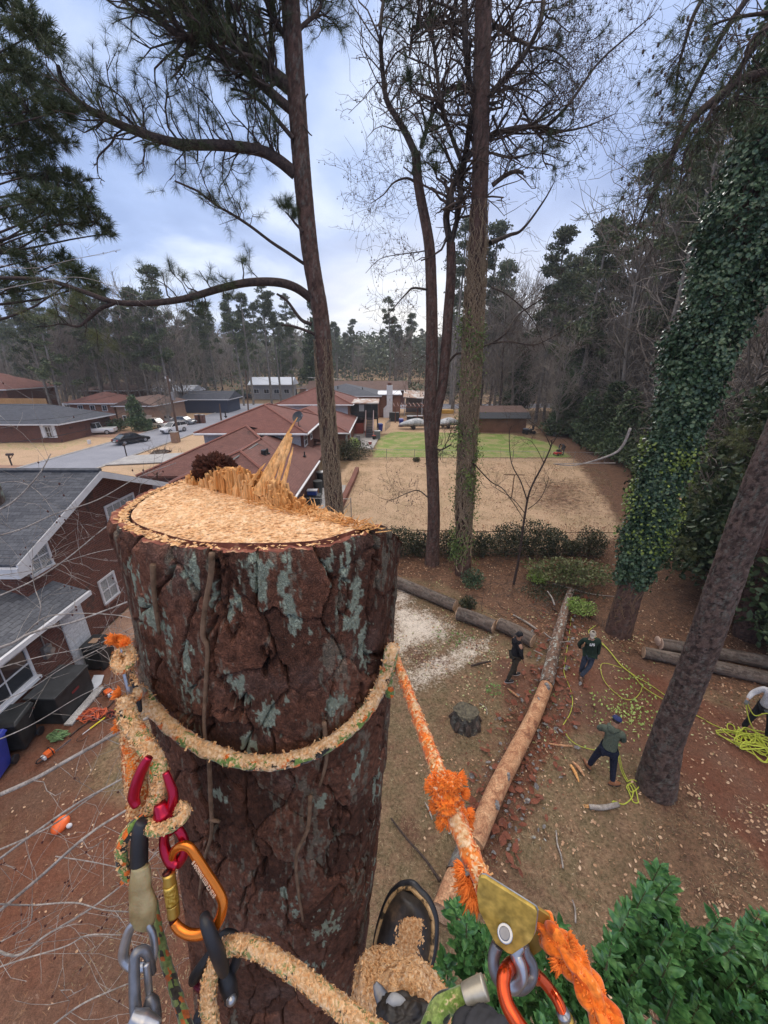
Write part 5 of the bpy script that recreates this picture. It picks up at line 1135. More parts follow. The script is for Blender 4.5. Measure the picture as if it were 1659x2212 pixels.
def branchlets(base_path,base_r,rs,n,L,depth,segs,tips,jit=.28,up=.05,a=.1,b=1.0,spread=.9,rmin=.004,kids=(2,4),shrink=.55,k=6):
 base_path=np.asarray(base_path,float);m=len(base_path)
 for i in range(n):
  f=(a+(b-a)*rs.rand())*(m-1);j=min(m-2,int(f));fr_=f-j;p=base_path[j]*(1-fr_)+base_path[j+1]*fr_
  T=base_path[j+1]-base_path[j];T/=np.linalg.norm(T)+1e-9;d=rs.normal(size=3);d-=T*d.dot(T);d/=np.linalg.norm(d)+1e-9
  d=d*spread+T*.7;d[2]+=up*3;d/=np.linalg.norm(d);LL=L*(.5+.8*rs.rand())*(1-.35*fr_ if m<3 else 1)
  r0=max(rmin,base_r*(.35+.3*rs.rand()));path,dd_=wander(p,d,LL,rs,k,jit,up);segs.append((path,np.linspace(r0,max(rmin*.6,r0*.4),k)))
  if depth>0:branchlets(path,r0*.8,rs,rs.randint(kids[0],kids[1]+1),LL*shrink,depth-1,segs,tips,jit,up,.25,1,spread,rmin,kids,shrink,max(4,k-1))
  else:tips.append((path[-1],dd_));tips.append((path[k//2],dd_))
def bark_trunk(name,path,radii,mat,parent,seed=0,n=40,step=.05,cu=.09,cv=.13,amp=1.0,lichs=1.0):
 pth=smooth_path(path,8);L=[0]
 for i in range(1,len(pth)):L.append(L[-1]+(pth[i]-pth[i-1]).length)
 k=int(L[-1]/step)+2;s=np.linspace(0,L[-1],k);P3=np.stack([np.interp(s,L,[q[i]for q in pth])for i in range(3)],-1)
 rr_=np.interp(s,np.linspace(0,L[-1],len(radii)),radii);th=np.linspace(0,math.tau,n,endpoint=False);TH,S=np.meshgrid(th,s)
 h,fi,idd,li,te=bark_field(TH,S,cu,cv,seed,R=max(radii));fr=frames([Vector(q)for q in P3])
 Nn=np.array([tuple(f[2])for f in fr]);Bn=np.array([tuple(f[3])for f in fr]);R_=rr_[:,None]+(h-.01)*amp*cu/.075
 V=P3[:,None]+Nn[:,None]*(np.cos(TH)*R_)[...,None]+Bn[:,None]*(np.sin(TH)*R_)[...,None]
 g=np.arange(k*n).reshape(k,n);gj=np.roll(g,-1,1);F=np.stack([g[:-1],gj[:-1],gj[1:],g[1:]],-1).reshape(-1,4)
 me=np_mesh(name,V.reshape(-1,3),F);set_attrs(me,fis=fi,cell=idd,lich=li*lichs,ter=te)
 return link(me,name,parent,mat,True),P3,rr_
M['bark_pine']=bark_mat('grey brown plated bark',(.055,.036,.031),(.165,.11,.092),(.22,.175,.16),grey=.7,bsc=9,bd=.012)
M['bark_pine_red']=bark_mat('red brown plated bark',(.055,.030,.024),(.135,.075,.058),(.17,.12,.10),grey=.5)
def pth3(pts,Y):return[P(x,y,(Y if not hasattr(Y,'__len__')else Y[i]))for i,(x,y)in enumerate(pts)]
def cones(pts,r,mat,parent,name='cone'):
 mb=MB()
 for p in pts:mb.ball(p,(r,r,r*1.5),6)
 o=mb.build(name,mat,parent,uv=False);o['kind']='stuff' if len(pts)>1 else ''
 if len(pts)<=1:del o['kind']
 return o
def pine_branch(T,pts,Y,r0,r1,rs,ntw,a,b,L=.8,per=46,nl=.20,nw=.0030,mat='needle',tufts=True,depth=1,up=.09):
 ntw=int(ntw*1.3)
 p=[tuple(q)for q in smooth_path(pth3(pts,Y),5)];segs=[(p,np.linspace(r0,r1,len(p)))]
 fast_tubes('limb',segs,M['bark_limb'],T,8)
 sg=[];tp=[];branchlets(p,max(.02,r1*1.3),rs,ntw,L,depth,sg,tp,up=up,a=a,b=b,rmin=.0045,kids=(3,4),k=5)
 if sg:fast_tubes('twigs',sg,M['bark_limb'],T,3)['kind']='stuff'
 if tufts and tp:needles('needles',[q[0]for q in tp],[q[1]for q in tp],per,nl,nw,M[mat],T,rs,.95)['kind']='stuff'
 return p
 # ---- tall pine left of centre
rs=np.random.RandomState(21)
TA=thing('pine_tree','tall slender pine with vine stems on its trunk and long limbs reaching left','tree',tuple(P(722,1085,11)));TA.location.z=0;at0(TA)
pa=pth3([(722,1085),(712,960),(703,850),(695,700),(672,560),(655,400),(640,200),(627,0)],11)
b0=Vector((pa[0].x-.02,11,-.1));up_=pa[-1]+(pa[-1]-pa[-2])*1.6
bark_trunk('trunk',[b0]+pa+[up_],[.26,.235,.225,.22,.21,.20,.195,.19,.18,.15],M['bark_pine_red'],TA,5,44,.045,.07,.10,1.0,.25)
def vines(T,axis_pts,radii,z0,z1,n,rs,r=(.005,.014),mat='vine',off=.01):
 ax=[Vector(q)for q in axis_pts];zs_=[q.z for q in ax];segs=[]
 for i in range(n):
  za=z0+(z1-z0)*rs.rand()*.6;zb=min(z1,za+(z1-z0)*(.2+.6*rs.rand()));a=rs.rand()*math.tau;k=int((zb-za)/.12)+3;da=rs.normal()*.08;path=[]
  for z in np.linspace(za,zb,k):
   a+=rs.normal()*.16+da;x=np.interp(z,zs_,[q.x for q in ax]);y=np.interp(z,zs_,[q.y for q in ax]);R_=np.interp(z,zs_,radii)+off+rs.rand()*.02
   path.append((x+R_*math.cos(a),y+R_*math.sin(a),z))
  segs.append((path,np.linspace(r[1]*(.5+rs.rand()*.5),r[0],len(path))))
 o=fast_tubes('vine_stems',segs,M[mat],T,5);o['kind']='stuff';return o
ax_=[b0]+pa;vines(TA,ax_,[.26,.24,.225,.22,.21,.20,.195,.19,.18],0,9.8,120,rs,(.005,.016),'vine_tan')
pine_branch(TA,[(637,375),(600,345),(560,325),(480,314),(400,312),(330,296),(265,272),(200,240),(165,215),(135,175),(125,140)],[11,10.9,10.8,10.6,10.5,10.3,10.2,10,9.9,9.8,9.7],.135,.035,rs,52,.05,.72,1.0)
pine_branch(TA,[(672,645),(640,622),(600,610),(540,610),(480,622),(400,645),(320,655),(245,652),(180,630),(100,605),(0,600)],[11,10.8,10.6,10.4,10.2,10,9.8,9.6,9.5,9.4,9.3],.115,.03,rs,11,.25,.55,.6)
pine_branch(TA,[(245,655),(215,668),(190,690),(170,705),(140,700)],9.6,.05,.02,rs,10,.3,1,.7,mat='needle_light')
pine_branch(TA,[(657,570),(620,545),(585,522),(540,488),(500,462),(470,445),(430,415),(405,403),(378,391)],[11,10.8,10.7,10.5,10.4,10.2,10.1,10,10],.04,.018,rs,12,.35,.75,.6,per=20)
pine_branch(TA,[(627,190),(590,160),(540,115),(480,75),(440,50),(390,15),(350,-10)],[11,10.9,10.7,10.5,10.3,10.1,10],.15,.07,rs,46,.1,1,1.1)
pine_branch(TA,[(632,240),(590,205),(540,160),(500,130),(440,85),(420,80),(385,75),(330,30),(290,-10)],[11,10.8,10.6,10.4,10.2,10.1,10,9.9,9.8],.10,.05,rs,46,.1,1,1.1)
pine_branch(TA,[(634,300),(600,260),(570,225),(530,200),(498,192)],10.8,.05,.02,rs,9,.2,.9,.5)
pine_branch(TA,[(617,80),(590,40),(575,0),(565,-40)],[11,10.8,10.6,10.5],.06,.04,rs,28,.1,1,.9)
pine_branch(TA,[(617,100),(650,60),(690,20),(700,-30)],[11,11.2,11.4,11.6],.05,.03,rs,20,.3,1,.9)
pine_branch(TA,[(655,500),(640,485),(628,470),(617,458)],10.8,.035,.015,rs,5,.2,.9,.35)
pine_branch(TA,[(673,700),(650,690),(620,650),(598,635)],10.7,.05,.025,rs,0,.2,.9,tufts=False)
pine_branch(TA,[(680,722),(655,712),(630,704),(608,702)],10.7,.04,.02,rs,0,.2,.9,tufts=False)
pine_branch(TA,[(250,290),(240,310),(215,335),(210,350),(213,380),(226,392)],10.1,.022,.008,rs,4,.6,1,.2,tufts=False)
pine_branch(TA,[(650,240),(660,212),(665,203)],10.9,.02,.014,rs,0,.1,1,tufts=False);pine_branch(TA,[(655,270),(668,288),(674,293)],10.8,.02,.01,rs,0,.1,1,tufts=False)
# ---- dark pine whose boughs fill the left edge
TB=thing('pine_tree','dense dark green pine filling the upper left edge with heavy boughs','tree',tuple(P(-240,500,11.5)));TB.location.z=0;at0(TB)
bx_=P(-240,500,11.5)
bark_trunk('trunk',[Vector((bx_.x,bx_.y,-.1)),Vector((bx_.x,bx_.y,8)),Vector((bx_.x+.2,bx_.y,20))],[.33,.28,.2],M['bark_pine'],TB,8,30,.12,.1,.14)
clumps=[(30,30,55),(80,70,45),(10,120,50),(55,150,45),(100,190,40),(130,240,32),(60,240,55),(10,210,50),(20,300,55),(85,300,45),(135,300,28),(40,370,50),(100,370,45),(150,400,45),(180,440,42),(205,480,30),(225,505,20),(110,440,50),(50,440,40),(140,480,35),(15,470,40),(80,500,30),(20,540,45),(80,560,40),(140,560,28),(170,590,30),(60,600,35),(110,620,30),(200,620,25),(20,620,35)]
tp_,td_,sg_=[],[],[]
for(x,y,r_)in clumps:
 d_=9.5+rs.rand()*2.5;c=P(x,y,d_);dep=proj(c)[2];R_=r_*KD*dep/FP
 q0=Vector((bx_.x,bx_.y,c.z-.4-rs.rand()*.8));pt_,_=wander(q0,(c-q0).normalized(),(c-q0).length,rs,7,.08);pt_+=(np.array(c)-pt_[-1])*np.linspace(0,1,7)[:,None];sg_.append((pt_,np.linspace(.05,.012,7)))
 nt_=int(26*(r_/35)**2)+8
 for i in range(nt_):
  v_=rs.normal(size=3);v_/=np.linalg.norm(v_);e_=np.array(c)+v_*R_*rs.rand()**.4*np.array([1.1,1.1,.6]);tp_.append(e_);td_.append(v_*.6+[.25,0,.35])
  if i%3==0:w_,_=wander(np.array(c),v_,R_,rs,4,.2);sg_.append((w_,[.012,.009,.007,.005]))
fast_tubes('limbs',sg_,M['bark_limb'],TB,4)['kind']='stuff'
td_=np.array(td_);td_/=np.linalg.norm(td_,axis=1)[:,None]
needles('needles',tp_,td_,44,.20,.0075,M['needle'],TB,rs,.8)['kind']='stuff'
# ---- sweetgum (two stems)
TC=thing('sweetgum_tree','bare forked tree with dangling seed balls, left of the vine clad trunk','tree',tuple(G(933,1215)));at0(TC)
Yc=17
def limb(T,pts,Y,r0,r1,rs,mat='bark_dark',n=9):
 p=[tuple(q)for q in smooth_path(pth3(pts,Y),5)];fast_tubes('limb',[(p,np.interp(np.linspace(0,1,len(p)),np.linspace(0,1,2),(r0,r1)))],M[mat],T,n);return p,r1
g0=G(933,1218)
bark_trunk('trunk',[g0+Vector((0,0,-.1))]+pth3([(935,1180),(937,1100),(931,950),(928,890),(932,800),(933,700),(931,600),(926,520),(904,400),(899,330)],Yc),[.36,.30,.28,.27,.27,.25,.24,.22,.20,.17,.15],M['bark_pine_red'],TC,15,36,.06,.07,.25,.7,.2)
bark_trunk('trunk',pth3([(938,960),(944,890),(956,830),(964,740),(968,680),(974,600),(974,525)],Yc),[.16,.19,.20,.20,.19,.18,.16],M['bark_pine_red'],TC,16,30,.06,.07,.25,.7,.2)
LB=[([(899,335),(878,290),(859,258),(835,215),(826,150),(822,60),(832,-20)],.13,.05),([(974,530),(964,475),(970,440),(979,400),(1002,350),(1019,250),(1029,225),(1014,175),(1004,60),(1004,-20)],.13,.09),([(974,530),(988,470),(994,430),(996,390),(1003,345)],.10,.09),([(1002,350),(1030,318),(1069,290),(1129,275),(1179,275)],.11,.065),([(1179,275),(1229,225),(1289,140),(1354,80),(1414,30)],.06,.012),([(1175,275),(1215,283),(1270,272),(1330,245)],.05,.012),([(1029,230),(1064,200),(1109,150),(1144,100),(1170,40),(1176,-20)],.10,.05),([(909,320),(925,270),(949,215),(975,190),(1014,185)],.07,.06),([(995,345),(974,290),(960,250),(949,200),(940,120),(930,40),(928,-20)],.08,.05),([(924,626),(893,622),(880,632),(865,648),(845,672),(827,690)],.045,.012),([(905,400),(880,385),(850,395),(829,420),(800,440)],.05,.01),([(1148,100),(1115,85),(1080,60),(1065,55)],.05,.06),([(926,540),(900,545),(860,550),(820,560),(790,590)],.025,.008),([(1144,108),(1150,140),(1145,175)],.03,.02),([(1144,102),(1200,112),(1240,150)],.035,.01),([(890,60),(950,50),(1000,45)],.05,.06),([(885,120),(890,80),(905,55)],.04,.04),([(930,760),(905,775),(880,790)],.02,.008),([(935,960),(950,972),(975,960)],.05,.03),([(930,1080),(905,1060),(880,1065),(845,1080),(820,1075)],.035,.008),([(964,790),(985,765),(1010,760),(1060,742),(1090,722),(1120,680),(1180,640)],.055,.02),([(1060,742),(1100,738),(1150,745),(1180,735),(1240,700)],.04,.015)]
sg,tp=[],[]
for pts,ra,rb in LB:
 Ys=[Yc+(rs.rand()-.5)*1.6 for _ in pts];Ys[0]=Yc;p,_=limb(TC,pts,Ys,ra,rb,rs)
 top=min(q[1]for q in pts)<480
 branchlets(p,rb*1.2,rs,27 if top else 14,1.8 if top else 1.2,2,sg,tp,jit=.30,up=.03,a=.1,b=1,rmin=.0055,kids=(2,4),shrink=.62,k=6)
fast_tubes('twigs',sg,M['twig_dark'],TC,3)['kind']='stuff'
bl=[Vector(q[0])+Vector((0,0,-.06))for q in tp if rs.rand()<.33]
mb=MB()
for p in bl:mb.ball(p,.021,6);mb.tube([p,p+Vector((0,0,.07))],.004,3,cap=False)
mb.build('seed_balls',M['twig_dark'],TC,uv=False)['kind']='stuff'
print('gum balls',len(bl),'twigs',len(sg))
# ---- vine clad trunk
TD=thing('pine_tree','straight trunk wrapped from foot to top in woody vines and green creeper','tree',tuple(G(1000,1240)));at0(TD)
pd_=[G(1000,1240)+Vector((0,0,-.1))]+pth3([(1002,1150),(1005,1050),(1010,950),(1018,800),(1025,650),(1033,500),(1038,350),(1040,200),(1045,0),(1048,-120)],16.4)
rd_=[.36,.33,.31,.30,.30,.29,.28,.27,.26,.25,.22]
bark_trunk('trunk',pd_,rd_,M['bark_pine_red'],TD,25,36,.06,.09,.14,1.0,.1)
vines(TD,pd_,rd_,0,14.5,130,rs,(.010,.040),'vine_tan',off=.03);vines(TD,pd_,[r_+.06 for r_ in rd_],2,13.5,110,rs,(.007,.020),'vine_tan',off=.04)
def axis_leaves(name,T,ax,n,z0,z1,rfun,size,mat,rs,clump=0):
 zs_=[q.z for q in ax];z=z0+(z1-z0)*rs.rand(n);a=rs.rand(n)*math.tau
 if clump:zc_=z0+(z1-z0)*rs.rand(clump);ac=rs.rand(clump)*math.tau;k=rs.randint(0,clump,n);z=zc_[k]+rs.normal(0,.28,n);a=ac[k]+rs.normal(0,.35,n)
 x=np.interp(z,zs_,[q.x for q in ax]);y=np.interp(z,zs_,[q.y for q in ax]);R_=rfun(z,a,rs)
 C=np.stack([x+R_*np.cos(a),y+R_*np.sin(a),z],-1);out=np.stack([np.cos(a),np.sin(a),np.full(n,.5)],-1)
 B_=rs.normal(size=(n,3));Nn=out+rs.normal(size=(n,3))*.75;Nn/=np.linalg.norm(Nn,axis=1)[:,None];A_=np.cross(Nn,B_);A_/=np.linalg.norm(A_,axis=1)[:,None];B2=np.cross(Nn,A_)
 s_=size*(.6+.8*rs.rand(n));o=quads(name,C,A_,B2,s_,s_*.85,mat,T);o['kind']='stuff';return o
axis_leaves('creeper_leaves',TD,pd_,3600,.5,11,lambda z,a,r:np.interp(z,[0,12],[.36,.34])+.05+r.rand(len(z))**2*.35,.07,leaf_mat('creeper leaves',((.05,.09,.02),(.10,.15,.035),(.20,.26,.06)),2),rs,60)
for pts,ra,rb in(([(1059,525),(1100,508),(1129,495),(1174,435),(1199,390)],.08,.012),([(1064,400),(1090,380),(1114,370),(1130,374)],.08,.05),([(1064,250),(1080,290),(1100,330),(1124,350)],.04,.02),([(1060,620),(1100,640),(1150,690),(1180,760)],.03,.01),([(1022,1000),(1060,1040),(1090,1060),(1130,1120),(1150,1160)],.03,.01)):
 p,_=limb(TD,pts,[16.2+(rs.rand()-.5)for _ in pts],ra,rb,rs);sg,tp=[],[]
 branchlets(p,rb,rs,9,1.0,1,sg,tp,rmin=.006);fast_tubes('twigs',sg,M['twig_dark'],TD,3)['kind']='stuff'
sgt,tpt=[],[]
for pts in([(1062,330),(1110,340),(1160,330),(1200,340)],[(1062,200),(1120,180),(1180,130),(1230,150)],[(1020,420),(960,380),(920,350)],[(1022,100),(960,60),(900,30),(860,10)],[(1020,250),(930,240),(890,200)],[(1010,30),(930,0),(880,-30)]):
 p=[tuple(q)for q in smooth_path(pth3(pts,16.6),4)];sgt.append((p,np.linspace(.04,.015,len(p))));branchlets(p,.02,rs,14,1.0,1,sgt,tpt,rmin=.006,a=.3)
fast_tubes('limbs',sgt,M['bark_limb'],TD,4)['kind']='stuff';needles('needles',[q[0]for q in tpt],[q[1]for q in tpt],30,.22,.008,M['needle'],TD,rs)['kind']='stuff'
# ---- ivy covered tree
TE=thing('ivy_covered_tree','tree smothered in dark green ivy above a bare red brown foot','tree',tuple(G(1335,1365)));at0(TE)
e0=G(1335,1365);ae=[e0+Vector((0,0,-.1)),e0+Vector((.06,0,3)),e0+Vector((.10,0,7)),e0+Vector((.5,.1,12)),e0+Vector((1.3,.2,19))]
bark_trunk('trunk',ae,[.42,.34,.3,.27,.2],M['bark_pine_red'],TE,35,40,.06,.08,.12,1.0,.1)
vines(TE,ae,[.40,.34,.3,.27,.2],0,3.5,60,rs,(.008,.03))
def ivr(z,a,r):b_=np.interp(z,[2.0,2.6,4,6,8,10,13,18],[.36,.52,.58,.62,.70,.85,1.0,1.0]);return b_*(.55+.45*r.rand(len(z))**.5)*(.45+1.0*fbm(a*1.5+9,z*1.1,1.0,77,4))
axis_leaves('ivy_leaves',TE,ae,44000,2.0,18,ivr,.10,M['ivy'],rs)
axis_leaves('ivy_leaves',TE,ae,13000,2.3,17,lambda z,a,r:ivr(z,a,r)+.02+.20*r.rand(len(z)),.10,M['ivy'],rs,170)
axis_leaves('ivy_leaves',TE,ae,1100,3.5,7,lambda z,a,r:ivr(z,a,r)+.30,.08,leaf_mat('young yellow green leaves',((.09,.14,.02),(.16,.22,.04),(.26,.32,.07)),2),rs,26)
mb=MB();mb.tube([G(1335,1365)+Vector((.08,-.2,5.3)),G(1335,1365)+Vector((.3,-.72,5.42))],.035,6);mb.build('broken_stub',M['wood'],TE,uv=False)
mb=MB();mb.tube(smooth_path([P(1330,1000,11.3),P(1310,1055,10.6)+Vector((0,0,.3)),P(1340,985,11.2),P(1355,960,11.4)],5)[:1]+smooth_path([P(1195,1002,12.2),P(1240,1005,12),P(1300,990,11.8),P(1340,970,11.6),P(1362,925,11.5)],5),[.012,.02,.035,.04],7);mb.build('dead_limb',M['twig'],TE,uv=False,smooth=True)
# ---- leaning pines on the right
def leaner(label,base,pts,Y,radii,seed,mat='bark_pine',lich=1.0,cu=.085):
 T=thing('pine_tree',label,'tree',tuple(base));at0(T);pp__=[base+Vector((0,0,-.1))]+pth3(pts,Y)
 ob,P3,rr_=bark_trunk('trunk',pp__,radii,M[mat],T,seed,84,.022,cu,.085,1.7,lich);return T,pp__
TF,pf_=leaner('big rough barked pine trunk rising at the right edge, yellow rope at its foot',G(1417,1700),[(1440,1600),(1478,1500),(1520,1390),(1565,1260),(1625,1100),(1690,940),(1800,700),(1960,350),(2200,-100)],[6.12,6.14,6.16,6.2,6.25,6.3,6.4,6.5,6.6],[.40,.29,.26,.25,.24,.235,.23,.22,.2,.17],45,lich=.3)
TG,pg_=leaner('red brown trunk half hidden behind the big rough barked pine at the right edge',G(1612,1375),[(1625,1300),(1645,1200),(1670,1080),(1710,900)],11.4,[.36,.30,.28,.27,.25],46,'bark_pine_red',.1)
vines(TG,pg_,[.3,.28,.27,.25,.24],0,5,30,rs,(.006,.02))
for pts,Y,ra,rb,nt_,a_ in(([(1800,120),(1720,140),(1659,158),(1600,175),(1550,210),(1500,255),(1455,330),(1420,400),(1395,450),(1375,500)],7.2,.085,.012,54,.15),([(1760,-60),(1659,55),(1610,130),(1570,190),(1545,225)],7.4,.05,.03,22,.2),([(1640,-40),(1570,60),(1530,130),(1490,210),(1460,300),(1440,360)],7.8,.045,.01,34,.15),([(1540,-40),(1500,30),(1480,90),(1465,150),(1460,210)],8.0,.035,.012,26,.1),([(1545,225),(1520,270),(1480,330),(1470,400)],7.1,.03,.01,16,.1),([(1720,20),(1640,30),(1580,40),(1520,60)],7.6,.03,.01,20,.1),([(1659,60),(1620,90),(1600,160),(1590,240)],7.0,.02,.01,16,.1)):
 p=[tuple(q)for q in smooth_path(pth3(pts,Y),5)];fast_tubes('limb',[(p,np.linspace(ra,rb,len(p)))],M['bark_limb'],TF,7)
 sg,tp=[],[];branchlets(p,.014,rs,nt_,.75,1,sg,tp,up=-.05,a=a_,rmin=.0035,kids=(2,3),k=5);fast_tubes('twigs',sg,M['bark_limb'],TF,3)['kind']='stuff'
 sel=[q for q in tp if rs.rand()<.55];needles('needles',[q[0]for q in sel],[q[1]for q in sel],26,.15,.0035,M['needle'],TF,rs,.9)['kind']='stuff'
 cones([q[0]for q in tp if rs.rand()<.16],.022,M['twig_dark'],TF,'cones')
 # ---- glossy evergreen shrub tops at the lower right
def laurel(label,tops,seed,group=None):
 rs=np.random.RandomState(seed);xs=[t_[0]for t_ in tops];base=G(sum(xs)/len(xs),1990);base=Vector((base.x,2.2,0));T=thing('evergreen_tree',label,'tree',tuple(base),group=group);at0(T)
 C,A_,B_,S=[],[],[],[];segs=[]
 for(x,y,d,ln)in tops:
  tip=PD(x,y,d);lean=Vector(((x-1300)*.0003+rs.normal()*.05,rs.normal()*.08,1)).normalized();bot=tip-lean*ln
  segs.append(([tuple(bot),tuple((bot+tip)/2+Vector((rs.normal()*.02,0,0))),tuple(tip)],[.010,.006,.003]))
  k=int(ln/.0185)
  for i in range(k):
   f=(i+rs.rand())/k;p=bot.lerp(tip,f);a=rs.rand()*math.tau;o_=Vector((math.cos(a),math.sin(a),0));up_k=.35+.9*f
   dv_=(o_+Vector((0,0,up_k))).normalized();s_=(.115+.075*rs.rand())*(1-.45*f**6)
   C.append(p+dv_*(s_*.5+.004));A_.append(dv_);sd_=dv_.cross(Vector((0,0,1))+Vector((rs.normal(),rs.normal(),rs.normal()))*.3).normalized();B_.append(sd_);S.append(s_)
 fast_tubes('stems',segs,plain('green brown stem',(.10,.09,.04),.7),T,5)['kind']='stuff'
 S=np.array(S);quads('leaves',C,A_,B_,S,S*.42,M['laurel'],T,bend=-.25)['kind']='stuff'
 tr=MB();tr.tube([(base.x,base.y,0),(base.x+.05,base.y,1.3),(base.x,base.y+.05,2.4)],[.09,.07,.03],8);tr.build('trunk',M['bark_dark'],T,uv=False,smooth=True)
 return T
rs=np.random.RandomState(77);tops=[]
for i in range(150):
 x=rs.uniform(1290,1720);ytop=np.interp(x,[1290,1330,1360,1400,1425,1470,1520,1560,1600,1640,1700],[2090,2040,1970,1930,1870,1960,2010,1985,2020,1985,1970]);f=rs.rand()**1.6
 tops.append((x,ytop+14+f*330,3.1+(1-f)*.7+rs.rand()*.3,.45+rs.rand()*.3))
tops+=[(1427,1868,3.5,.6),(1360,1962,3.5,.5),(1560,1980,3.5,.5),(1640,1975,3.5,.6),(1610,2000,3.5,.5),(1322,2030,3.4,.4),(1395,1925,3.5,.5),(1450,1905,3.5,.5)]
laurel('glossy dark green evergreen tree top filling the lower right corner',tops,7)
tops=[]
for i in range(75):
 x=rs.uniform(915,1290);ytop=np.interp(x,[915,960,985,1020,1060,1100,1150,1200,1240,1290],[2080,2030,1960,1990,1985,2000,2030,1985,2080,2110]);f=rs.rand()**1.5
 tops.append((x,ytop+20+f*240,3.2+(1-f)*.8+rs.rand()*.3,.40+rs.rand()*.25))
tops+=[(985,1960,3.9,.45),(1010,1985,3.8,.4),(1200,1985,3.9,.35),(1215,2000,3.9,.3),(1185,1995,3.9,.3),(925,2080,3.6,.3)]
laurel('smaller glossy evergreen tree top behind the pulley and the boot',tops,8)
# ---- bare twiggy tree in front of the left house
TH_=thing('bare_tree','small bare tree whose thin pale twigs cross the lower left in front of the house','tree',(-4.9,1.5,0));at0(TH_)
rs=np.random.RandomState(91);sg,tp=[],[]
main=[([(-80,1750),(60,1690),(150,1640),(240,1590),(300,1560),(420,1500)],2.2,.018,.010),([(-60,1170),(40,1145),(120,1110),(210,1080),(300,1030),(380,1000)],2.6,.008,.003),([(-60,1310),(60,1260),(140,1210),(240,1130),(330,1080),(400,1040)],2.4,.008,.003),([(-60,1415),(20,1392),(60,1370),(110,1355),(170,1340),(300,1290),(420,1240)],2.3,.013,.005),([(50,1375),(80,1345),(110,1330),(180,1325),(260,1330),(310,1345)],2.3,.007,.003),([(80,1350),(88,1310),(75,1270),(70,1235),(72,1210)],2.3,.005,.002),([(-60,1120),(20,1090),(80,1030),(110,980)],2.8,.012,.004),([(-40,2000),(80,1900),(170,1820),(240,1770),(380,1690),(420,1670)],2.0,.012,.006),([(-60,1900),(60,1810),(160,1740),(250,1690),(340,1640),(430,1600)],2.1,.010,.005),([(-60,1860),(100,1790),(200,1720),(300,1660)],2.3,.008,.004),([(-60,2020),(30,2065),(100,2020),(200,1960),(290,1890),(340,1840)],2.1,.010,.004),([(-40,1950),(60,1955),(160,1950),(220,1965),(290,1970),(330,1972)],1.9,.006,.003),([(-60,2110),(40,2075),(140,2045),(190,2020),(260,2020)],1.8,.005,.003),([(60,2260),(160,2180),(240,2140),(330,2105)],1.7,.006,.003),([(-60,2120),(-20,2050),(60,2000),(70,1950)],2.0,.006,.002),([(120,1850),(200,1862),(280,1880),(300,1888)],2.0,.004,.0025),([(-60,1460),(80,1420),(200,1395),(300,1350),(400,1335)],2.6,.005,.002),([(-60,1540),(60,1490),(140,1440),(240,1390),(380,1330)],2.5,.005,.002),([(-60,1060),(30,1040),(90,1070),(140,1150)],2.8,.005,.002),([(-60,1250),(80,1230),(220,1190),(330,1180)],2.6,.005,.002),([(-60,1620),(60,1570),(180,1500),(260,1470)],2.5,.006,.002),([(-60,560),(60,580),(160,560),(260,540)],3.6,.006,.002),([(-60,640),(80,610),(180,600),(300,640)],3.6,.006,.002)]
for pts,d_,ra,rb in main:
 ra*=.72;rb*=.72
 p=[tuple(q)for q in smooth_path([PD(x,y,d_+(rs.rand()-.5)*.15)for x,y in pts],5)];sg.append((p,np.linspace(ra,rb,len(p))))
 branchlets(p,rb*.6,rs,6,.40,1,sg,tp,jit=.16,up=.01,a=.15,rmin=.0011,kids=(2,3),spread=.8,k=5)
fast_tubes('branches',sg,M['twig'],TH_,5)['kind']='stuff'
mb=MB()
for q in tp:
 if rs.rand()<.3:mb.ball(q[0],(.006,.006,.009),5)
mb.build('buds',plain('dark red buds',(.06,.015,.012),.7),TH_,uv=False)['kind']='stuff'
mb=MB();mb.tube([(-4.9,1.5,0),(-5.0,1.5,3),(-4.8,1.6,6),(-4.4,1.8,8.6)],[.09,.07,.05,.02],8);mb.build('trunk',M['bark_grey'],TH_,uv=False,smooth=True)
# ---- sapling in the yard and small plants
TS=thing('bare_sapling','thin bare sapling with a forked crown, standing before the dark hedge','tree',tuple(G(1110,1262)));at0(TS)
sg,tp=[],[];Ys=14.9
for pts,ra,rb in(([(1110,1262),(1122,1200),(1133,1120),(1145,1060),(1175,1000),(1190,965),(1192,950)],.06,.02),([(1140,1085),(1125,1040),(1105,1000),(1100,940),(1105,920)],.03,.01),([(1135,1110),(1110,1080),(1080,1060),(1065,1050)],.02,.008),([(1190,965),(1178,940),(1165,925),(1140,905)],.02,.008),([(1175,1000),(1160,970),(1145,950)],.016,.006),([(1192,960),(1215,925),(1225,905)],.018,.007),([(1140,1100),(1165,1080),(1180,1050),(1185,1030)],.02,.008)):
 p=[tuple(q)for q in smooth_path(pth3(pts,Ys),4)];sg.append((p,np.linspace(ra,rb,len(p))));branchlets(p,rb,rs,7,.8,1,sg,tp,a=.4,rmin=.004,up=.03)
fast_tubes('trunk',sg,M['bark_limb'],TS,5)
def leaf_ball(name,T,c,r,n,size,mat,rs,flat=(1,1,1),up=.3):
 v=rs.normal(size=(n,3));v/=np.linalg.norm(v,axis=1)[:,None];lob=.7+.6*fbm(v[:,0]*1.6+5+v[:,2],v[:,1]*1.6+5,1.0,rs.randint(99),3)
 C=np.array(c)+v*(np.array(r)*np.array(flat))*(rs.rand(n)**.45)[:,None]*lob[:,None];A_,B_=rnd_frame(n,rs,up,v*.8);s_=size*(.6+.8*rs.rand(n));o=quads(name,C,A_,B_,s_,s_*.6,mat,T);o['kind']='stuff';return o
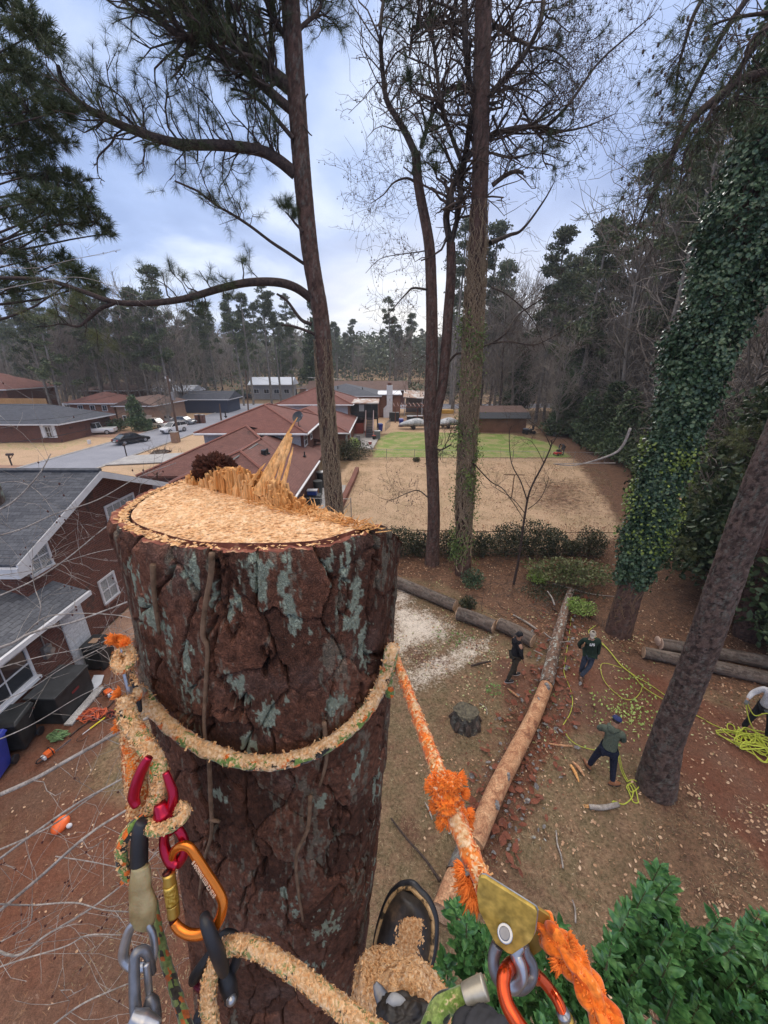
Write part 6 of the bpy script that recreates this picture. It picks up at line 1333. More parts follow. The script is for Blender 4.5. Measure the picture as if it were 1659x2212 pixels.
def shrub(label,c,r,n,size,mat,seed,flat=(1,1,1),group=None,name='shrub',stems=12):
 rs=np.random.RandomState(seed);T=thing(name,label,'shrub',(c[0],c[1],0),group=group);at0(T);leaf_ball('foliage',T,c,r,n,size,M[mat]if isinstance(mat,str)else mat,rs,flat)
 sg,tp=[],[]
 for i in range(stems):
  p,_=wander((c[0]+rs.normal()*.1,c[1]+rs.normal()*.1,0),(rs.normal()*.5,rs.normal()*.5,1),r*1.3+c[2]*.3,rs,6,.2);sg.append((p,np.linspace(.02,.006,6)));branchlets(p,.008,rs,3,r*.6,0,sg,tp,rmin=.004)
 fast_tubes('stems',sg,M['twig_dark'],T,3)['kind']='stuff';return T
HG=[(860,1165,1.0),(905,1160,.8),(975,1160,.9),(1040,1160,.8),(1095,1160,1.1),(1150,1155,1.2),(1195,1165,.9),(1275,1165,.9),(1235,1180,.5)]
HL=['leftmost dark bush of the hedge, nearest the cut trunk','dark hedge bush close left of the forked tree foot','dark hedge bush between the forked tree and the vine clad trunk','dark hedge bush just right of the vine clad trunk','dark hedge bush left of the thin sapling','widest dark bush of the hedge, right of the thin sapling','dark hedge bush tapering right of the widest bush','rightmost upright twiggy bush of the hedge','low sparse bush in the gap of the hedge']
for i,((x,y,r_),lb)in enumerate(zip(HG,HL)):
 g_=G(x,1200);shrub(lb,(g_.x,g_.y+.1,r_*.7),r_,int(2600*r_),.085,'hedge',100+i,(1,.7,.95),'hedge bushes along the near fence')
for(x,y,r_,mt,lb,f_)in((1020,1250,.55,'ivy','small grey green bush at the foot of the vine clad trunk',(1,1,.8)),(1010,1300,.35,'hedge','low dark bush right of the vine clad trunk foot',(1,1,.9)),(1160,1245,.5,'lime','bright light green leafy sprig among the brush',(1,1,.5)),(1250,1312,.62,'lime','light green leafy branches lying by the far tip of the barked log',(1,1,.35)),(1230,1245,1.2,'needle_light','heap of cut green pine boughs below the hedge',(1.7,1,.16)),(900,985,.4,'hedge','tiny weed tuft at the far wire fence',(1,1,.6))):
 g_=G(x,y+12);shrub(lb,(g_.x,g_.y,r_*.5),r_,int(1500*r_)+200,.07 if mt!='needle_light' else.12,mt,int(x),f_,stems=5)
g_=P(757,970,39.5);shrub('dark hedge with pale flowers at the corner of the tan lawn',(-3.6,39.2,.9),1.5,4200,.12,'hedge',300,(1.6,.6,.8));
rs=np.random.RandomState(5);T=thing('shrub','bright yellow green young shrub against the brick corner above the dark hedge','shrub',(-3.1,40.6,0));at0(T);leaf_ball('foliage',T,(-3.1,40.6,1.3),.7,700,.14,M['lime'],rs)
# ================================================================ copies for the wood
def bare_proto(seed,h,r,n1,twig='twig_far',bark='bark_grey',spread=.8,depth=2):
 rs=np.random.RandomState(seed);T=thing('bare_tree','x','tree');p,_=wander((0,0,-.2),(0,0,1),h*.85,rs,9,.05,.02);fast_tubes('trunk',[(p,np.linspace(r,r*.2,9))],M[bark],T,6)
 sg,tp=[],[];branchlets(p,r*.6,rs,n1,h*.30,depth,sg,tp,jit=.22,up=.10,a=.12,b=1,spread=spread,rmin=.024,kids=(3,5),shrink=.55,k=5);fast_tubes('crown',sg,M[twig],T,3)['kind']='stuff';return T
def crown_cloud(T,cl,n,size,mat,rs,name='crown',flat=.6):
 C,Nn=[],[]
 for(x,y,z,r_)in cl:
  k=max(20,int(n*r_*r_));v=rs.normal(size=(k,3));v/=np.linalg.norm(v,axis=1)[:,None];C.append(np.array([x,y,z])+v*np.array([r_,r_,r_*flat])*(rs.rand(k)**.5)[:,None]*(.75+.5*rs.rand(k))[:,None]);Nn.append(v)
 C=np.concatenate(C);V=np.concatenate(Nn);A_,B_=rnd_frame(len(C),rs,.2,V*.6);s_=size*(.5+rs.rand(len(C)));o=quads(name,C,A_,B_,s_,s_*.5,mat,T,.1);o['kind']='stuff';return o
def pine_proto(seed,h,r,crown0=.55,wide=2.2,mat='needle_far',n=210,size=.30,bark='bark_grey',clumps=30):
 rs=np.random.RandomState(seed);T=thing('pine_tree','x','tree');p,_=wander((0,0,-.2),(0,0,1),h,rs,8,.02,.03);fast_tubes('trunk',[(p,np.linspace(r,r*.3,8))],M[bark],T,7);cl=[];sg=[]
 for i in range(clumps):
  f=crown0+(1-crown0)*rs.rand()**.8;z=h*f;R_=wide*(1.05-(f-crown0)/(1-crown0)*.75)*(.4+.8*rs.rand());a=rs.rand()*math.tau;c=np.array([p[-1][0]*f+R_*math.cos(a),p[-1][1]*f+R_*math.sin(a),z]);cl.append((*c,.55+.6*rs.rand()))
  q=np.array([np.array([p[-1][0]*f,p[-1][1]*f,z-R_*.35]),(c+[p[-1][0]*f,p[-1][1]*f,z])/2,c]);sg.append((q,[.06,.04,.02]))
 cl.append((p[-1][0],p[-1][1],h,.8));fast_tubes('limbs',sg,M[bark],T,3)['kind']='stuff';crown_cloud(T,cl,n,size,M[mat],rs);return T
def cone_proto(seed,h,w,mat='evergreen',n=150,size=.40):
 rs=np.random.RandomState(seed);T=thing('evergreen_tree','x','tree');fast_tubes('trunk',[([(0,0,-.2),(0,0,h*.9)],[.22,.05])],M['bark_dark'],T,6);cl=[]
 for i in range(46):f=rs.rand()**.8;R_=w*(1-f)*(.5+.5*rs.rand());a=rs.rand()*math.tau;cl.append((R_*math.cos(a),R_*math.sin(a),h*(.08+.9*f),w*(.30+.25*(1-f))))
 crown_cloud(T,cl,n,size,M[mat],rs,flat=.75);return T
PB=[bare_proto(1,17,.22,34),bare_proto(2,20,.26,36),bare_proto(3,13,.18,40,spread=1.1),bare_proto(4,16,.2,44,twig='twig_far',bark='bark_dark')]
PP=[pine_proto(11,22,.26),pine_proto(12,26,.3,.6,2.6),pine_proto(13,20,.24,.4,2.4,clumps=40),pine_proto(14,24,.28,.42,3.2,clumps=44)]
PF=cone_proto(24,14,3.2,n=520,size=.20)
PE=[cone_proto(21,12,3.4),cone_proto(22,8,2.6),cone_proto(23,15,3.0)]
PS=thing('bush','x','shrub');crown_cloud(PS,[(0,0,1.0,1.3),(1.1,.2,.8,1),(-1,.1,.7,1),(.2,-.8,.7,.9)],260,.22,M['evergreen'],np.random.RandomState(3),'foliage')
used={}
def place(proto,x,y,sc=1,rz=None,label='',group=None,z=None):
 rz=rz if rz is not None else(x*7.3+y*3.1)%6.28;z=gz(x,y)if z is None else z
 r=dup(proto,(x,y,z),rz,sc,label,group);return r
rg=random.Random(12)
# singled out trees
place(PP[2],-50.5,62,(1.0,1.0,.78),.3,'big dark green conifer beside the street at the left, taller than the houses')
place(PE[1],-36.3,57.5,(.62,.62,.62),.3,'small bright cedar between the parked white pickup and the tan brick house')
place(PS,-43.5,56,1.6,1,'large rounded dark shrub by the street, left of the small cedar');place(PS,-39.5,57.5,1.1,2,'lower dark shrub right beside the small cedar')
place(PB[2],-33.2,60.5,(.55,.55,.55),1,'small bare street tree in front of the tan brick house')
for i,(x,y,sc)in enumerate(((-33.5,95,1.05),(-31.8,97,.98),(-27.6,98,1.02),(-25.6,99,1.1),(-23.4,103,.9))):place(PP[(0,3,1,0,2)[i]],x,y,sc,None,['leftmost roadside pine beyond the street corner','second roadside pine beyond the street corner','middle tall roadside pine by the cross street','fourth roadside pine with a tufted round top','rightmost roadside pine with the thickest foot'][i],'roadside pines at the street corner')
place(PE[2],-17.5,108,(1.5,1.5,1.75),0,'big dark drooping conifer standing behind the rust red roofs, left of the slim pine')
place(PB[1],-57,100,1.3,0,'pale trunked leaning bare tree behind the tan brick house');place(PB[0],-47,98,1.35,2,'tall pale bare tree behind the dark blue house')
place(PP[1],-52,118,1.05,0,'tall pine topping the skyline left of the street');place(PP[0],-66,112,1.1,2,'tall thin pine above the rust red roof')
place(PB[3],17,70,1.1,0,'pale straight bare trunk rising behind the shed',None);place(PB[2],23.5,53,1.0,3,'spreading bare tree at the right end of the shed')
place(PS,9,92,2.2,1,'round green bush behind the white carport');place(PS,3.5,118,2.6,1,'yellow green bush past the chimney house')
# woods: seen as trees of one wood
def wood(n,xr_,yr_,mix,label,group,sc=(.85,1.15),keep=lambda x,y:True,seed=1,where=None):
 r_=random.Random(seed);k=0;tries=0;pts=[]
 while k<n and tries<n*30:
  tries+=1;x=r_.uniform(*xr_);y=r_.uniform(*yr_)
  if not keep(x,y)or any((x-a)**2+(y-b_)**2<5 for a,b_ in pts):continue
  pts.append((x,y));p=r_.choice(mix);nm=p.name.split('.')[0];s_=r_.uniform(*sc);hs='short' if s_<sc[0]+(sc[1]-sc[0])/3 else('tall' if s_>sc[1]-(sc[1]-sc[0])/3 else 'mid sized');place(p,x,y,s_,r_.uniform(0,6.28),hs+' '+label[nm]+(where(x,y)if where else ''),group);k+=1
LBL=lambda w:{'pine_tree':f'green pine {w}','bare_tree':f'leafless tree {w}','evergreen_tree':f'dense evergreen {w}'}
side3=lambda x,y:', '+('left of the slim pine' if x/y<-.17 else 'right of the slim pine' if x/y<.12 else 'right of the forked tree')
row3=lambda x,y:', '+('near the ivy tree' if y<27 else 'beside the tan lawn' if y<41 else 'beside the green lawn' if y<54 else 'by the shed end')
shd=lambda x,y:', '+('left of its middle' if x/y<.27 else 'behind its right end' if x/y<.4 else 'far right of the shed')
cone_ok=lambda x,y:abs(x)<y*1.02
wood(130,(-210,130),(132,185),PP*2+PB+[PE[2]],LBL('in the far wood'),'trees of the far wood',(.9,1.2),cone_ok,seed=3,where=side3)
wood(85,(-270,190),(186,262),PP,LBL('on the far rise at the skyline'),'trees on the far rise',(.75,.95),cone_ok,seed=4,where=side3)
wood(34,(-60,-24),(64,90),[PB[0],PB[1],PP[0],PB[3],PP[2],PP[3]],LBL('between the houses across the street'),'trees between the houses across the street',(.7,1.1),where=lambda x,y:', nearer row' if y<76 else ', farther row',keep=lambda x,y:not(-36<x<-20 and y<96)and not(-51<x<-35 and y<74)and not(-41<x<-31 and 79<y<88)and not(-51<x<-41 and 85<y<93),seed=15)
wood(46,(-130,-36),(100,130),[PB[0],PP[1],PB[3],PP[0],PP[2],PE[2],PP[3]],LBL('behind the houses across the street'),'trees behind the houses across the street',(.8,1.05),lambda x,y:cone_ok(x,y)and not(-62<x<-33 and y<112),seed=5)
wood(18,(-100,-58),(62,98),[PB[0],PB[3],PB[2],PE[2],PP[2]],LBL('at the left among the brick houses'),'trees among the houses at the left',(.7,.95),lambda x,y:not(-64<x<-42 and 62<y<99)and not(-85<x<-63 and 70<y<86),seed=6)
wood(64,(10,75),(62,122),[PB[0],PB[1],PB[3],PP[0],PP[1],PP[3],PE[0]],LBL('in the wood behind the shed'),'trees of the wood behind the shed',(1.0,1.45),lambda x,y:x>12+(y-60)*.08,seed=7,where=shd)
edge_x=lambda y:np.interp(y,[14,22,38,56,64],[17,18.5,24.5,25,22])
wood(78,(17,60),(17,64),[PB[0],PB[1],PP[2],PB[3],PE[2],PB[3],PP[3],PP[1]],LBL('in the right hand wood'),'trees of the wood right of the lawns',(.95,1.5),lambda x,y:x>edge_x(y)+1.5 and not(y<26 and x<24),seed=8,where=row3)
wood(22,(15,34),(15,58),[PE[1],PE[0]],LBL('low at the wood edge'),'low evergreens at the wood edge',(.6,.9),lambda x,y:edge_x(y)<x<edge_x(y)+5,seed=9,where=row3)
wood(14,(15.5,30),(10,20),[PE[0],PE[1],PB[2],PE[2],PB[0]],LBL('farther behind the ivy tree'),'trees behind the ivy covered tree',(.6,1.0),seed=10)
for i,(x,y,s_)in enumerate(((15.2,12.6,1.1),(17.4,10.6,1.25),(18.0,15.2,1.35),(20.6,13.0,1.4),(22.5,10.5,1.3),(14.6,9.6,.6))):place(PF,x,y,s_,i*1.3,('tall' if s_>1.2 else 'mid sized' if s_>.9 else 'low')+' dark evergreen close right of the ivy covered tree','dark evergreens right of the ivy covered tree')
for i in range(14):
 y=20+i*2.7;place(PS,float(edge_x(y))+rg.uniform(-.5,1.5),y,rg.uniform(.9,1.6),None,'dark evergreen bush at the foot of the wood right of the lawns','bushes along the wood edge')
for i in range(12):place(PS,rg.uniform(-14,-56),rg.uniform(112,124),rg.uniform(.8,1.3),None,'small clipped bush near the cross street','small bushes by the cross street')
# the tangled thicket that fills the wood edge, and the far wood seen as one mass
rs=np.random.RandomState(71);sg=[]
for i in range(7000):
 y=rs.uniform(17,66);x=float(edge_x(y))+1.0+abs(rs.normal(0,5));z=rs.uniform(0,1)**1.1*(8+13*min(1,(x-float(edge_x(y)))/5));p,_=wander((x,y,z),(rs.normal(-.3,.6),rs.normal(0,.6),rs.normal(.1,.7)),rs.uniform(1.2,3.6),rs,6,.35,-.03);sg.append((p,np.linspace(.026,.010,6)))
tag(fast_tubes('thicket',sg,M['twig_far'],None,3),'grey brown tangle of bare vines and twigs filling the wood right of the lawns','thicket',None,'stuff')
sg=[]
for i in range(3800):
 x=rs.uniform(11,70);y=rs.uniform(66,122);z=rs.uniform(0,1)**1.2*17;p,_=wander((x,y,z),(rs.normal(),rs.normal(0,.4),rs.normal(.4,.6)),rs.uniform(2,5),rs,5,.3);sg.append((p,np.linspace(.045,.02,5)))
tag(fast_tubes('thicket',sg,M['twig_far'],None,3),'grey twiggy growth filling the wood behind the shed','thicket',None,'stuff')
n=80000;y=rs.uniform(185,285,n);x=rs.uniform(-1.05,.9,n)*y;hz_=np.array([gz(0,q)for q in y]);cl_=fbm(x*.09+90,y*.09+9,1.0,3,3);z=hz_+rs.rand(n)**1.0*(9+14*cl_)
A_,B_=rnd_frame(n,rs,.2);s_=1.0+rs.rand(n)*1.3;tag(quads('distant_wood',np.stack([x,y,z],-1),A_,B_,s_,s_*.5,M['needle_far'],None,.1),'dark green mass of distant wood along the skyline','wood',None,'stuff')
n=9000;y=rs.uniform(120,190,n);x=rs.uniform(-1.05,.9,n)*y;z=np.array([gz(0,q)for q in y])+rs.rand(n)*(1.5+4*sm(fbm(x*.1+90,y*.1,1.0,8,3),.5,.75));A_,B_=rnd_frame(n,rs,.2);s_=.7+rs.rand(n)*.9
k=fbm(x*.12+90,y*.12,1.0,9,3)>.52;tag(quads('undergrowth',np.stack([x,y,z],-1)[k],A_[k],B_[k],s_[k],s_[k]*.5,M['evergreen'],None,.1),'patchy dark undergrowth between the trunks of the far wood','undergrowth',None,'stuff')
# light green young pine boughs right of the ivy tree
rs=np.random.RandomState(50);TY=thing('pine_tree','young light green pine with soft boughs between the ivy tree and the big leaning trunk','tree',(12.6,12.8,0));at0(TY);sg,tp=[],[]
fast_tubes('trunk',[([(12.6,12.8,0),(12.8,12.8,7)],[.12,.04])],M['bark_dark'],TY,6)
for i in range(46):z=rs.uniform(1.5,6.8);a=rs.uniform(0,math.tau);d=(math.cos(a),math.sin(a),.15);p,_=wander((12.6+z*.03,12.8,z),d,2.4-z*.2,rs,6,.12);sg.append((p,np.linspace(.02,.006,6)));branchlets(p,.008,rs,7,.5,0,sg,tp,rmin=.004,a=.35)
fast_tubes('limbs',sg,M['bark_limb'],TY,3)['kind']='stuff';needles('needles',[q[0]for q in tp],[q[1]for q in tp],26,.20,.009,M['needle_light'],TY,rs)['kind']='stuff'
# take the patterns out of the picture
for p in PB+PP+PE+[PS,PF]:
 for ch in list(p.children):bpy.data.objects.remove(ch)
 bpy.data.objects.remove(p)
 # ================================================================ LOGS, STUMP, DEBRIS
def cap_disc(name,c,nrm,r,parent,mat,n=28,seed=1):
 nrm=Vector(nrm).normalized();a=nrm.orthogonal().normalized();b_=nrm.cross(a);rg_=random.Random(seed);mb=MB()
 ring=[Vector(c)+(a*math.cos(t_)+b_*math.sin(t_))*r*rg_.uniform(.96,1.03)for t_ in[i*math.tau/n for i in range(n)]]
 mb.add([Vector(c)+nrm*.004]+ring+[p-nrm*.05 for p in ring],[(0,1+i,1+(i+1)%n)for i in range(n)]+[(1+i,1+n+i,1+n+(i+1)%n,1+(i+1)%n)for i in range(n)])
 return mb.build(name,mat,parent,uv=False)
M['end_grain']=noisy('sawn log end',[(.3,(.30,.17,.10)),(.5,(.46,.30,.19)),(.7,(.58,.42,.29))],9,bmp=.2,fine=70)
M['end_pink']=noisy('pinkish sawn log end',[(.3,(.50,.33,.24)),(.7,(.72,.55,.43))],9,bmp=.2,fine=70)
M['bark_log']=bark_mat('grey furrowed log bark',(.075,.055,.045),(.17,.13,.105),(.24,.20,.175),grey=.7)
M['bare_log']=noisy('peeled orange wood',[(.28,(.20,.085,.05)),(.42,(.38,.18,.095)),(.6,(.55,.31,.17)),(.75,(.66,.42,.25))],4.5,stretch=(1,1,1),bmp=.4,dist=.01,fine=34,distortion=1.2)
def log(label,p0,p1,r0,r1,seed,mat='bark_log',end='end_grain',lich=.15,cu=.05,cv=.4,sag=0):
 T=thing('log',label,'log',tuple((Vector(p0)+Vector(p1))/2));at0(T);p0,p1=Vector(p0),Vector(p1)
 path=[p0+Vector((0,0,r0*.9)),(p0+p1)/2+Vector((.03,.04,(r0+r1)/2*.9+sag)),p1+Vector((0,0,r1*.9))]
 bark_trunk('bark',path,[r0,(r0+r1)/2,r1],M[mat],T,seed,34,.05,cu,cv,.7,lich);d=(p1-p0).normalized()
 cap_disc('cut_end',path[0]-d*.012,-d,r0*.985,T,M[end],seed=seed);cap_disc('cut_end',path[2]+d*.012,d,r1*.985,T,M[end],seed=seed+1);return T
log('long grey barked log leading out from behind the cut trunk',G(760,1228),G(983,1318),.24,.23,60)
log('middle grey barked log of the row, end to end with the long log',G(988,1335),G(1066,1364),.25,.24,61)
log('grey barked log behind the man in the black hoodie',G(1076,1358),G(1150,1395),.24,.24,62)
log('nearest of the two right hand logs, with a splintered knot, ending behind the leaning pine',G(1388,1418),G(1760,1500),.19,.21,63)
log('far right hand log with a pinkish sawn end, lying behind the other',G(1425,1400),G(1760,1462),.20,.22,64,end='end_pink')
gq=G(1418,1395);lump('sawn_slice',gq+Vector((0,0,.2)),(.05,.16,.17),M['end_pink'],None,.15,6,20,3);o=bpy.context.scene.objects[-1]
for o in scene.objects:
 if o.name=='sawn_slice':tag(o,'pale pink slice of log leaning at the sawn end of the far right hand log','log slice')
m_scr_a=noisy('red brown bark flakes',[(.3,(.10,.032,.02)),(.5,(.22,.075,.045)),(.7,(.16,.07,.05))],3,bmp=.5,dist=.01,fine=60);m_scr_b=noisy('grey lichened bark flakes',[(.3,(.10,.085,.08)),(.55,(.21,.20,.20)),(.7,(.36,.38,.36))],14,bmp=.8,dist=.01,fine=90)
# the long felled stem: peeled below, lichened bark above
TL_=thing('felled_trunk','long felled pine stem, peeled orange below and lichened above, between the four men','log',tuple((G(1040,1800)+G(1230,1290))/2));at0(TL_)
fpts=[(1022,1835,.21),(1070,1720,.215),(1110,1640,.21),(1150,1560,.20),(1178,1490,.195),(1196,1410,.185),(1212,1350,.17),(1226,1300,.15),(1232,1280,.13)]
fp3=[G(x,y)+Vector((0,0,r_*.9))for x,y,r_ in fpts]
bark_trunk('peeled_wood',fp3[:5],[q[2]*.93 for q in fpts[:5]],M['bare_log'],TL_,70,40,.05,.12,.9,.22,0)
bark_trunk('bark',fp3[4:],[q[2]for q in fpts[4:]],bark_mat('lichened pine bark',(.10,.06,.045),(.22,.13,.09),(.26,.22,.19),lich=(.42,.46,.42)),TL_,71,40,.035,.07,.12,.9,1.0)
d_=(fp3[0]-fp3[1]).normalized();cap_disc('broken_end',fp3[0],d_,.19,TL_,M['bare_log'])
m_patch=bark_mat('grey bark patch',(.12,.10,.09),(.24,.21,.19),(.34,.33,.31));
for(x,y,s_)in((1090,1690,.17),(1070,1760,.12),(1178,1500,.15),(1160,1530,.08)):
 p=G(x,y)+Vector((0,0,.34));a=lump('bark_patch',p,(s_*.45,s_,.035),m_scr_b,TL_,.5,14,22,int(x))
for pts,r_ in((([(1195,1320),(1190,1305),(1180,1290)]),.04),([(1190,1395),(1180,1388),(1172,1380)],.022),([(1170,1430),(1160,1425),(1150,1420)],.022),([(1200,1400),(1212,1402),(1225,1400)],.015)):
 mb=MB();mb.tube(smooth_path([G(x,y)+Vector((0,0,.3))for x,y in pts],4),[r_,r_*.5],7);mb.build('branch_stub',M['twig'],TL_,uv=False,smooth=True)
tb=thing('log','short thick butt piece of log with a bare sawn end, behind the boot toe','log',tuple(G(985,1890)));at0(tb)
b0_,b1_=G(955,1985)+Vector((0,0,.2)),G(1008,1850)+Vector((0,0,.2));dm=(b1_-b0_).normalized();bm_=b0_.lerp(b1_,.55)
bark_trunk('peeled_wood',[b0_,b0_.lerp(b1_,.3),bm_],[.195,.2,.2],M['bare_log'],tb,72,36,.05,.12,.9,.25,0);bark_trunk('bark',[bm_,b0_.lerp(b1_,.8),b1_],[.212,.215,.20],m_patch,tb,73,36,.03,.07,.10,.8,.8)
cap_disc('cut_end',b0_-dm*.01,-dm+Vector((0,-.1,.35)),.19,tb,M['end_grain']);cap_disc('cut_end',b1_,dm,.2,tb,M['end_grain'])
# old stump
TS2=thing('tree_stump','low old dark grey stump standing in the dry grass','stump',tuple(G(1005,1565)));at0(TS2);gs=G(1005,1560)
bark_trunk('bark',[gs+Vector((0,0,-.05)),gs+Vector((0,0,.14)),gs+Vector((0,0,.40))],[.43,.34,.29],bark_mat('old dark bark',(.03,.025,.022),(.09,.075,.065),(.15,.13,.12)),TS2,75,40,.02,.06,.12,1.0,.3)
lump('weathered_top',gs+Vector((0,0,.38)),(.30,.30,.07),noisy('weathered grey wood',[(.3,(.05,.045,.035)),(.6,(.15,.13,.09)),(.75,(.14,.15,.09))],12,bmp=1,dist=.02),TS2,.4,16,36,4)
for i in range(7):
 mb=MB();a=-2.4+i*.85;mb.tube([gs+Vector((.26*math.cos(a),.26*math.sin(a),.22)),gs+Vector((.36*math.cos(a),.36*math.sin(a),.06)),gs+Vector((.44*math.cos(a),.44*math.sin(a),-.02))],[.09,.08,.05],7);mb.build('root',M['bark_dark'],TS2,uv=False,smooth=True)
 # scattered bark plates
rs=np.random.RandomState(31);n=1100;f=rs.rand(n);off=rs.normal(0,1,n)
cx_=np.interp(f,np.linspace(0,1,len(fp3)),[p.x for p in fp3]);cy_=np.interp(f,np.linspace(0,1,len(fp3)),[p.y for p in fp3])
side=rs.choice([-1,1],n,p=[.35,.65]);dd_=.22+np.abs(rs.normal(0,.38,n));x=cx_+side*dd_*.85;y=cy_-side*dd_*.5
def flat_scraps(name,x,y,size,mat,rs,label,cat,z=.02,tilt=.35,asp=.55):
 n=len(x);ph=rs.rand(n)*math.tau;Nn=np.stack([rs.normal(0,tilt,n),rs.normal(0,tilt,n),np.ones(n)],-1);Nn/=np.linalg.norm(Nn,axis=1)[:,None]
 A_=np.stack([np.cos(ph),np.sin(ph),np.zeros(n)],-1);A_-=Nn*(A_*Nn).sum(1)[:,None];A_/=np.linalg.norm(A_,axis=1)[:,None];B_=np.cross(Nn,A_);C=np.stack([x,y,z+size*.25*rs.rand(n)],-1)
 o=quads(name,C,A_,B_,size,size*asp*(.6+.7*rs.rand(n)),mat,None,bend=.12);tag(o,label,cat,None,'stuff');return o
k=rs.rand(n)<.62
flat_scraps('bark_flakes',x[k],y[k],.04+.24*rs.rand(k.sum())**2.2,m_scr_a,rs,'red brown bark flakes strewn along both sides of the long felled stem','bark flakes',asp=.6)
flat_scraps('bark_flakes',x[~k],y[~k],.03+.15*rs.rand((~k).sum())**2.5,m_scr_b,rs,'silvery lichened bark flakes strewn beside the long felled stem','bark flakes',asp=.6)
# fallen leaves
def litter(n,poly,size,mat,rs,label,pw=None,z=.012):
 xs_=[p[0]for p in poly];ys_=[p[1]for p in poly];x=rs.uniform(min(xs_),max(xs_),n*3);y=rs.uniform(min(ys_),max(ys_),n*3);ok=inpoly(poly,x,y)
 cl_=fbm(x+60,y+60,.8,5,3);ok&=rs.rand(len(x))<np.clip((cl_-.42)*4,.12,1);x,y=x[ok][:n],y[ok][:n]
 return flat_scraps('fallen_leaves',x,y,size*(.5+.9*rs.rand(len(x))),mat,rs,label,'fallen leaves',z,.5,.62)
m_l1=noisy('tan fallen leaves',[(.3,(.30,.17,.095)),(.5,(.50,.31,.19)),(.7,(.68,.50,.34))],3,bmp=0,detail=1);m_l2=noisy('brown fallen leaves',[(.3,(.12,.05,.03)),(.5,(.24,.11,.06)),(.7,(.36,.19,.11))],3,bmp=0,detail=1)
m_l3=noisy('pale green fallen leaves',[(.3,(.30,.36,.12)),(.7,(.55,.58,.32))],3,bmp=0,detail=1)
yard=[(1,3.2),(3,2.0),(9,2.0),(14,6),(20,10),(17,20),(1,20),(0,12)]
litter(5200,yard,.062,m_l1,rs,'tan leaves scattered all over the work yard')
litter(5200,[(2.5,8.5),(14,7),(24,12),(22,22),(-1,20.5),(0,16),(3,13)],.075,m_l2,rs,'brown leaves thick on the ground round the tree feet')
litter(2600,[(5,2),(10,2),(16,6),(12,9),(6.5,6.5),(4.5,4)],.065,m_l1,rs,'tan leaves thick before the big leaning pine')
litter(700,[(-9,.8),(-.8,.8),(-.8,3.8),(-8,7.6)],.05,m_l1,rs,'sparse tan leaves on the red clay below the bare twigs')
litter(900,[(.5,8.5),(8.5,5),(9.5,12),(5,15.5),(.5,15)],.06,m_l3,rs,'pale green leaves scattered round the men and the sawdust')
litter(2600,[(-1,19),(13,19),(20,36),(8,39),(4,30)],.10,m_l2,rs,'brown leaves on the tan lawn')
for(px,py,rr_,nn_,lb)in((1355,1535,.55,260,'cut leafy sprigs on the red clay between the sage hooded man and the leaning pine'),(1065,1493,.16,60,'small green sprig left of the felled stem'),(1170,1498,.2,70,'small green sprig close beside the felled stem'),(985,1380,.3,90,'green sprigs lying in the sawdust'),(1370,1470,.3,60,'sparse green leaves by the yellow rope bend')):
 g_=G(px,py);T_=flat_scraps('leafy_sprig',g_.x+rs.normal(0,rr_,nn_),g_.y+rs.normal(0,rr_*.8,nn_),.07*(.6+.8*rs.rand(nn_)),M['lime']if px>1300 else leaf_mat('sprig green',((.05,.12,.02),(.10,.2,.04),(.2,.3,.08)),5),rs,lb,'leafy sprig',.05,.7,.6);T_['kind']='stuff'
def strands(name,n,poly,L,w,mat,up,label,cat,seed,thr=.5):
 rs=np.random.RandomState(seed);xs_=[p[0]for p in poly];ys_=[p[1]for p in poly];x=rs.uniform(min(xs_),max(xs_),n*2);y=rs.uniform(min(ys_),max(ys_),n*2);ok=inpoly(poly,x,y)&(fbm(x+60,y+60,1.3,seed,4)>thr-.15*rs.rand(len(x)));x,y=x[ok][:n],y[ok][:n];n=len(x)
 a,b_=rnd_frame(n,rs);a[:,2]=np.abs(a[:,2])*up+.03;a/=np.linalg.norm(a,axis=1)[:,None];l_=L*(.4+.9*rs.rand(n));C=np.stack([x,y,np.full(n,.012)],-1)+a*l_[:,None]*.45
 tag(quads(name,C,a,b_,l_,w,mat,None,0),label,cat,None,'stuff')
m_dry=noisy('dry grass blades',[(.3,(.17,.13,.07)),(.5,(.33,.26,.15)),(.7,(.50,.42,.26))],2.5,bmp=0,detail=2);m_straw=noisy('pine straw',[(.3,(.12,.055,.03)),(.5,(.26,.13,.07)),(.7,(.42,.26,.15))],2.5,bmp=0,detail=2)
strands('dry_grass',34000,[(-5,3),(1.5,1.5),(8,2),(10,5),(5.5,7),(3.5,9),(2,13.5),(-2,16),(-6,10)],.075,.009,m_dry,1.0,'short dry grass over the work yard','grass',41,.50)
strands('pine_straw',30000,[(0,13),(4,11.5),(9,8),(24,8),(22,22),(13,18.5),(-1,20)],.16,.007,m_straw,.18,'brown pine straw round the tree feet and logs','pine straw',42,.42)
strands('pine_straw',14000,[(-9,1),(-.6,1),(8,1.5),(14,6),(8,9),(3,9),(-3,4.5),(-8,7)],.12,.006,m_straw,.2,'thin scatter of pine straw on the red clay','pine straw',43,.50)
strands('dry_grass',30000,[(-4,20.3),(13,18.6),(20,33),(20,39),(-3,40)],.14,.016,m_dry,1.2,'dry grass tufts of the tan lawn','grass',44,.52)
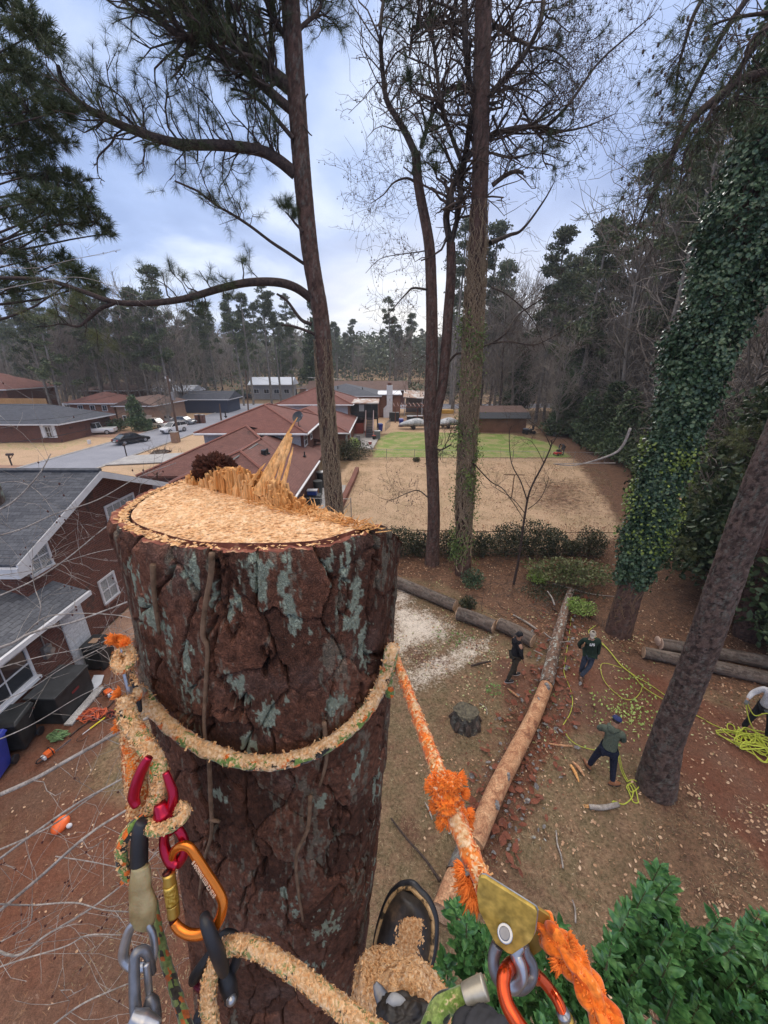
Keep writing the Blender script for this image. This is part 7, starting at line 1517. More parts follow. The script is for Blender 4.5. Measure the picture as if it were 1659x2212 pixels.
# single sticks and splintered pieces
def stick(label,pts,r,mat='twig',name='stick',jag=None):
 T=thing(name,label,name.replace('_',' '),tuple(G(*pts[0])));at0(T);p=smooth_path([G(x,y)+Vector((0,0,max(r)if hasattr(r,'__len__')else r))for x,y in pts],5)
 mb=MB();mb.tube(p,r,8);mb.build('wood',M[mat],T,uv=False,smooth=True)
 if jag:
  e_=p[0];dv_=(p[0]-p[1]).normalized();mb=MB();rr_=r[0]if hasattr(r,'__len__')else r
  for i in range(9):o_=Vector((rg.uniform(-1,1),rg.uniform(-1,1),rg.uniform(-1,1)))*rr_*.6;mb.tube([e_+o_,e_+o_+dv_*rg.uniform(.03,.12)],[rr_*.3,rr_*.05],4)
  mb.build('broken_end',M[jag],T,uv=False)
 return T
stick('pale branch piece with an orange broken tip on the grass below the coiled yellow rope',[(1272,1746),(1300,1748),(1335,1741)],[.05,.055,.05],'twig','branch','splinter')
stick('long thin brown pole lying on the grass, pointing at the butt log',[(845,1770),(880,1815),(920,1860),(950,1905)],[.02,.022,.03],'bark_limb','branch')
stick('white crooked stick in the grass right of the peeled log',[(1201,1795),(1204,1825),(1212,1850),(1216,1876)],.016,'twig')
stick('short pale curved stick above the smaller evergreen top',[(1236,1945),(1242,1965),(1243,1995)],.014,'twig')
stick('orange splintered wood strip beside the sage hooded man',[(1232,1655),(1242,1672),(1250,1692)],[.03,.04,.015],'splinter','wood_splinter')
stick('grey and orange split piece just above the orange strip',[(1236,1648),(1250,1662),(1262,1680)],[.02,.045,.015],'bare_log','wood_splinter')
stick('orange tipped splinter lying beside the peeled trunk',[(1185,1608),(1210,1612),(1236,1614)],[.02,.03,.02],'bare_log','wood_splinter')
stick('brown crooked stick left of the man in the black hoodie',[(1018,1440),(1040,1434),(1060,1430)],[.03,.035,.02],'bark_limb');stick('short stick in the sawdust',[(1002,1368),(1012,1385),(1022,1400)],[.025,.03,.02],'bare_log')if False else None
stick('thin forked stick behind the stump',[(1035,1520),(1050,1530),(1052,1545)],.012,'twig');stick('bent stick near the orange knot',[(918,1735),(926,1750),(934,1772)],[.012,.02,.012],'twig')
stick('orange bark strip near the green sprig',[(1098,1490),(1110,1500),(1120,1508)],[.02,.035,.02],'bare_log','wood_splinter')
stick('dead branch leaning on the brush heap below the hedge',[(1180,1252),(1215,1235),(1260,1215)],[.03,.03,.015],'twig');stick('long dead limb lying across the brush heap',[(1195,1262),(1240,1275),(1280,1285),(1330,1290)],[.03,.035,.02,.012],'twig')
stick('crooked grey limb with an orange end, left of the stem tip',[(1108,1330),(1135,1345),(1160,1362)],[.03,.04,.03],'twig','branch','splinter')
rs=np.random.RandomState(17);sg,tp=[],[]
for i in range(150):
 g_=G(rs.uniform(1040,1330),rs.uniform(1205,1345));p,_=wander((g_.x,g_.y,.05),(rs.normal(),rs.normal(),.25),1.0,rs,6,.25);sg.append((p,np.linspace(.012,.004,6)))
 if i%2==0:branchlets(p,.006,rs,3,.5,0,sg,tp,rmin=.003)
T=thing('brush_heap','tangled heap of twigs and cut brush between the hedge and the log ends','brush heap',tuple(G(1180,1275)));at0(T);fast_tubes('twigs',sg,M['twig_dark'],T,3)['kind']='stuff'
leaf_ball('leaves',T,G(1200,1285)+Vector((0,0,.15)),1.3,1500,.07,M['hedge'],rs,(1.4,.8,.14))['kind']='stuff'
# ================================================================ PEOPLE
def skin(name,verts,edges,radii,mat,parent,sub=2,root=0):
 me=bpy.data.meshes.new(name);me.from_pydata([tuple(v)for v in verts],edges,[]);ob=bpy.data.objects.new(name,me);COL.objects.link(ob)
 md=ob.modifiers.new('skin','SKIN');md.use_smooth_shade=True;md.branch_smoothing=.6
 for i,r_ in enumerate(radii):me.skin_vertices[0].data[i].radius=r_ if hasattr(r_,'__len__')else(r_,r_);me.skin_vertices[0].data[i].use_root=(i==root)
 s_=ob.modifiers.new('sub','SUBSURF');s_.levels=sub;s_.render_levels=sub
 dg=bpy.context.evaluated_depsgraph_get();dg.update();nm=bpy.data.meshes.new_from_object(ob.evaluated_get(dg));bpy.data.objects.remove(ob)
 nm.materials.clear();nm.materials.append(mat);nm.polygons.foreach_set('use_smooth',[True]*len(nm.polygons));return link(nm,name,parent)
SK=plain('skin',(.36,.20,.13),.55,var=.12,scale=20)
def person(label,loc,rz,J,top,trousers,shoes,hair,hat=None,hood=False,gloves=None,beard=False,shirt_name='sweatshirt'):
 """J: joints in metres, facing +y, x to the person's right"""
 T=thing('person',label,'person',tuple(loc),rz);V=lambda k:Vector(J[k])
 names=['pel','spi','che','nec','hd1','hd2','sl','el','wl','hl','sr','er','wr','hr','hipl','kl','al','tl','hipr','kr','ar','tr'];ix={n:i for i,n in enumerate(names)}
 E=[('pel','spi'),('spi','che'),('che','nec'),('nec','hd1'),('hd1','hd2'),('che','sl'),('sl','el'),('el','wl'),('wl','hl'),('che','sr'),('sr','er'),('er','wr'),('wr','hr'),('pel','hipl'),('hipl','kl'),('kl','al'),('al','tl'),('pel','hipr'),('hipr','kr'),('kr','ar'),('ar','tr')]
 Rb=dict(pel=.12,spi=(.13,.11),che=(.14,.11),nec=.055,hd1=(.082,.088),hd2=(.078,.085),sl=.065,el=.042,wl=.028,hl=(.036,.02),sr=.065,er=.042,wr=.028,hr=(.036,.02),hipl=.09,kl=.06,al=.04,tl=.035,hipr=.09,kr=.06,ar=.04,tr=.035)
 skin('body',[V(n)for n in names],[(ix[a],ix[b_])for a,b_ in E],[Rb[n]for n in names],SK,T)
 tn=['spi','che','sl','el','wl','sr','er','wr','pel','nec'];ti={n:i for i,n in enumerate(tn)};bulk=J.get('bulk',1)
 Rt=dict(spi=(.175*bulk,.15*bulk),che=(.18*bulk,.15*bulk),sl=.092,el=.064,wl=.044,sr=.092,er=.064,wr=.044,pel=(.165*bulk,.14*bulk),nec=.068)
 skin(shirt_name,[V(n)-(Vector((0,0,.0))if n!='nec' else Vector((0,0,.035)))for n in tn],[(ti[a],ti[b_])for a,b_ in(('spi','che'),('che','sl'),('sl','el'),('el','wl'),('che','sr'),('sr','er'),('er','wr'),('spi','pel'),('che','nec'))],[Rt[n]for n in tn],top,T)
 ln=['pel','hipl','kl','al','hipr','kr','ar'];li={n:i for i,n in enumerate(ln)};Rl=dict(pel=(.145,.13),hipl=.108,kl=.078,al=.062,hipr=.108,kr=.078,ar=.062)
 skin('trousers',[V(n)-Vector((0,0,.03 if n=='pel' else 0))for n in ln],[(li[a],li[b_])for a,b_ in(('pel','hipl'),('hipl','kl'),('kl','al'),('pel','hipr'),('hipr','kr'),('kr','ar'))],[Rl[n]for n in ln],trousers,T)
 for s_ in 'lr':
  a_,t_=V('a'+s_),V('t'+s_);d=(t_-a_);d.z=0;d.normalize();sx=Vector((-d.y,d.x,0));Mx=Matrix((sx,d,Vector((0,0,1)))).transposed()
  mb=MB();c=Vector((a_.x,a_.y,.055))+d*.06;mb.ball(c,(.052,.15,.055),14,M=Mx);mb.ball(Vector((a_.x,a_.y,.09)),(.05,.06,.07),12,M=Mx);so_=mb.build('shoe',shoes,T,smooth=True,uv=False)
  mb=MB();mb.ball(c-Vector((0,0,.03)),(.055,.155,.025),14,M=Mx);mb.build('shoe_sole',plain('pale sole',(.45,.45,.45),.6)if J.get('white_sole')else M['rubber'],so_,smooth=True,uv=False)
  # hand: palm, four fingers of unequal length, thumb at the side
  w_,h_=V('w'+s_),V('h'+s_);d=(h_-w_).normalized();sd_=d.cross(Vector((0,1,0)));sd_=sd_.normalized()if sd_.length>.1 else Vector((1,0,0));nn=d.cross(sd_);mb=MB()
  pc=h_+d*.01;mb.ball(pc,(.040,.016,.048),10,M=Matrix((sd_,nn,d)).transposed())
  for k,(o_,l_)in enumerate(((-.030,.060),(-.010,.072),(.010,.068),(.030,.052))):
   b_=pc+d*.040+sd_*o_;mb.tube([b_,b_+d*l_*.45+nn*l_*.12,b_+d*l_*.75+nn*l_*.45,b_+d*l_*.75+nn*l_*.8],[.009,.0085,.008,.006],6)
  b_=pc-sd_*.034;mb.tube([b_-d*.01,b_-sd_*.022+d*.018,b_-sd_*.026+d*.045+nn*.01],[.011,.010,.007],6);mb.build('glove' if gloves else 'hand',gloves or SK,T,smooth=True,uv=False)
 c=V('hd1').lerp(V('hd2'),.5);fwd=Vector((math.sin(-J.get('look',0)),math.cos(J.get('look',0)),-J.get('nod',0))).normalized();rt=fwd.cross(Vector((0,0,1))).normalized();upv=rt.cross(fwd);Mh=Matrix((rt,fwd,upv)).transposed()
 mb=MB();mb.ball(c,(.078,.098,.118),16,M=Mh);mb.ball(c+fwd*.098-upv*.015,(.014,.02,.022),8,M=Mh)
 for sx in(-1,1):mb.ball(c+rt*.080*sx-upv*.005,(.010,.020,.030),8,M=Mh)
 mb.ball(c+fwd*.082-upv*.085,(.045,.025,.03),8,M=Mh);hdo=mb.build('head',SK,T,smooth=True,uv=False)
 mb=MB()
 for sx in(-1,1):mb.ball(c+fwd*.090+rt*.031*sx+upv*.012,(.012,.008,.008),8,M=Mh)
 mb.build('eyes',plain('eye dark',(.02,.015,.012),.3),hdo,uv=False);mb=MB();mb.ball(c+fwd*.092-upv*.055,(.024,.008,.007),8,M=Mh);mb.build('mouth',plain('lips',(.25,.09,.07),.5),hdo,uv=False)
 mb=MB();mb.ball(c-fwd*.012+upv*.022,(.084,.096,.112),14,M=Mh);hr_=mb.build('hair',hair,T,smooth=True,uv=False)
 for v in hr_.data.vertices:
  q=v.co-c;f_,u_=q.dot(fwd),q.dot(upv)
  if f_>.02 and u_<.055:v.co=v.co-fwd*(f_-.02)*1.0
  if u_<-.045:v.co=v.co+upv*(-.045-u_)
 if beard:mb=MB();mb.ball(c+fwd*.060-upv*.082,(.058,.045,.042),10,M=Mh);mb.build('beard',hair,T,smooth=True,uv=False)
 if hat:
  kind,m_=hat;mb=MB();th_=10
  n_=16;vs=[];fs=[]
  for i in range(6):
   a=math.pi/2*i/5;rr_=math.cos(a)*(1.12 if kind=='beret' else 1.0);zz=math.sin(a)
   for k in range(n_):b_=math.tau*k/n_;vs.append(c+upv*(.035+zz*.095)+rt*(.092*rr_*math.cos(b_))+fwd*(.108*rr_*math.sin(b_)-.006))
  for i in range(5):
   for k in range(n_):fs.append((i*n_+k,i*n_+(k+1)%n_,(i+1)*n_+(k+1)%n_,(i+1)*n_+k))
  mb.add(vs,fs);cp_=mb.build('cap',m_,T,smooth=True,uv=False)
  if kind!='beanie':
   sg_=-1 if kind=='back' else 1;mb=MB();vs=[]
   for k in range(9):a=-1.0+2.0*k/8;vs.append(c+upv*.040+rt*(.085*math.sin(a))+fwd*sg_*(.085*math.cos(a)));
   for k in range(9):a=-1.0+2.0*k/8;vs.append(c+upv*.022+rt*(.080*math.sin(a))+fwd*sg_*(.085*math.cos(a)+.075*math.cos(a*1.3)))
   mb.add(vs,[(k,k+1,10+k,9+k)for k in range(8)]);mb.add([v_-upv*.006 for v_ in vs],[(9+k,10+k,k+1,k)for k in range(8)]);mb.build('visor',m_,cp_,smooth=True,uv=False)
 if hood:
  nk=V('nec');ch=V('che');mb=MB();p=[nk+rt*(.10*math.cos(a))-fwd*(.085*math.sin(a)+.015)+Vector((0,0,-.02-.03*math.sin(a)))for a in np.linspace(-.4,math.pi+.4,12)];mb.tube(p,[.03,.045,.055,.055,.045,.03],8);mb.ball(nk-fwd*.125-Vector((0,0,.07)),(.11,.05,.085),12,M=Mh);mb.build('hood',top,T,smooth=True,uv=False)
 return T
def cloth(name,c,v=.25):return noisy(name,[(.3,tuple(x*(1-v)for x in c)),(.7,tuple(x*(1+v)for x in c))],7,rough=.9,bmp=.8,dist=.03,fine=60)
base_J=dict(pel=(0,0,.95),spi=(0,.0,1.12),che=(0,.0,1.36),nec=(0,.01,1.51),hd1=(0,.025,1.61),hd2=(0,.03,1.70),sl=(-.19,0,1.43),el=(-.25,-.03,1.15),wl=(-.24,.06,.91),hl=(-.24,.09,.84),sr=(.19,0,1.43),er=(.25,-.03,1.15),wr=(.24,.06,.91),hr=(.24,.09,.84),hipl=(-.10,0,.88),kl=(-.12,.02,.49),al=(-.13,0,.10),tl=(-.14,.14,.05),hipr=(.10,0,.88),kr=(.12,.02,.49),ar=(.13,0,.10),tr=(.14,.14,.05))
def J_(**k):d=dict(base_J);d.update(k);return d
black=cloth('black cotton',(.014,.014,.018));olive=cloth('dark olive cargo cotton',(.045,.038,.028));navy=cloth('navy denim',(.012,.016,.035));sage=cloth('sage hoodie fleece',(.085,.105,.080),.15);dgreen=cloth('dark green fleece',(.015,.032,.022));jeans=cloth('blue grey denim',(.05,.065,.095));white_c=cloth('white grey jersey',(.50,.50,.52),.1)
g1=G(1106,1466)
person('person in a black hoodie, black cap and dark cargo trousers, in profile facing right',(g1.x,g1.y,0),rad(-80),J_(kl=(-.11,.10,.50),al=(-.12,.14,.10),tl=(-.12,.28,.05),kr=(.11,-.08,.49),ar=(.12,-.22,.10),tr=(.13,-.08,.05),wl=(-.22,.14,.95),hl=(-.21,.18,.89),el=(-.24,.02,1.16),er=(.24,.02,1.16),wr=(.21,.12,.93),hr=(.20,.16,.86),white_sole=True,nod=.25),black,olive,plain('black trainers',(.02,.02,.022),.5),plain('black hair',(.012,.010,.009),.7),('back',black),True,None,True,'hoodie')
g2=G(1252,1462)
p2_=person('person in a dark green sweatshirt, pale cap and jeans, standing with one leg crossed',(g2.x+.08,g2.y,0),rad(176),J_(bulk=1.16,pel=(-.06,0,.94),spi=(-.05,.03,1.12),che=(-.03,.03,1.36),sl=(-.25,0,1.43),el=(-.30,-.02,1.15),wl=(-.29,.04,.91),hl=(-.28,.06,.84),sr=(.20,0,1.43),er=(.27,-.08,1.18),wr=(.17,-.17,.98),hr=(.12,-.19,.95),hipl=(-.16,0,.87),kl=(-.10,.08,.50),al=(.10,.10,.10),tl=(.13,.24,.05),hipr=(.03,0,.87),kr=(.06,.0,.48),ar=(.02,-.10,.10),tr=(.0,.03,.05),look=-.45,nod=.5),dgreen,jeans,plain('brown boots',(.12,.065,.04),.6,var=.3),plain('brown hair',(.03,.02,.015),.7),('cap',cloth('stone cap cotton',(.42,.37,.30))))
# lettering on the chest
cu=bpy.data.curves.new('chest_lettering','FONT');cu.body='LFS';cu.size=.105;cu.extrude=.002;cu.offset=.004;ob=bpy.data.objects.new('chest_lettering',cu);COL.objects.link(ob);dg=bpy.context.evaluated_depsgraph_get();dg.update();tm=bpy.data.meshes.new_from_object(ob.evaluated_get(dg));bpy.data.objects.remove(ob)
tm.transform(Matrix.Translation((.0,.2,1.37))@Matrix.Rotation(rad(180),4,'Z')@Matrix.Rotation(rad(80),4,'X')@Matrix.Translation((-.11,0,0)));link(tm,'chest_lettering',p2_,plain('white print',(.8,.8,.8),.6))
g3=G(1298,1676)
person('person in a sage green hoodie, navy trousers and blue flat cap, back to the camera',(g3.x,g3.y,0),rad(-28),J_(pel=(0,-.02,.95),che=(0,.06,1.36),nec=(.0,.10,1.50),hd1=(.02,.15,1.59),hd2=(.02,.18,1.67),sl=(-.19,.05,1.43),el=(-.27,.18,1.22),wl=(-.14,.34,1.16),hl=(-.10,.38,1.16),sr=(.19,.05,1.43),er=(.25,.12,1.16),wr=(.12,.32,1.10),hr=(.05,.36,1.10),hipl=(-.11,0,.88),kl=(-.20,.06,.49),al=(-.27,.08,.10),tl=(-.36,.20,.05),hipr=(.11,0,.88),kr=(.17,-.03,.48),ar=(.22,-.12,.10),tr=(.34,-.06,.05),nod=.55,look=-.5),sage,navy,plain('tan work boots',(.24,.10,.045),.65,var=.2),plain('dark hair',(.02,.014,.012),.7),('beret',cloth('blue cap wool',(.035,.045,.13))),True,None,False,'hoodie')
g4=G(1630,1584)
person('person in a long sleeved white shirt and black trousers',(g4.x,g4.y,0),rad(130),J_(che=(0,.05,1.36),nec=(0,.08,1.50),hd1=(0,.12,1.59),hd2=(0,.15,1.67),sr=(.19,.03,1.43),er=(.34,.12,1.22),wr=(.38,.32,1.12),hr=(.38,.38,1.10),sl=(-.19,.03,1.43),el=(-.28,.06,1.17),wl=(-.14,.26,1.05),hl=(-.08,.30,1.04),kl=(-.18,.06,.49),al=(-.22,-.02,.10),tl=(-.26,.12,.05),kr=(.18,.10,.49),ar=(.24,.12,.10),tr=(.28,.26,.05),nod=.4),white_c,black,plain('brown work boots',(.16,.09,.05),.7,var=.3),plain('brown hair',(.05,.03,.02),.7),None,False,plain('grey glove',(.10,.11,.12),.8),False,'shirt')
g5=P(1218,985,41.5);g5=G(1214,982)
person('person in dark grey clothes stooping over a red machine beyond the lawns',(g5.x,g5.y,0),rad(120),J_(pel=(0,-.12,.88),spi=(0,.02,1.02),che=(0,.22,1.12),nec=(0,.36,1.14),hd1=(0,.46,1.12),hd2=(0,.54,1.12),sl=(-.19,.24,1.12),el=(-.22,.36,.86),wl=(-.16,.46,.64),hl=(-.14,.48,.58),sr=(.19,.24,1.12),er=(.22,.36,.86),wr=(.16,.46,.64),hr=(.14,.48,.58),hipl=(-.11,-.1,.82),kl=(-.16,.06,.46),hipr=(.11,-.1,.82),kr=(.16,.06,.46),nod=1.2),cloth('slate work jacket',(.05,.055,.07)),cloth('grey work trousers',(.07,.07,.075)),M['rubber'],plain('dark hair far',(.02,.015,.012),.8),('back',black),False,None,False,'jacket')
# ================================================================ YELLOW ROPES
M['rope_yellow']=plain('yellow green throw line',(.42,.47,.05),.6,var=.2,scale=30)
def ZR(x,y):return(1094.4+.34026*x,1324.9+.34026*y)
def ground_rope(T,pts,r=.009,lift=.02,name='rope',hs=None):
 q=[G(*ZR(x,y))+Vector((0,0,lift if hs is None else hs[i]))for i,(x,y)in enumerate(pts)];mb=MB();mb.tube(smooth_path(q,6),r,6);return mb.build(name,M['rope_yellow'],T,uv=False,smooth=True)
Y1=thing('tag_line','yellow green rope winding along the clay beside the felled stem to the sage hooded man','rope',tuple(G(1228,1500)));at0(Y1)
ground_rope(Y1,[(415,-60),(412,0),(395,150),(372,300),(364,380),(398,470),(418,560),(402,640),(372,690),(358,725),(390,790),(450,840),(540,868),(600,870)],.011)
q=[G(1300,1672)+Vector((.0,.1,1.05)),G(*ZR(662,925))+Vector((0,0,.5)),G(*ZR(720,1010))+Vector((0,0,.1)),G(*ZR(762,1075))+Vector((0,0,.03))]
for dx in(0,10):mb=MB();mb.tube(smooth_path([p+Vector((dx*.004,0,0))for p in q],6),.011,6);mb.build('rope',M['rope_yellow'],Y1,uv=False,smooth=True)
ground_rope(Y1,[(762,1075),(800,1062),(835,1085),(832,1115),(790,1140),(770,1100),(790,1085),(815,1120),(830,1180),(832,1208),(800,1200),(775,1140),(760,1110),(775,1090),(800,1130),(790,1180),(740,1218),(690,1200),(668,1205),(680,1195)],.012,.03)
Y2=thing('tag_line','yellow green rope running from beside the man in dark green to behind the leaning pine','rope',tuple(G(1400,1450)));at0(Y2)
ground_rope(Y2,[(565,80),(520,115),(540,140),(600,185),(660,250),(730,335),(830,410),(900,450),(1000,520),(1080,590),(1220,660),(1300,705),(1400,748)],.012)
ground_rope(Y2,[(545,150),(640,235),(720,335),(800,400),(860,470),(950,530),(1050,585),(1100,600)],.012,.05)
ground_rope(Y2,[(730,350),(640,322),(600,328),(600,380),(625,440),(680,500),(750,548),(810,545),(850,500),(862,455)],.010)
Y3=thing('rope_pile','bright yellow green rope piled loosely before the person in the white shirt','rope pile',tuple(G(*ZR(1560,830))));at0(Y3)
rs=np.random.RandomState(8);c=G(*ZR(1560,835));q=[]
for i in range(64):a=i*1.15+rs.normal()*.5;R_=.34+rs.normal()*.14;q.append(Vector((c.x+R_*1.2*math.cos(a)+rs.normal()*.10,c.y+R_*.9*math.sin(a)+rs.normal()*.08,.03+i*.0022)))
mb=MB();mb.tube(smooth_path(q,6),.014,6);mb.build('rope',M['rope_yellow'],Y3,uv=False,smooth=True)
ground_rope(Y3,[(1600,800),(1520,770),(1440,770),(1400,735),(1405,705),(1440,720),(1450,760),(1480,800)],.014,.03)
gh=Vector((g4.x,g4.y,0));hand=gh+Matrix.Rotation(rad(130),3,'Z')@Vector((.38,.40,1.06));hand2=gh+Matrix.Rotation(rad(130),3,'Z')@Vector((-.08,.34,1.0))
mb=MB();mb.tube(smooth_path([c+Vector((.2,0,.1)),c+Vector((-.1,.2,.6)),hand,(hand+hand2)/2-Vector((0,0,.25)),hand2,hand2+Vector((.5,-.2,-.5))],6),.013,6);mb.build('rope',M['rope_yellow'],Y3,uv=False,smooth=True)
# ================================================================ FENCES, WALLS, PLAY THINGS
def wire_fence(label,pts,h,gap=2.6,rail=True,mat='galv',mesh=.12,wr=.003,rr=.022):
 T=thing('wire_fence',label,'fence',(pts[0][0],pts[0][1],0));at0(T);segs=[]
 for(x0,y0),(x1,y1)in zip(pts[:-1],pts[1:]):
  L=math.hypot(x1-x0,y1-y0);n=max(1,round(L/gap));dx,dy=(x1-x0)/L,(y1-y0)/L
  for i in range(n+1):
   if i==0 and(x0,y0)!=pts[0]:continue
   mb=MB();x,y=x0+dx*L*i/n,y0+dy*L*i/n;mb.tube([(x,y,-.05),(x,y,h+.06)],rr*1.1,6);mb.ball((x,y,h+.07),rr*1.3,6);mb.build('post',M[mat],T,uv=False)
  if rail:mb=MB();mb.tube([(x0,y0,h),(x1,y1,h)],rr*.8,5);mb.build('rail',M[mat],T,uv=False)
  k=int(L/mesh)
  for i in range(-int(h/mesh),k+1):
   for s_ in(1,-1):
    a0=i*mesh;a1=a0+h
    if s_<0:z0_,z1_=h,0
    else:z0_,z1_=0,h
    c0_,c1_=max(0,a0),min(L,a1)
    if c1_<=c0_:continue
    za=z0_+(z1_-z0_)*(c0_-a0)/h;zb=z0_+(z1_-z0_)*(c1_-a0)/h;segs.append(([(x0+dx*c0_,y0+dy*c0_,za),(x0+dx*c1_,y0+dy*c1_,zb)],[wr,wr]))
 fast_tubes('wire_mesh',segs,M[mat],T,3);return T
wire_fence('chain link fence between the green lawn and the tan lawn',[(-2.6,39.2),(6,38.8),(13,38.2),(22,37.6)],1.05,3.0,mesh=.35,wr=.005)
wire_fence('rusty chain link fence half hidden in the near hedge',[(-.4,18.55),(6,18.25),(13.2,18.1)],1.1,2.2,mat='iron',mesh=.16,wr=.004)
T=wire_fence('short chain link gate with a slanting brace beside the slim pine',[(-2.1,23.0),(-5.2,23.2)],1.25,3.1,mesh=.14,wr=.003,rr=.028)
mb=MB();mb.tube([(-2.12,22.95,1.1),(-3.0,23.0,0)],.02,6);mb.build('brace',M['galv'],T,uv=False)
wl=MB()
for(x0,y0),(x1,y1)in(((-3.15,24.6),(-2.75,31.4)),((-2.75,31.4),(-2.65,34.5))):wl.slab([(x0,y0,.38),(x0+.35,y0,.38),(x1+.35,y1,.38),(x1,y1,.38)],.4)
tag(wl.build('garden_wall',brick_mat('low brick edging',(.25,.085,.06),(.18,.07,.05),(.25,.2,.17)),None),'low red brick edging wall along the left side of the tan lawn','wall')
cf=MB();cf_pts=[(-62,66),(-50.5,63.5)]
tag((cf.slab([(-72,62.5,2.1),(-52,61.5,2.1),(-52,61.4,2.1),(-72,62.4,2.1)],2.2)or cf).build('board_fence',M['fence_wood'],None),'bright new cedar board fence at the far left behind the slate roof','fence')
T=thing('clothesline_post','rusty T shaped clothesline post on the tan lawn right of the vine clad trunk','clothesline post',tuple(G(1104,1090)));at0(T);g_=G(1105,1075);mb=MB();mb.tube([(g_.x,g_.y,0),(g_.x,g_.y,1.75)],.035,8);mb.build('post',M['iron'],T,uv=False);mb=MB();mb.tube([(g_.x-.75,g_.y,1.76),(g_.x+.75,g_.y,1.73)],.03,8);mb.build('cross_bar',M['iron'],T,uv=False)
# ================================================================ THINGS BY THE NEAR HOUSE
def boxthing(name,label,cat,x0,x1,y0,y1,z0,z1,mat,lid=None,bevel=.02,rz=0):
 T=thing(name,label,cat,((x0+x1)/2,(y0+y1)/2,z0),rz);a,b_,hh=(x1-x0)/2,(y1-y0)/2,z1-z0
 mb=MB();mb.box(-a,a,-b_,b_,0,hh);mb.build('body',mat,T,bevel=bevel)
 if lid:mb=MB();mb.box(-a-.03,a+.03,-b_-.03,b_+.03,hh,hh+.06);mb.build('lid',lid,T,bevel=.015)
 return T
T=boxthing('deck_box','large open black plastic storage box against the brick wall','storage box',-9.55,-8.75,7.75,8.95,0,.88,M['black_plastic'],plain('dusty black lid',(.035,.038,.042),.5,var=.4,scale=4))
mb=MB();mb.box(.40,.405,-.10,.15,.55,.62);mb.build('label',plain('faded red print',(.16,.02,.02),.6),T)
T=boxthing('storage_cabinet','small black cabinet at the foot of the white panel, a brown card on top','cabinet',-9.55,-9.0,9.75,10.35,0,.85,M['black_plastic'],M['black_plastic'])
mb=MB();mb.box(-.15,.1,-.12,.12,.915,.925);mb.build('card',plain('brown card',(.30,.19,.12),.8),T)
def wheelie(label,x,y,mat,rz,sc=1):
 T=thing('wheelie_bin',label,'bin',(x,y,0),rz);mb=MB();vs=[]
 for(w_,d_,z_)in((.22,.24,.08),(.29,.33,.95)):vs+=[(-w_,-d_,z_),(w_,-d_,z_),(w_,d_,z_),(-w_,d_,z_)]
 mb.add([Vector(v)*sc for v in vs],[(3,2,1,0),(0,1,5,4),(1,2,6,5),(2,3,7,6),(3,0,4,7),(4,5,6,7)]);mb.build('body',mat,T,bevel=.03)
 mb=MB();mb.add([Vector(v)*sc for v in[(-.32,-.36,.955),(.32,-.36,.955),(.32,.38,.955),(-.32,.38,.955),(-.27,-.28,1.04),(.27,-.28,1.04),(.27,.34,1.06),(-.27,.34,1.06)]],[(3,2,1,0),(4,5,6,7),(0,1,5,4),(1,2,6,5),(2,3,7,6),(3,0,4,7)]);mb.build('lid',mat,T,bevel=.02)
 for s_ in(-1,1):mb=MB();mb.tube([(s_*.24*sc,.27*sc,.11*sc),(s_*.30*sc,.27*sc,.11*sc)],.11*sc,14);mb.build('wheel',M['rubber'],T)
 return T
wheelie('open black wheelie bin left of the storage box',-9.35,7.15,M['black_plastic'],.2);wheelie('deep blue wheelie bin at the left edge',-9.30,6.35,M['blue_plastic'],.25)
def ZL(x,y):return(.20833*x,1267.3+.20833*y)
def GL(x,y,z=0):return G(*ZL(x,y),z)
T=thing('metal_rack','rusty wire rack lying on the clay stained patio beside the black cabinet','rack',tuple(GL(980,800)));at0(T);mb=MB()
c00,c10,c11,c01=[GL(*q,.12)for q in((800,770),(1050,840),(1180,730),(880,690))]
for i in range(13):f=i/12;mb.tube([c00.lerp(c10,f),c01.lerp(c11,f)],.008,5)
for i in range(6):f=i/5;mb.tube([c00.lerp(c01,f),c10.lerp(c11,f)],.008,5)
for q in(c00,c10,c11,c01):mb.tube([q,q+Vector((0,0,.35))if q in(c11,c01)else q-Vector((0,0,.12))],.012,5)
mb.tube([c01+Vector((0,0,.35)),c11+Vector((0,0,.35))],.012,5);mb.build('frame',M['iron'],T,uv=False)
T=thing('snow_shovel','clear plastic scoop shovel with a blue and white handle on brown card','shovel',tuple(GL(960,1050)));at0(T)
m_cl=plain('clear plastic scoop',(.55,.58,.62),.25,var=.1);mb=MB();q=[GL(*v,.06)for v in((940,1060),(935,1020),(975,920),(1080,920),(1050,1010),(970,1080))];mb.slab(q,.02);mb.build('scoop',m_cl,T)
mb=MB();mb.tube([GL(990,1000,.10),GL(950,1075,.07)],.014,8);mb.build('shaft',M['white'],T,uv=False);mb=MB();mb.tube([GL(930,1090,.06),GL(830,1205,.03)],.015,8);mb.build('handle',plain('blue handle',(.03,.14,.55),.4),T,uv=False)
mb=MB();mb.slab([GL(*v,.03)for v in((780,1050),(850,985),(1075,1025),(1000,1098))],.015);tag(mb.build('cardboard',plain('brown cardboard',(.25,.17,.12),.85),None),'flat piece of brown cardboard under the scoop shovel','cardboard')
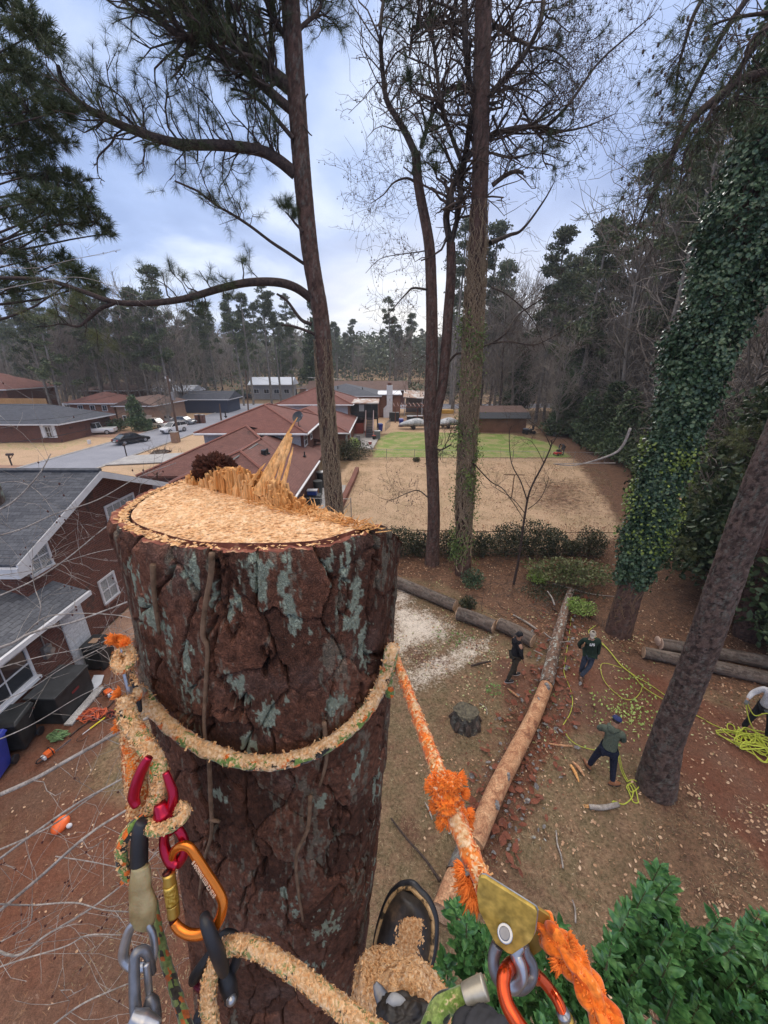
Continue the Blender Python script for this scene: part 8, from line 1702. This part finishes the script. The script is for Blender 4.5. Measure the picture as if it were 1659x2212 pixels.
def chainsaw(label,loc,rz,sc=1,bar=.4):
 T=thing('chainsaw',label,'chainsaw',tuple(loc),rz);T.scale=(sc,)*3;mO,mW,mK=plain('saw orange',(.75,.14,.03),.4),M['white'],M['rubber']
 mb=MB();mb.box(-.10,.10,-.09,.09,.03,.17);mb.build('engine_cover',mO,T,bevel=.02);mb=MB();mb.box(-.17,-.10,-.08,.08,.03,.13);mb.build('base',mW,T,bevel=.015)
 mb=MB();mb.tube(smooth_path([(-.12,0,.12),(-.26,0,.15),(-.32,0,.08),(-.22,0,.03),(-.12,0,.04)],4),.015,7);mb.build('rear_handle',mK,T,smooth=True,uv=False)
 mb=MB();mb.tube(smooth_path([(.04,-.11,.06),(.04,-.10,.20),(.04,0,.25),(.04,.10,.20),(.04,.11,.06)],4),.012,7);mb.build('front_handle',mK,T,smooth=True,uv=False)
 mb=MB();mb.prism([(.1,-.03),(bar+.08,-.028),(bar+.12,0),(bar+.08,.028),(.1,.03)],0,.008,M=Matrix.Translation((0,-.10,.08))@Matrix.Rotation(rad(90),4,'X'));mb.build('guide_bar',M['steel'],T);return T
chainsaw('orange and white chainsaw beside the scoop shovel',GL(1130,1120,0),2.6,1.0);chainsaw('red and white chainsaw below the green rope heap',GL(520,1750,0),1.2,.9);chainsaw('orange chainsaw alone in the grass behind the camo rope',GL(640,2480,0),.2,1.0,.35)if False else None
T=thing('hard_hat','orange hard hat with a white ear muff lying on the ground','hard hat',tuple(G(132,1784)));mb=MB();mb.ball((0,0,.04),(.15,.19,.12),14);mb.build('shell',plain('orange helmet',(.80,.14,.03),.4),T,smooth=True,uv=False);mb=MB();mb.ball((.20,-.02,.04),(.06,.05,.05),10);mb.build('ear_muff',M['white'],T,smooth=True,uv=False)
T=thing('pole_saw','yellow pole pruner lying across the grass left of the trunk','pole saw',tuple(GL(1060,1380)));at0(T)
mb=MB();mb.tube([GL(930,1475,.03),GL(1250,1235,.03)],.017,8);mb.build('pole',plain('yellow fibreglass',(.75,.62,.03),.4),T,uv=False);mb=MB();mb.tube([GL(850,1535,.03),GL(930,1475,.03)],.012,8);mb.build('ferrule',M['white'],T,uv=False);mb=MB();mb.tube(smooth_path([GL(850,1530,.05),GL(810,1570,.08),(GL(800,1600,.05)),GL(860,1590,.04),GL(920,1540,.06)],4),.014,6);mb.build('saw_head',M['iron'],T,uv=False)
stick('long dark pole lying beside the yellow pole pruner',[ZL(720,1560),ZL(840,1460),ZL(1050,1320),ZL(1200,1170)],.018,'bark_limb','pole');stick('dark telescopic pole with a black foot beside the chainsaw',[ZL(765,1250),ZL(880,1200),ZL(1060,1140)],[.04,.016,.016],'bark_limb','pole')
def heap(label,cpx,R_,n,r,cols,seed,h=.25):
 T=thing('rope_heap',label,'rope heap',tuple(GL(*cpx)));at0(T);rs=np.random.RandomState(seed);c=GL(*cpx)
 for k,m_ in enumerate(cols):
  q=[]
  for i in range(n):a=rs.uniform(0,math.tau);rr_=R_*rs.rand()**.5;q.append(Vector((c.x+rr_*1.3*math.cos(a),c.y+rr_*.8*math.sin(a),.02+h*(1-rr_/R_)*rs.rand()+.02)))
  mb=MB();mb.tube(smooth_path(q,5),r,6);mb.build('rope',m_,T,uv=False,smooth=True)
 return T
heap('heap of orange rope in front of the storage box',(960,1340),.30,46,.012,[plain('orange rope far',(.68,.14,.05),.7,var=.3),plain('dull red rope',(.35,.07,.04),.8,var=.3)],1);heap('heap of green leaf coloured rope below the orange heap',(610,1560),.22,60,.014,[plain('green rope far',(.13,.22,.09),.8,var=.4,scale=30)],2)
heap('small dark rope heap right of the orange one',(1160,1340),.16,26,.010,[M['rubber'],plain('dull red rope b',(.30,.07,.04),.8)],3)
rs=np.random.RandomState(4);g_=GL(800,930);T=thing('plant','small leafy green weed at the patio corner by the storage box','plant',(g_.x,g_.y,0));at0(T);leaf_ball('leaves',T,(g_.x,g_.y,.12),.2,130,.07,M['lime'],rs,(1,1,.6))
boxthing('concrete_slab','narrow concrete step under the right side of the storage box','slab',-8.72,-8.5,7.7,9.0,0,.06,M['concrete'],None,.005)
# ================================================================ THINGS BY THE OTHER HOUSES
def cyl_thing(name,label,cat,x,y,r0,r1,h,mat,lid=None,z=0):
 T=thing(name,label,cat,(x,y,z));mb=MB();mb.tube([(0,0,0),(0,0,h)],[r0,r1],18,cap=True);mb.build('body',mat,T,uv=False)
 if lid:mb=MB();mb.tube([(0,0,h),(0,0,h+.05),(0,0,h+.12)],[r1*1.08,r1*1.05,r1*.3],18);mb.build('lid',lid,T,uv=False,smooth=False)
 return T
cyl_thing('trash_can','dark grey open trash can by the back wall behind the cut trunk','trash can',-4.95,27.6,.30,.36,1.1,plain('charcoal plastic',(.045,.05,.05),.5));cyl_thing('trash_can','taller black trash can with a pale lid beside the brick wall','trash can',-5.0,29.5,.3,.35,1.25,M['black_plastic'],M['galv'])
T=boxthing('cooler','blue cooler with a white lid standing on a black crate','cooler',-5.3,-4.65,25.2,25.6,.75,1.05,plain('cooler blue',(.02,.06,.28),.4),M['white']);boxthing('crate','black crate under the blue cooler','crate',-5.4,-4.4,25.0,25.8,0,.75,M['black_plastic'])
T=boxthing('plywood_board','orange brown board leaning by the trash can','board',-5.15,-4.75,26.7,26.76,0,.8,plain('plywood',(.38,.19,.08),.7));T.rotation_euler=(.15,0,.2)
T=boxthing('air_conditioner','grey air conditioning unit on the grass by the outside stairs','air conditioner',-1.3,-.5,50.7,51.5,0,1.0,plain('ac slats',(.13,.14,.15),.5),M['galv'])
cyl_thing('flower_pot','dark red flower pot with pale flowers at the edge of the patio','flower pot',-1.7,46.9,.16,.24,.38,M['red_paint'],plain('pale flowers',(.6,.5,.5),.9));cyl_thing('flower_pot','black flower pot at the foot of the outside stairs','flower pot',-1.3,50.4,.18,.26,.5,M['black_plastic'],M['red_paint'])
T=boxthing('grill','small grey grill on the patio before the porch stairs','grill',-3.5,-3.0,48.6,49.1,.25,.75,M['galv'],M['dsteel']);boxthing('grill_stand','metal stand under the small grey grill','stand',-3.45,-3.05,48.65,49.05,0,.25,M['iron'])
wheelie('blue wheelie bin under the porch beside the stairs',-.55,57.0,M['blue_plastic'],.3,1.1);wheelie('blue wheelie bin standing alone on the tan ground past the porch',2.7,61.8,M['blue_plastic'],.1,1.15)
wire_fence('low picket fence panel beside the porch posts',[(.2,57.5),(1.0,62.5)],1.1,.8,mat='galv',mesh=.2)
T=boxthing('hot_tub','black square tub with a grey cover under the pergola','tub',3.9,6.6,66.3,68,0,.95,M['black_plastic'],M['dsteel']);boxthing('covered_grill','black covered grill beside the chimney wall','grill',.9,2.6,67.5,68.6,0,1.5,M['black_plastic'])
T=thing('pergola','open red brown timber pergola beside the chimney house','pergola',(5,69,0));at0(T)
for x,y in((1.9,66),(9.2,66),(1.9,71),(9.2,71),(5.6,66)):mb=MB();mb.box(x-.07,x+.07,y-.07,y+.07,0,2.5);mb.build('post',plain('red brown timber',(.17,.07,.05),.7),T)
mb=MB()
for i in range(12):x=1.7+i*.7;mb.box(x-.04,x+.04,65.4,71.6,2.62,2.78)
mb.box(1.5,9.6,65.95,66.05,2.5,2.62);mb.box(1.5,9.6,70.95,71.05,2.5,2.62);mb.box(4.8,9.2,65.98,66.02,1.0,1.1);mb.build('beams',plain('pergola beam',(.20,.09,.065),.7),T)
T=boxthing('play_slide','yellow plastic play slide beyond the pergola','slide',10.3,12.4,70,70.8,1.0,1.7,plain('mustard plastic',(.50,.29,.05),.5),None,.1)
def boat(label,x,y,rz,L,mat):
 T=thing('covered_boat',label,'boat',(x,y,0),rz);st=[(-.5,.5,.55,.75),(-.35,.95,.45,1.15),(-.12,1.05,.4,1.55),(.08,1.05,.4,1.7),(.25,.95,.42,1.25),(.42,.6,.5,1.0),(.5,.1,.62,.85)];vs=[];n=12
 for fx,w_,zb,zt in st:
  for k in range(n):
   a=math.tau*k/n;yy=w_*math.cos(a);zz=(zb+zt)/2+(zt-zb)/2*math.sin(a);zz=zz if math.sin(a)<0 else(zb+zt)/2+(zt-zb)/2*math.sin(a)**1.3;vs.append((fx*L,yy,zz))
 fs=[(i*n+k,i*n+(k+1)%n,(i+1)*n+(k+1)%n,(i+1)*n+k)for i in range(len(st)-1)for k in range(n)]+[tuple(range(n-1,-1,-1)),tuple(range((len(st)-1)*n,len(st)*n))]
 mb=MB();mb.add(vs,fs);o=mb.build('cover',mat,T,smooth=True,uv=False);s_=o.modifiers.new('s','SUBSURF');s_.levels=s_.render_levels=2
 mb=MB();mb.tube([(-L*.5,0,.38),(L*.62,0,.38)],.05,6);mb.tube([(-.5,-.9,.34),(-.5,.9,.34)],.04,6);mb.build('trailer',M['iron'],T,uv=False)
 for s2 in(-1,1):mb=MB();mb.tube([(-.5,s2*.95,.3),(-.5,s2*.8,.3)],.3,16);mb.build('wheel',M['rubber'],T,uv=False)
 return T
m_tarp=noisy('silver tarpaulin',[(.3,(.20,.22,.24)),(.55,(.42,.44,.46)),(.7,(.58,.60,.62))],1.8,rough=.5,bmp=1,dist=.12,distortion=1)
boat('boat under a silver cover beyond the green lawn, left of the forked tree',4.9,59.5,rad(4),5.4,m_tarp);boat('second covered boat, seen between the forked tree and the vine clad trunk',10.0,60.5,rad(20),4.6,m_tarp)
T=thing('ride_on_mower','dark ride on mower parked at the right end of the shed','mower',(20.6,54.9,0),rad(10));mb=MB();mb.box(-.9,.2,-.4,.4,.25,.6);mb.build('deck',M['black_plastic'],T,bevel=.08);mb=MB();mb.box(-.95,-.3,-.3,.3,.6,.8);mb.build('hood',plain('mower blue grey',(.12,.15,.2),.3),T,bevel=.08);mb=MB();mb.box(.1,.5,-.25,.25,.55,.7);mb.box(.45,.55,-.25,.25,.7,1.2);mb.build('seat',M['rubber'],T,bevel=.03);mb=MB();mb.tube([(-.2,0,.7),(.0,0,1.05),(.15,0,1.1)],.03,6);mb.build('steering_column',M['rubber'],T,uv=False)
for x in(-.65,.45):
 for s_ in(-1,1):mb=MB();mb.tube([(x,s_*.35,.24),(x,s_*.5,.24)],.24,14);mb.build('wheel',M['rubber'],T,uv=False)
T=thing('red_machine','small red garden machine at the feet of the stooping person','garden machine',(g5.x-.5,g5.y-.2,0),.4);mb=MB();mb.box(-.5,.3,-.25,.25,.12,.35);mb.build('deck',plain('bright red',(.55,.03,.03),.4),T,bevel=.05);mb=MB();mb.box(-.2,.2,-.18,.18,.35,.6);mb.build('engine',M['rubber'],T,bevel=.04);mb=MB();mb.tube([(.3,0,.3),(.9,0,.85)],.02,6);mb.build('handle',M['rubber'],T,uv=False)
for s_ in(-1,1):mb=MB();mb.tube([(-.35,s_*.25,.12),(-.35,s_*.32,.12)],.12,12);mb.build('wheel',M['rubber'],T,uv=False)
# ================================================================ VEHICLES
def car(label,x,y,rz,L,Wd,Hc,paint,kind='sedan',cat='car'):
 T=thing('parked_car' if cat=='car' else 'pickup_truck',label,cat,(x,y,.03),rz);T.scale=(.86,)*3;h2=Wd/2
 prof={'sedan':[(-.5,.38,.62,.94),(-.46,.25,.86,1),(-.30,.22,.95,1),(-.10,.22,.93,1),(.18,.22,.92,1),(.34,.22,.80,.98),(.46,.25,.70,.92),(.5,.36,.55,.80)],'suv':[(-.5,.42,.90,.94),(-.47,.28,1.08,1),(-.30,.26,1.1,1),(0,.26,1.08,1),(.22,.26,1.06,1),(.40,.26,.95,.97),(.48,.30,.82,.90),(.5,.42,.66,.80)],'pickup':[(-.5,.50,.95,.96),(-.48,.34,1.02,1),(-.20,.34,1.03,1),(-.05,.34,1.03,1),(.2,.34,1.03,1),(.42,.34,.98,.98),(.48,.36,.90,.94),(.5,.46,.75,.88)]}[kind]
 roof={'sedan':[(-.40,.93,.80),(-.24,Hc-.04,.72),(-.02,Hc,.72),(.10,Hc-.05,.73),(.24,.92,.82)],'suv':[(-.48,1.08,.86),(-.44,Hc-.1,.78),(-.2,Hc,.76),(.06,Hc-.03,.77),(.24,1.06,.86)],'pickup':[(-.08,1.03,.86),(-.05,Hc-.05,.80),(.08,Hc,.79),(.16,Hc-.06,.80),(.26,1.03,.86)]}[kind]
 def loft(name,rows,mat,par,shape):
  vs=[];n=len(shape(rows[0]))
  for r_ in rows:vs+=shape(r_)
  fs=[(i*n+k,i*n+(k+1)%n,(i+1)*n+(k+1)%n,(i+1)*n+k)for i in range(len(rows)-1)for k in range(n)]+[tuple(range(n-1,-1,-1)),tuple(range((len(rows)-1)*n,len(rows)*n))]
  mb=MB();mb.add(vs,fs);return mb.build(name,mat,par,uv=False,bevel=.03)
 body=loft('body',prof,paint,T,lambda r_:[(r_[0]*L,-h2*r_[3]*.93,r_[1]),(r_[0]*L,-h2*r_[3],r_[1]+(r_[2]-r_[1])*.45),(r_[0]*L,-h2*r_[3]*.95,r_[2]-.02),(r_[0]*L,-h2*r_[3]*.8,r_[2]),(r_[0]*L,h2*r_[3]*.8,r_[2]),(r_[0]*L,h2*r_[3]*.95,r_[2]-.02),(r_[0]*L,h2*r_[3],r_[1]+(r_[2]-r_[1])*.45),(r_[0]*L,h2*r_[3]*.93,r_[1])])
 zb=.85 if kind=='sedan' else 1.0
 loft('windows',[(a,zb,b_,c_)for a,b_,c_ in roof],M['glass'],T,lambda r_:[(r_[0]*L,-h2*.90,zb),(r_[0]*L,-h2*r_[3],r_[2]),(r_[0]*L,h2*r_[3],r_[2]),(r_[0]*L,h2*.90,zb)])
 k0,k1=roof[1],roof[-2];mb=MB();mb.slab([(k0[0]*L-.05,-h2*.74,Hc-.03),(k1[0]*L+.03,-h2*.74,Hc-.04),(k1[0]*L+.03,h2*.74,Hc-.04),(k0[0]*L-.05,h2*.74,Hc-.03)],-.035);mb.build('roof',paint,T,bevel=.01)
 mb=MB()
 for s_ in(-1,1):
  for a,b_ in((roof[0],roof[1]),(roof[-1],roof[-2])):mb.tube([(a[0]*L,s_*h2*.89,zb),(b_[0]*L,s_*h2*.75,b_[1]-.01)],.035,4)
  mm=roof[2];mb.tube([(mm[0]*L,s_*h2*.90,zb),(mm[0]*L,s_*h2*.745,mm[1]-.01)],.03,4)
 mb.build('pillars',paint,T,uv=False)
 wr_=.33 if kind=='sedan' else.37
 for fx in(-.31,.31):
  for s_ in(-1,1):
   mb=MB();mb.tube([(fx*L,s_*(h2+.01),wr_),(fx*L,s_*(h2-.2),wr_)],wr_,20);w_=mb.build('wheel',M['rubber'],T,uv=False,bevel=.02);mb=MB();mb.tube([(fx*L,s_*(h2+.022),wr_),(fx*L,s_*(h2-.05),wr_)],wr_*.6,14);mb.build('rim',M['steel'],w_,uv=False)
 for s_ in(-1,1):
  zt_=prof[-2][2];mb=MB();mb.box(L*.465,L*.495,s_*h2*.62-.16,s_*h2*.62+.16,zt_-.17,zt_-.05);mb.build('headlight',plain('lamp glass',(.6,.6,.6),.15),T)
  mb=MB();mb.box(-L*.503,-L*.475,s_*h2*.72-.14,s_*h2*.72+.14,prof[1][2]-.22,prof[1][2]-.08);mb.build('tail_light',plain('red lamp',(.35,.01,.01),.2),T)
 mb=MB();mb.box(L*.485,L*.512,-h2*.45,h2*.45,.42,.62);mb.build('grille',M['rubber'],T);mb=MB();mb.box(-L*.508,-L*.49,-.26,.26,.48,.60);mb.build('number_plate',M['white'],T)
 return T
def paintm(name,c,r=.25):return plain(name,c,r,.1,var=.05,scale=1,coat=.6)
def gpos(x,y):g_=G(x,y);return g_.x,g_.y
x,y=gpos(286,957);car('black saloon car driving along the street, nearest of the cars',x,y,rad(60),4.7,1.85,1.42,paintm('black paint',(.015,.017,.022)))
x,y=gpos(376,934);car('white compact suv parked facing the black saloon',x,y,rad(-112),4.4,1.82,1.65,paintm('white paint car',(.75,.76,.78)),'suv')
x,y=gpos(334,924.5);tk=car('old red and white pickup truck beside the bare street tree',x,y,rad(-8),5.4,1.95,1.75,paintm('cream paint',(.60,.56,.50)),'pickup','pickup truck')
mb=MB();mb.box(-2.6,-.35,-.92,.92,.98,1.10);mb.box(-.3,2.4,-.93,.93,.96,1.045);mb.build('upper_body',paintm('maroon paint',(.20,.03,.03)),tk,bevel=.02)
x,y=gpos(358,913);car('silver saloon in the driveway behind the pickup truck',x,y,rad(5),4.7,1.8,1.42,paintm('silver paint',(.42,.43,.45)))
x,y=gpos(398,916);car('grey saloon in the driveway right of the silver one',x,y,rad(-12),4.8,1.8,1.42,paintm('grey paint car',(.24,.26,.28)))
x,y=gpos(212,938);car('white pickup half hidden behind the shrubs at the left',x,y,rad(-165),5.4,1.95,1.85,paintm('white paint truck',(.68,.70,.73)),'pickup','pickup truck')
x,y=gpos(52,932);car('dark car under the carport roof of the low brick house',x-3,y+4,rad(80),4.6,1.8,1.45,paintm('dark car paint',(.03,.03,.035)))if False else None
for i,(X_,Y_,rz_,c_,lb)in enumerate(((-38,113,0,(.03,.03,.035),'dark car by the low tan ranch house'),(-13.5,117,10,(.04,.04,.045),'black suv in front of the tan ranch house'),(-55,82,20,(.7,.7,.72),'white van among the trees behind the rust red roof'),(-60,84,20,(.7,.7,.72),'second white van, left of the first, behind the rust red roof'))):
 car(lb,X_,Y_,rad(rz_),4.8,1.85,1.75,paintm(f'far paint {i}',c_),'suv')
 # ================================================================ STREET FURNITURE
def post_thing(name,label,cat,x,y,build):T=thing(name,label,cat,(x,y,0));build(T);return T
def mailbox(label,x,y,h=1.05,rz=0,arm=False,m=None):
 T=thing('mailbox',label,'mailbox',(x,y,0),rz);mb=MB();mb.box(-.05,.05,-.05,.05,0,h);mb.build('post',plain('dark post',(.04,.03,.028),.7),T)
 mb=MB();q=[(-.12,0),(.12,0),(.12,.14),(.08,.21),(-.08,.21),(-.12,.14)];mb.prism(q,-.28,.28,M=Matrix.Translation((0,.12 if arm else 0,h))@Matrix.Rotation(rad(90),4,'X'));mb.build('box',m or plain('dark mailbox',(.05,.03,.028),.5),T)
 if arm:mb=MB();mb.tube([(0,.05,h-.35),(0,.35,h)],.03,5);mb.build('brace',M['iron'],T,uv=False)
 return T
x,y=gpos(274,986);mailbox('dark mailbox on a post at the near kerb of the street',x,y,1.15,.4);x,y=gpos(26,1006);mailbox('black mailbox with a slanting brace at the far left driveway',x,y,1.0,-1.3,True)
x,y=gpos(380,956);T=boxthing('brick_pillar','low tan brick mailbox pillar beside the leaning utility pole','brick pillar',x-.4,x+.4,y-.3,y+.3,0,1.3,M['brick_pale'],M['concrete'])
for xx,lb in((430,'left of the two red brick mailbox pillars by the grey driveway'),(437.5,'right of the two red brick mailbox pillars by the grey driveway')):x,y=gpos(xx,914);boxthing('brick_pillar',lb,'brick pillar',x-.45,x+.45,y-.35,y+.35,0,1.35,M['brick'],M['concrete'],.02)
def utility_pole(label,b,t_,arms=True):
 T=thing('utility_pole',label,'utility pole',tuple(b));at0(T);b,t_=Vector(b),Vector(t_);mb=MB();mb.tube([b,t_],[.16,.11],10);mb.build('pole',M['wood_pole'],T,uv=False);d=(t_-b).normalized()
 if arms:
  mb=MB();c=t_-d*2.2;mb.tube([c+Vector((.35,-.1,-.6)),c+Vector((.35,-.1,.35))],.24,12);mb.build('transformer',M['galv'],T,uv=False);mb=MB();mb.ball(t_+Vector((-.25,0,-.2)),(.1,.1,.16),8);mb.ball(t_+Vector((.22,0,-.5)),(.1,.1,.16),8);mb.build('insulator',M['white'],T,uv=False)
  c=t_-d*5.5;mb=MB();mb.tube([c,c+Vector((1.0,.2,.25)),c+Vector((2.1,.4,.2))],.04,6);mb.build('lamp_arm',M['galv'],T,uv=False)
 return T,t_
bp=G(387.5,954);tpole=P(361,812,bp.y+.5);_,tA=utility_pole('leaning dark utility pole with a transformer at the kerb, beside the white suv',bp,tpole)
bp2=G(537,893);tB=P(530.5,800,bp2.y);utility_pole('plain utility pole behind the rust red roofs, left of the dark conifer',bp2,tB,False);bp3=G(477.5,897);
bp3=G(478,908);tC=P(474,872,bp3.y);utility_pole('short thin pole at the kerb behind the red roof ridge',bp3,tC,False)
T=thing('power_lines','thin overhead power lines crossing above the street houses','power lines',tuple(tA));at0(T);sg=[]
def wire(a,b_,sag,r=.018):a,b_=Vector(a),Vector(b_);pts=[a.lerp(b_,i/14)-Vector((0,0,sag*4*(i/14)*(1-i/14)))for i in range(15)];sg.append(([tuple(p)for p in pts],[r]*15))
wire(tA,tB,1.2);wire(tA+Vector((0,0,-.6)),tB+Vector((0,0,-.5)),1.5);wire(tA+Vector((0,0,-1.6)),tB+Vector((0,0,-1.5)),1.4,.03);wire(tA,P(-60,868,40),1.5);wire(tA+Vector((0,0,-.7)),P(-60,905,38),1.6);wire(tA+Vector((0,0,-2)),P(-60,960,34),1.4,.03);wire(tA+Vector((0,0,-1.2)),P(160,930,55),.5)
wire(tB,P(900,790,160),2);wire(tA+Vector((0,0,-2.4)),(-13.2,21.6,3.1),.8,.012);wire(tB+Vector((0,0,-.5)),P(700,830,120),1.5)
fast_tubes('wire',sg,M['rubber'],T,3)
T=thing('flower_bed','dark low planted bed with timber edging on the verge grass','flower bed',tuple(G(347,978)));at0(T);q=[G(*v)for v in((324,983),(345,983),(370,976),(355,973),(332,976))];mb=MB();mb.slab([p+Vector((0,0,.06))for p in q],.08);mb.build('soil',plain('dark soil',(.06,.045,.035),.9),T)
for a,b_ in zip(q,q[1:]+q[:1]):mb=MB();mb.tube([a+Vector((0,0,.08)),b_+Vector((0,0,.08))],.07,4);mb.build('edging',M['wood_pole'],T,uv=False)
rs=np.random.RandomState(2);sg=[];c=G(347,978)
for i in range(30):p,_=wander((c.x+rs.normal()*1.1,c.y+rs.normal()*.5,.05),(rs.normal()*.4,rs.normal()*.4,1),.6,rs,4,.2);sg.append((p,[.03,.02,.015,.01]))
fast_tubes('dead_stems',sg,M['twig_dark'],T,3)['kind']='stuff'
x,y=gpos(336*1.0,1009*0+969);cyl_thing('bucket','small white bucket on the grass left of the street','bucket',*gpos(193.5,958.5),.18,.2,.45,M['white'])
# children of the houses were modelled in world coordinates: hold them there under their moved Empty
for r in HOUSE_ROOTS:
 for ch in r.children:
  ch.matrix_parent_inverse=Matrix.Translation(-r.location)
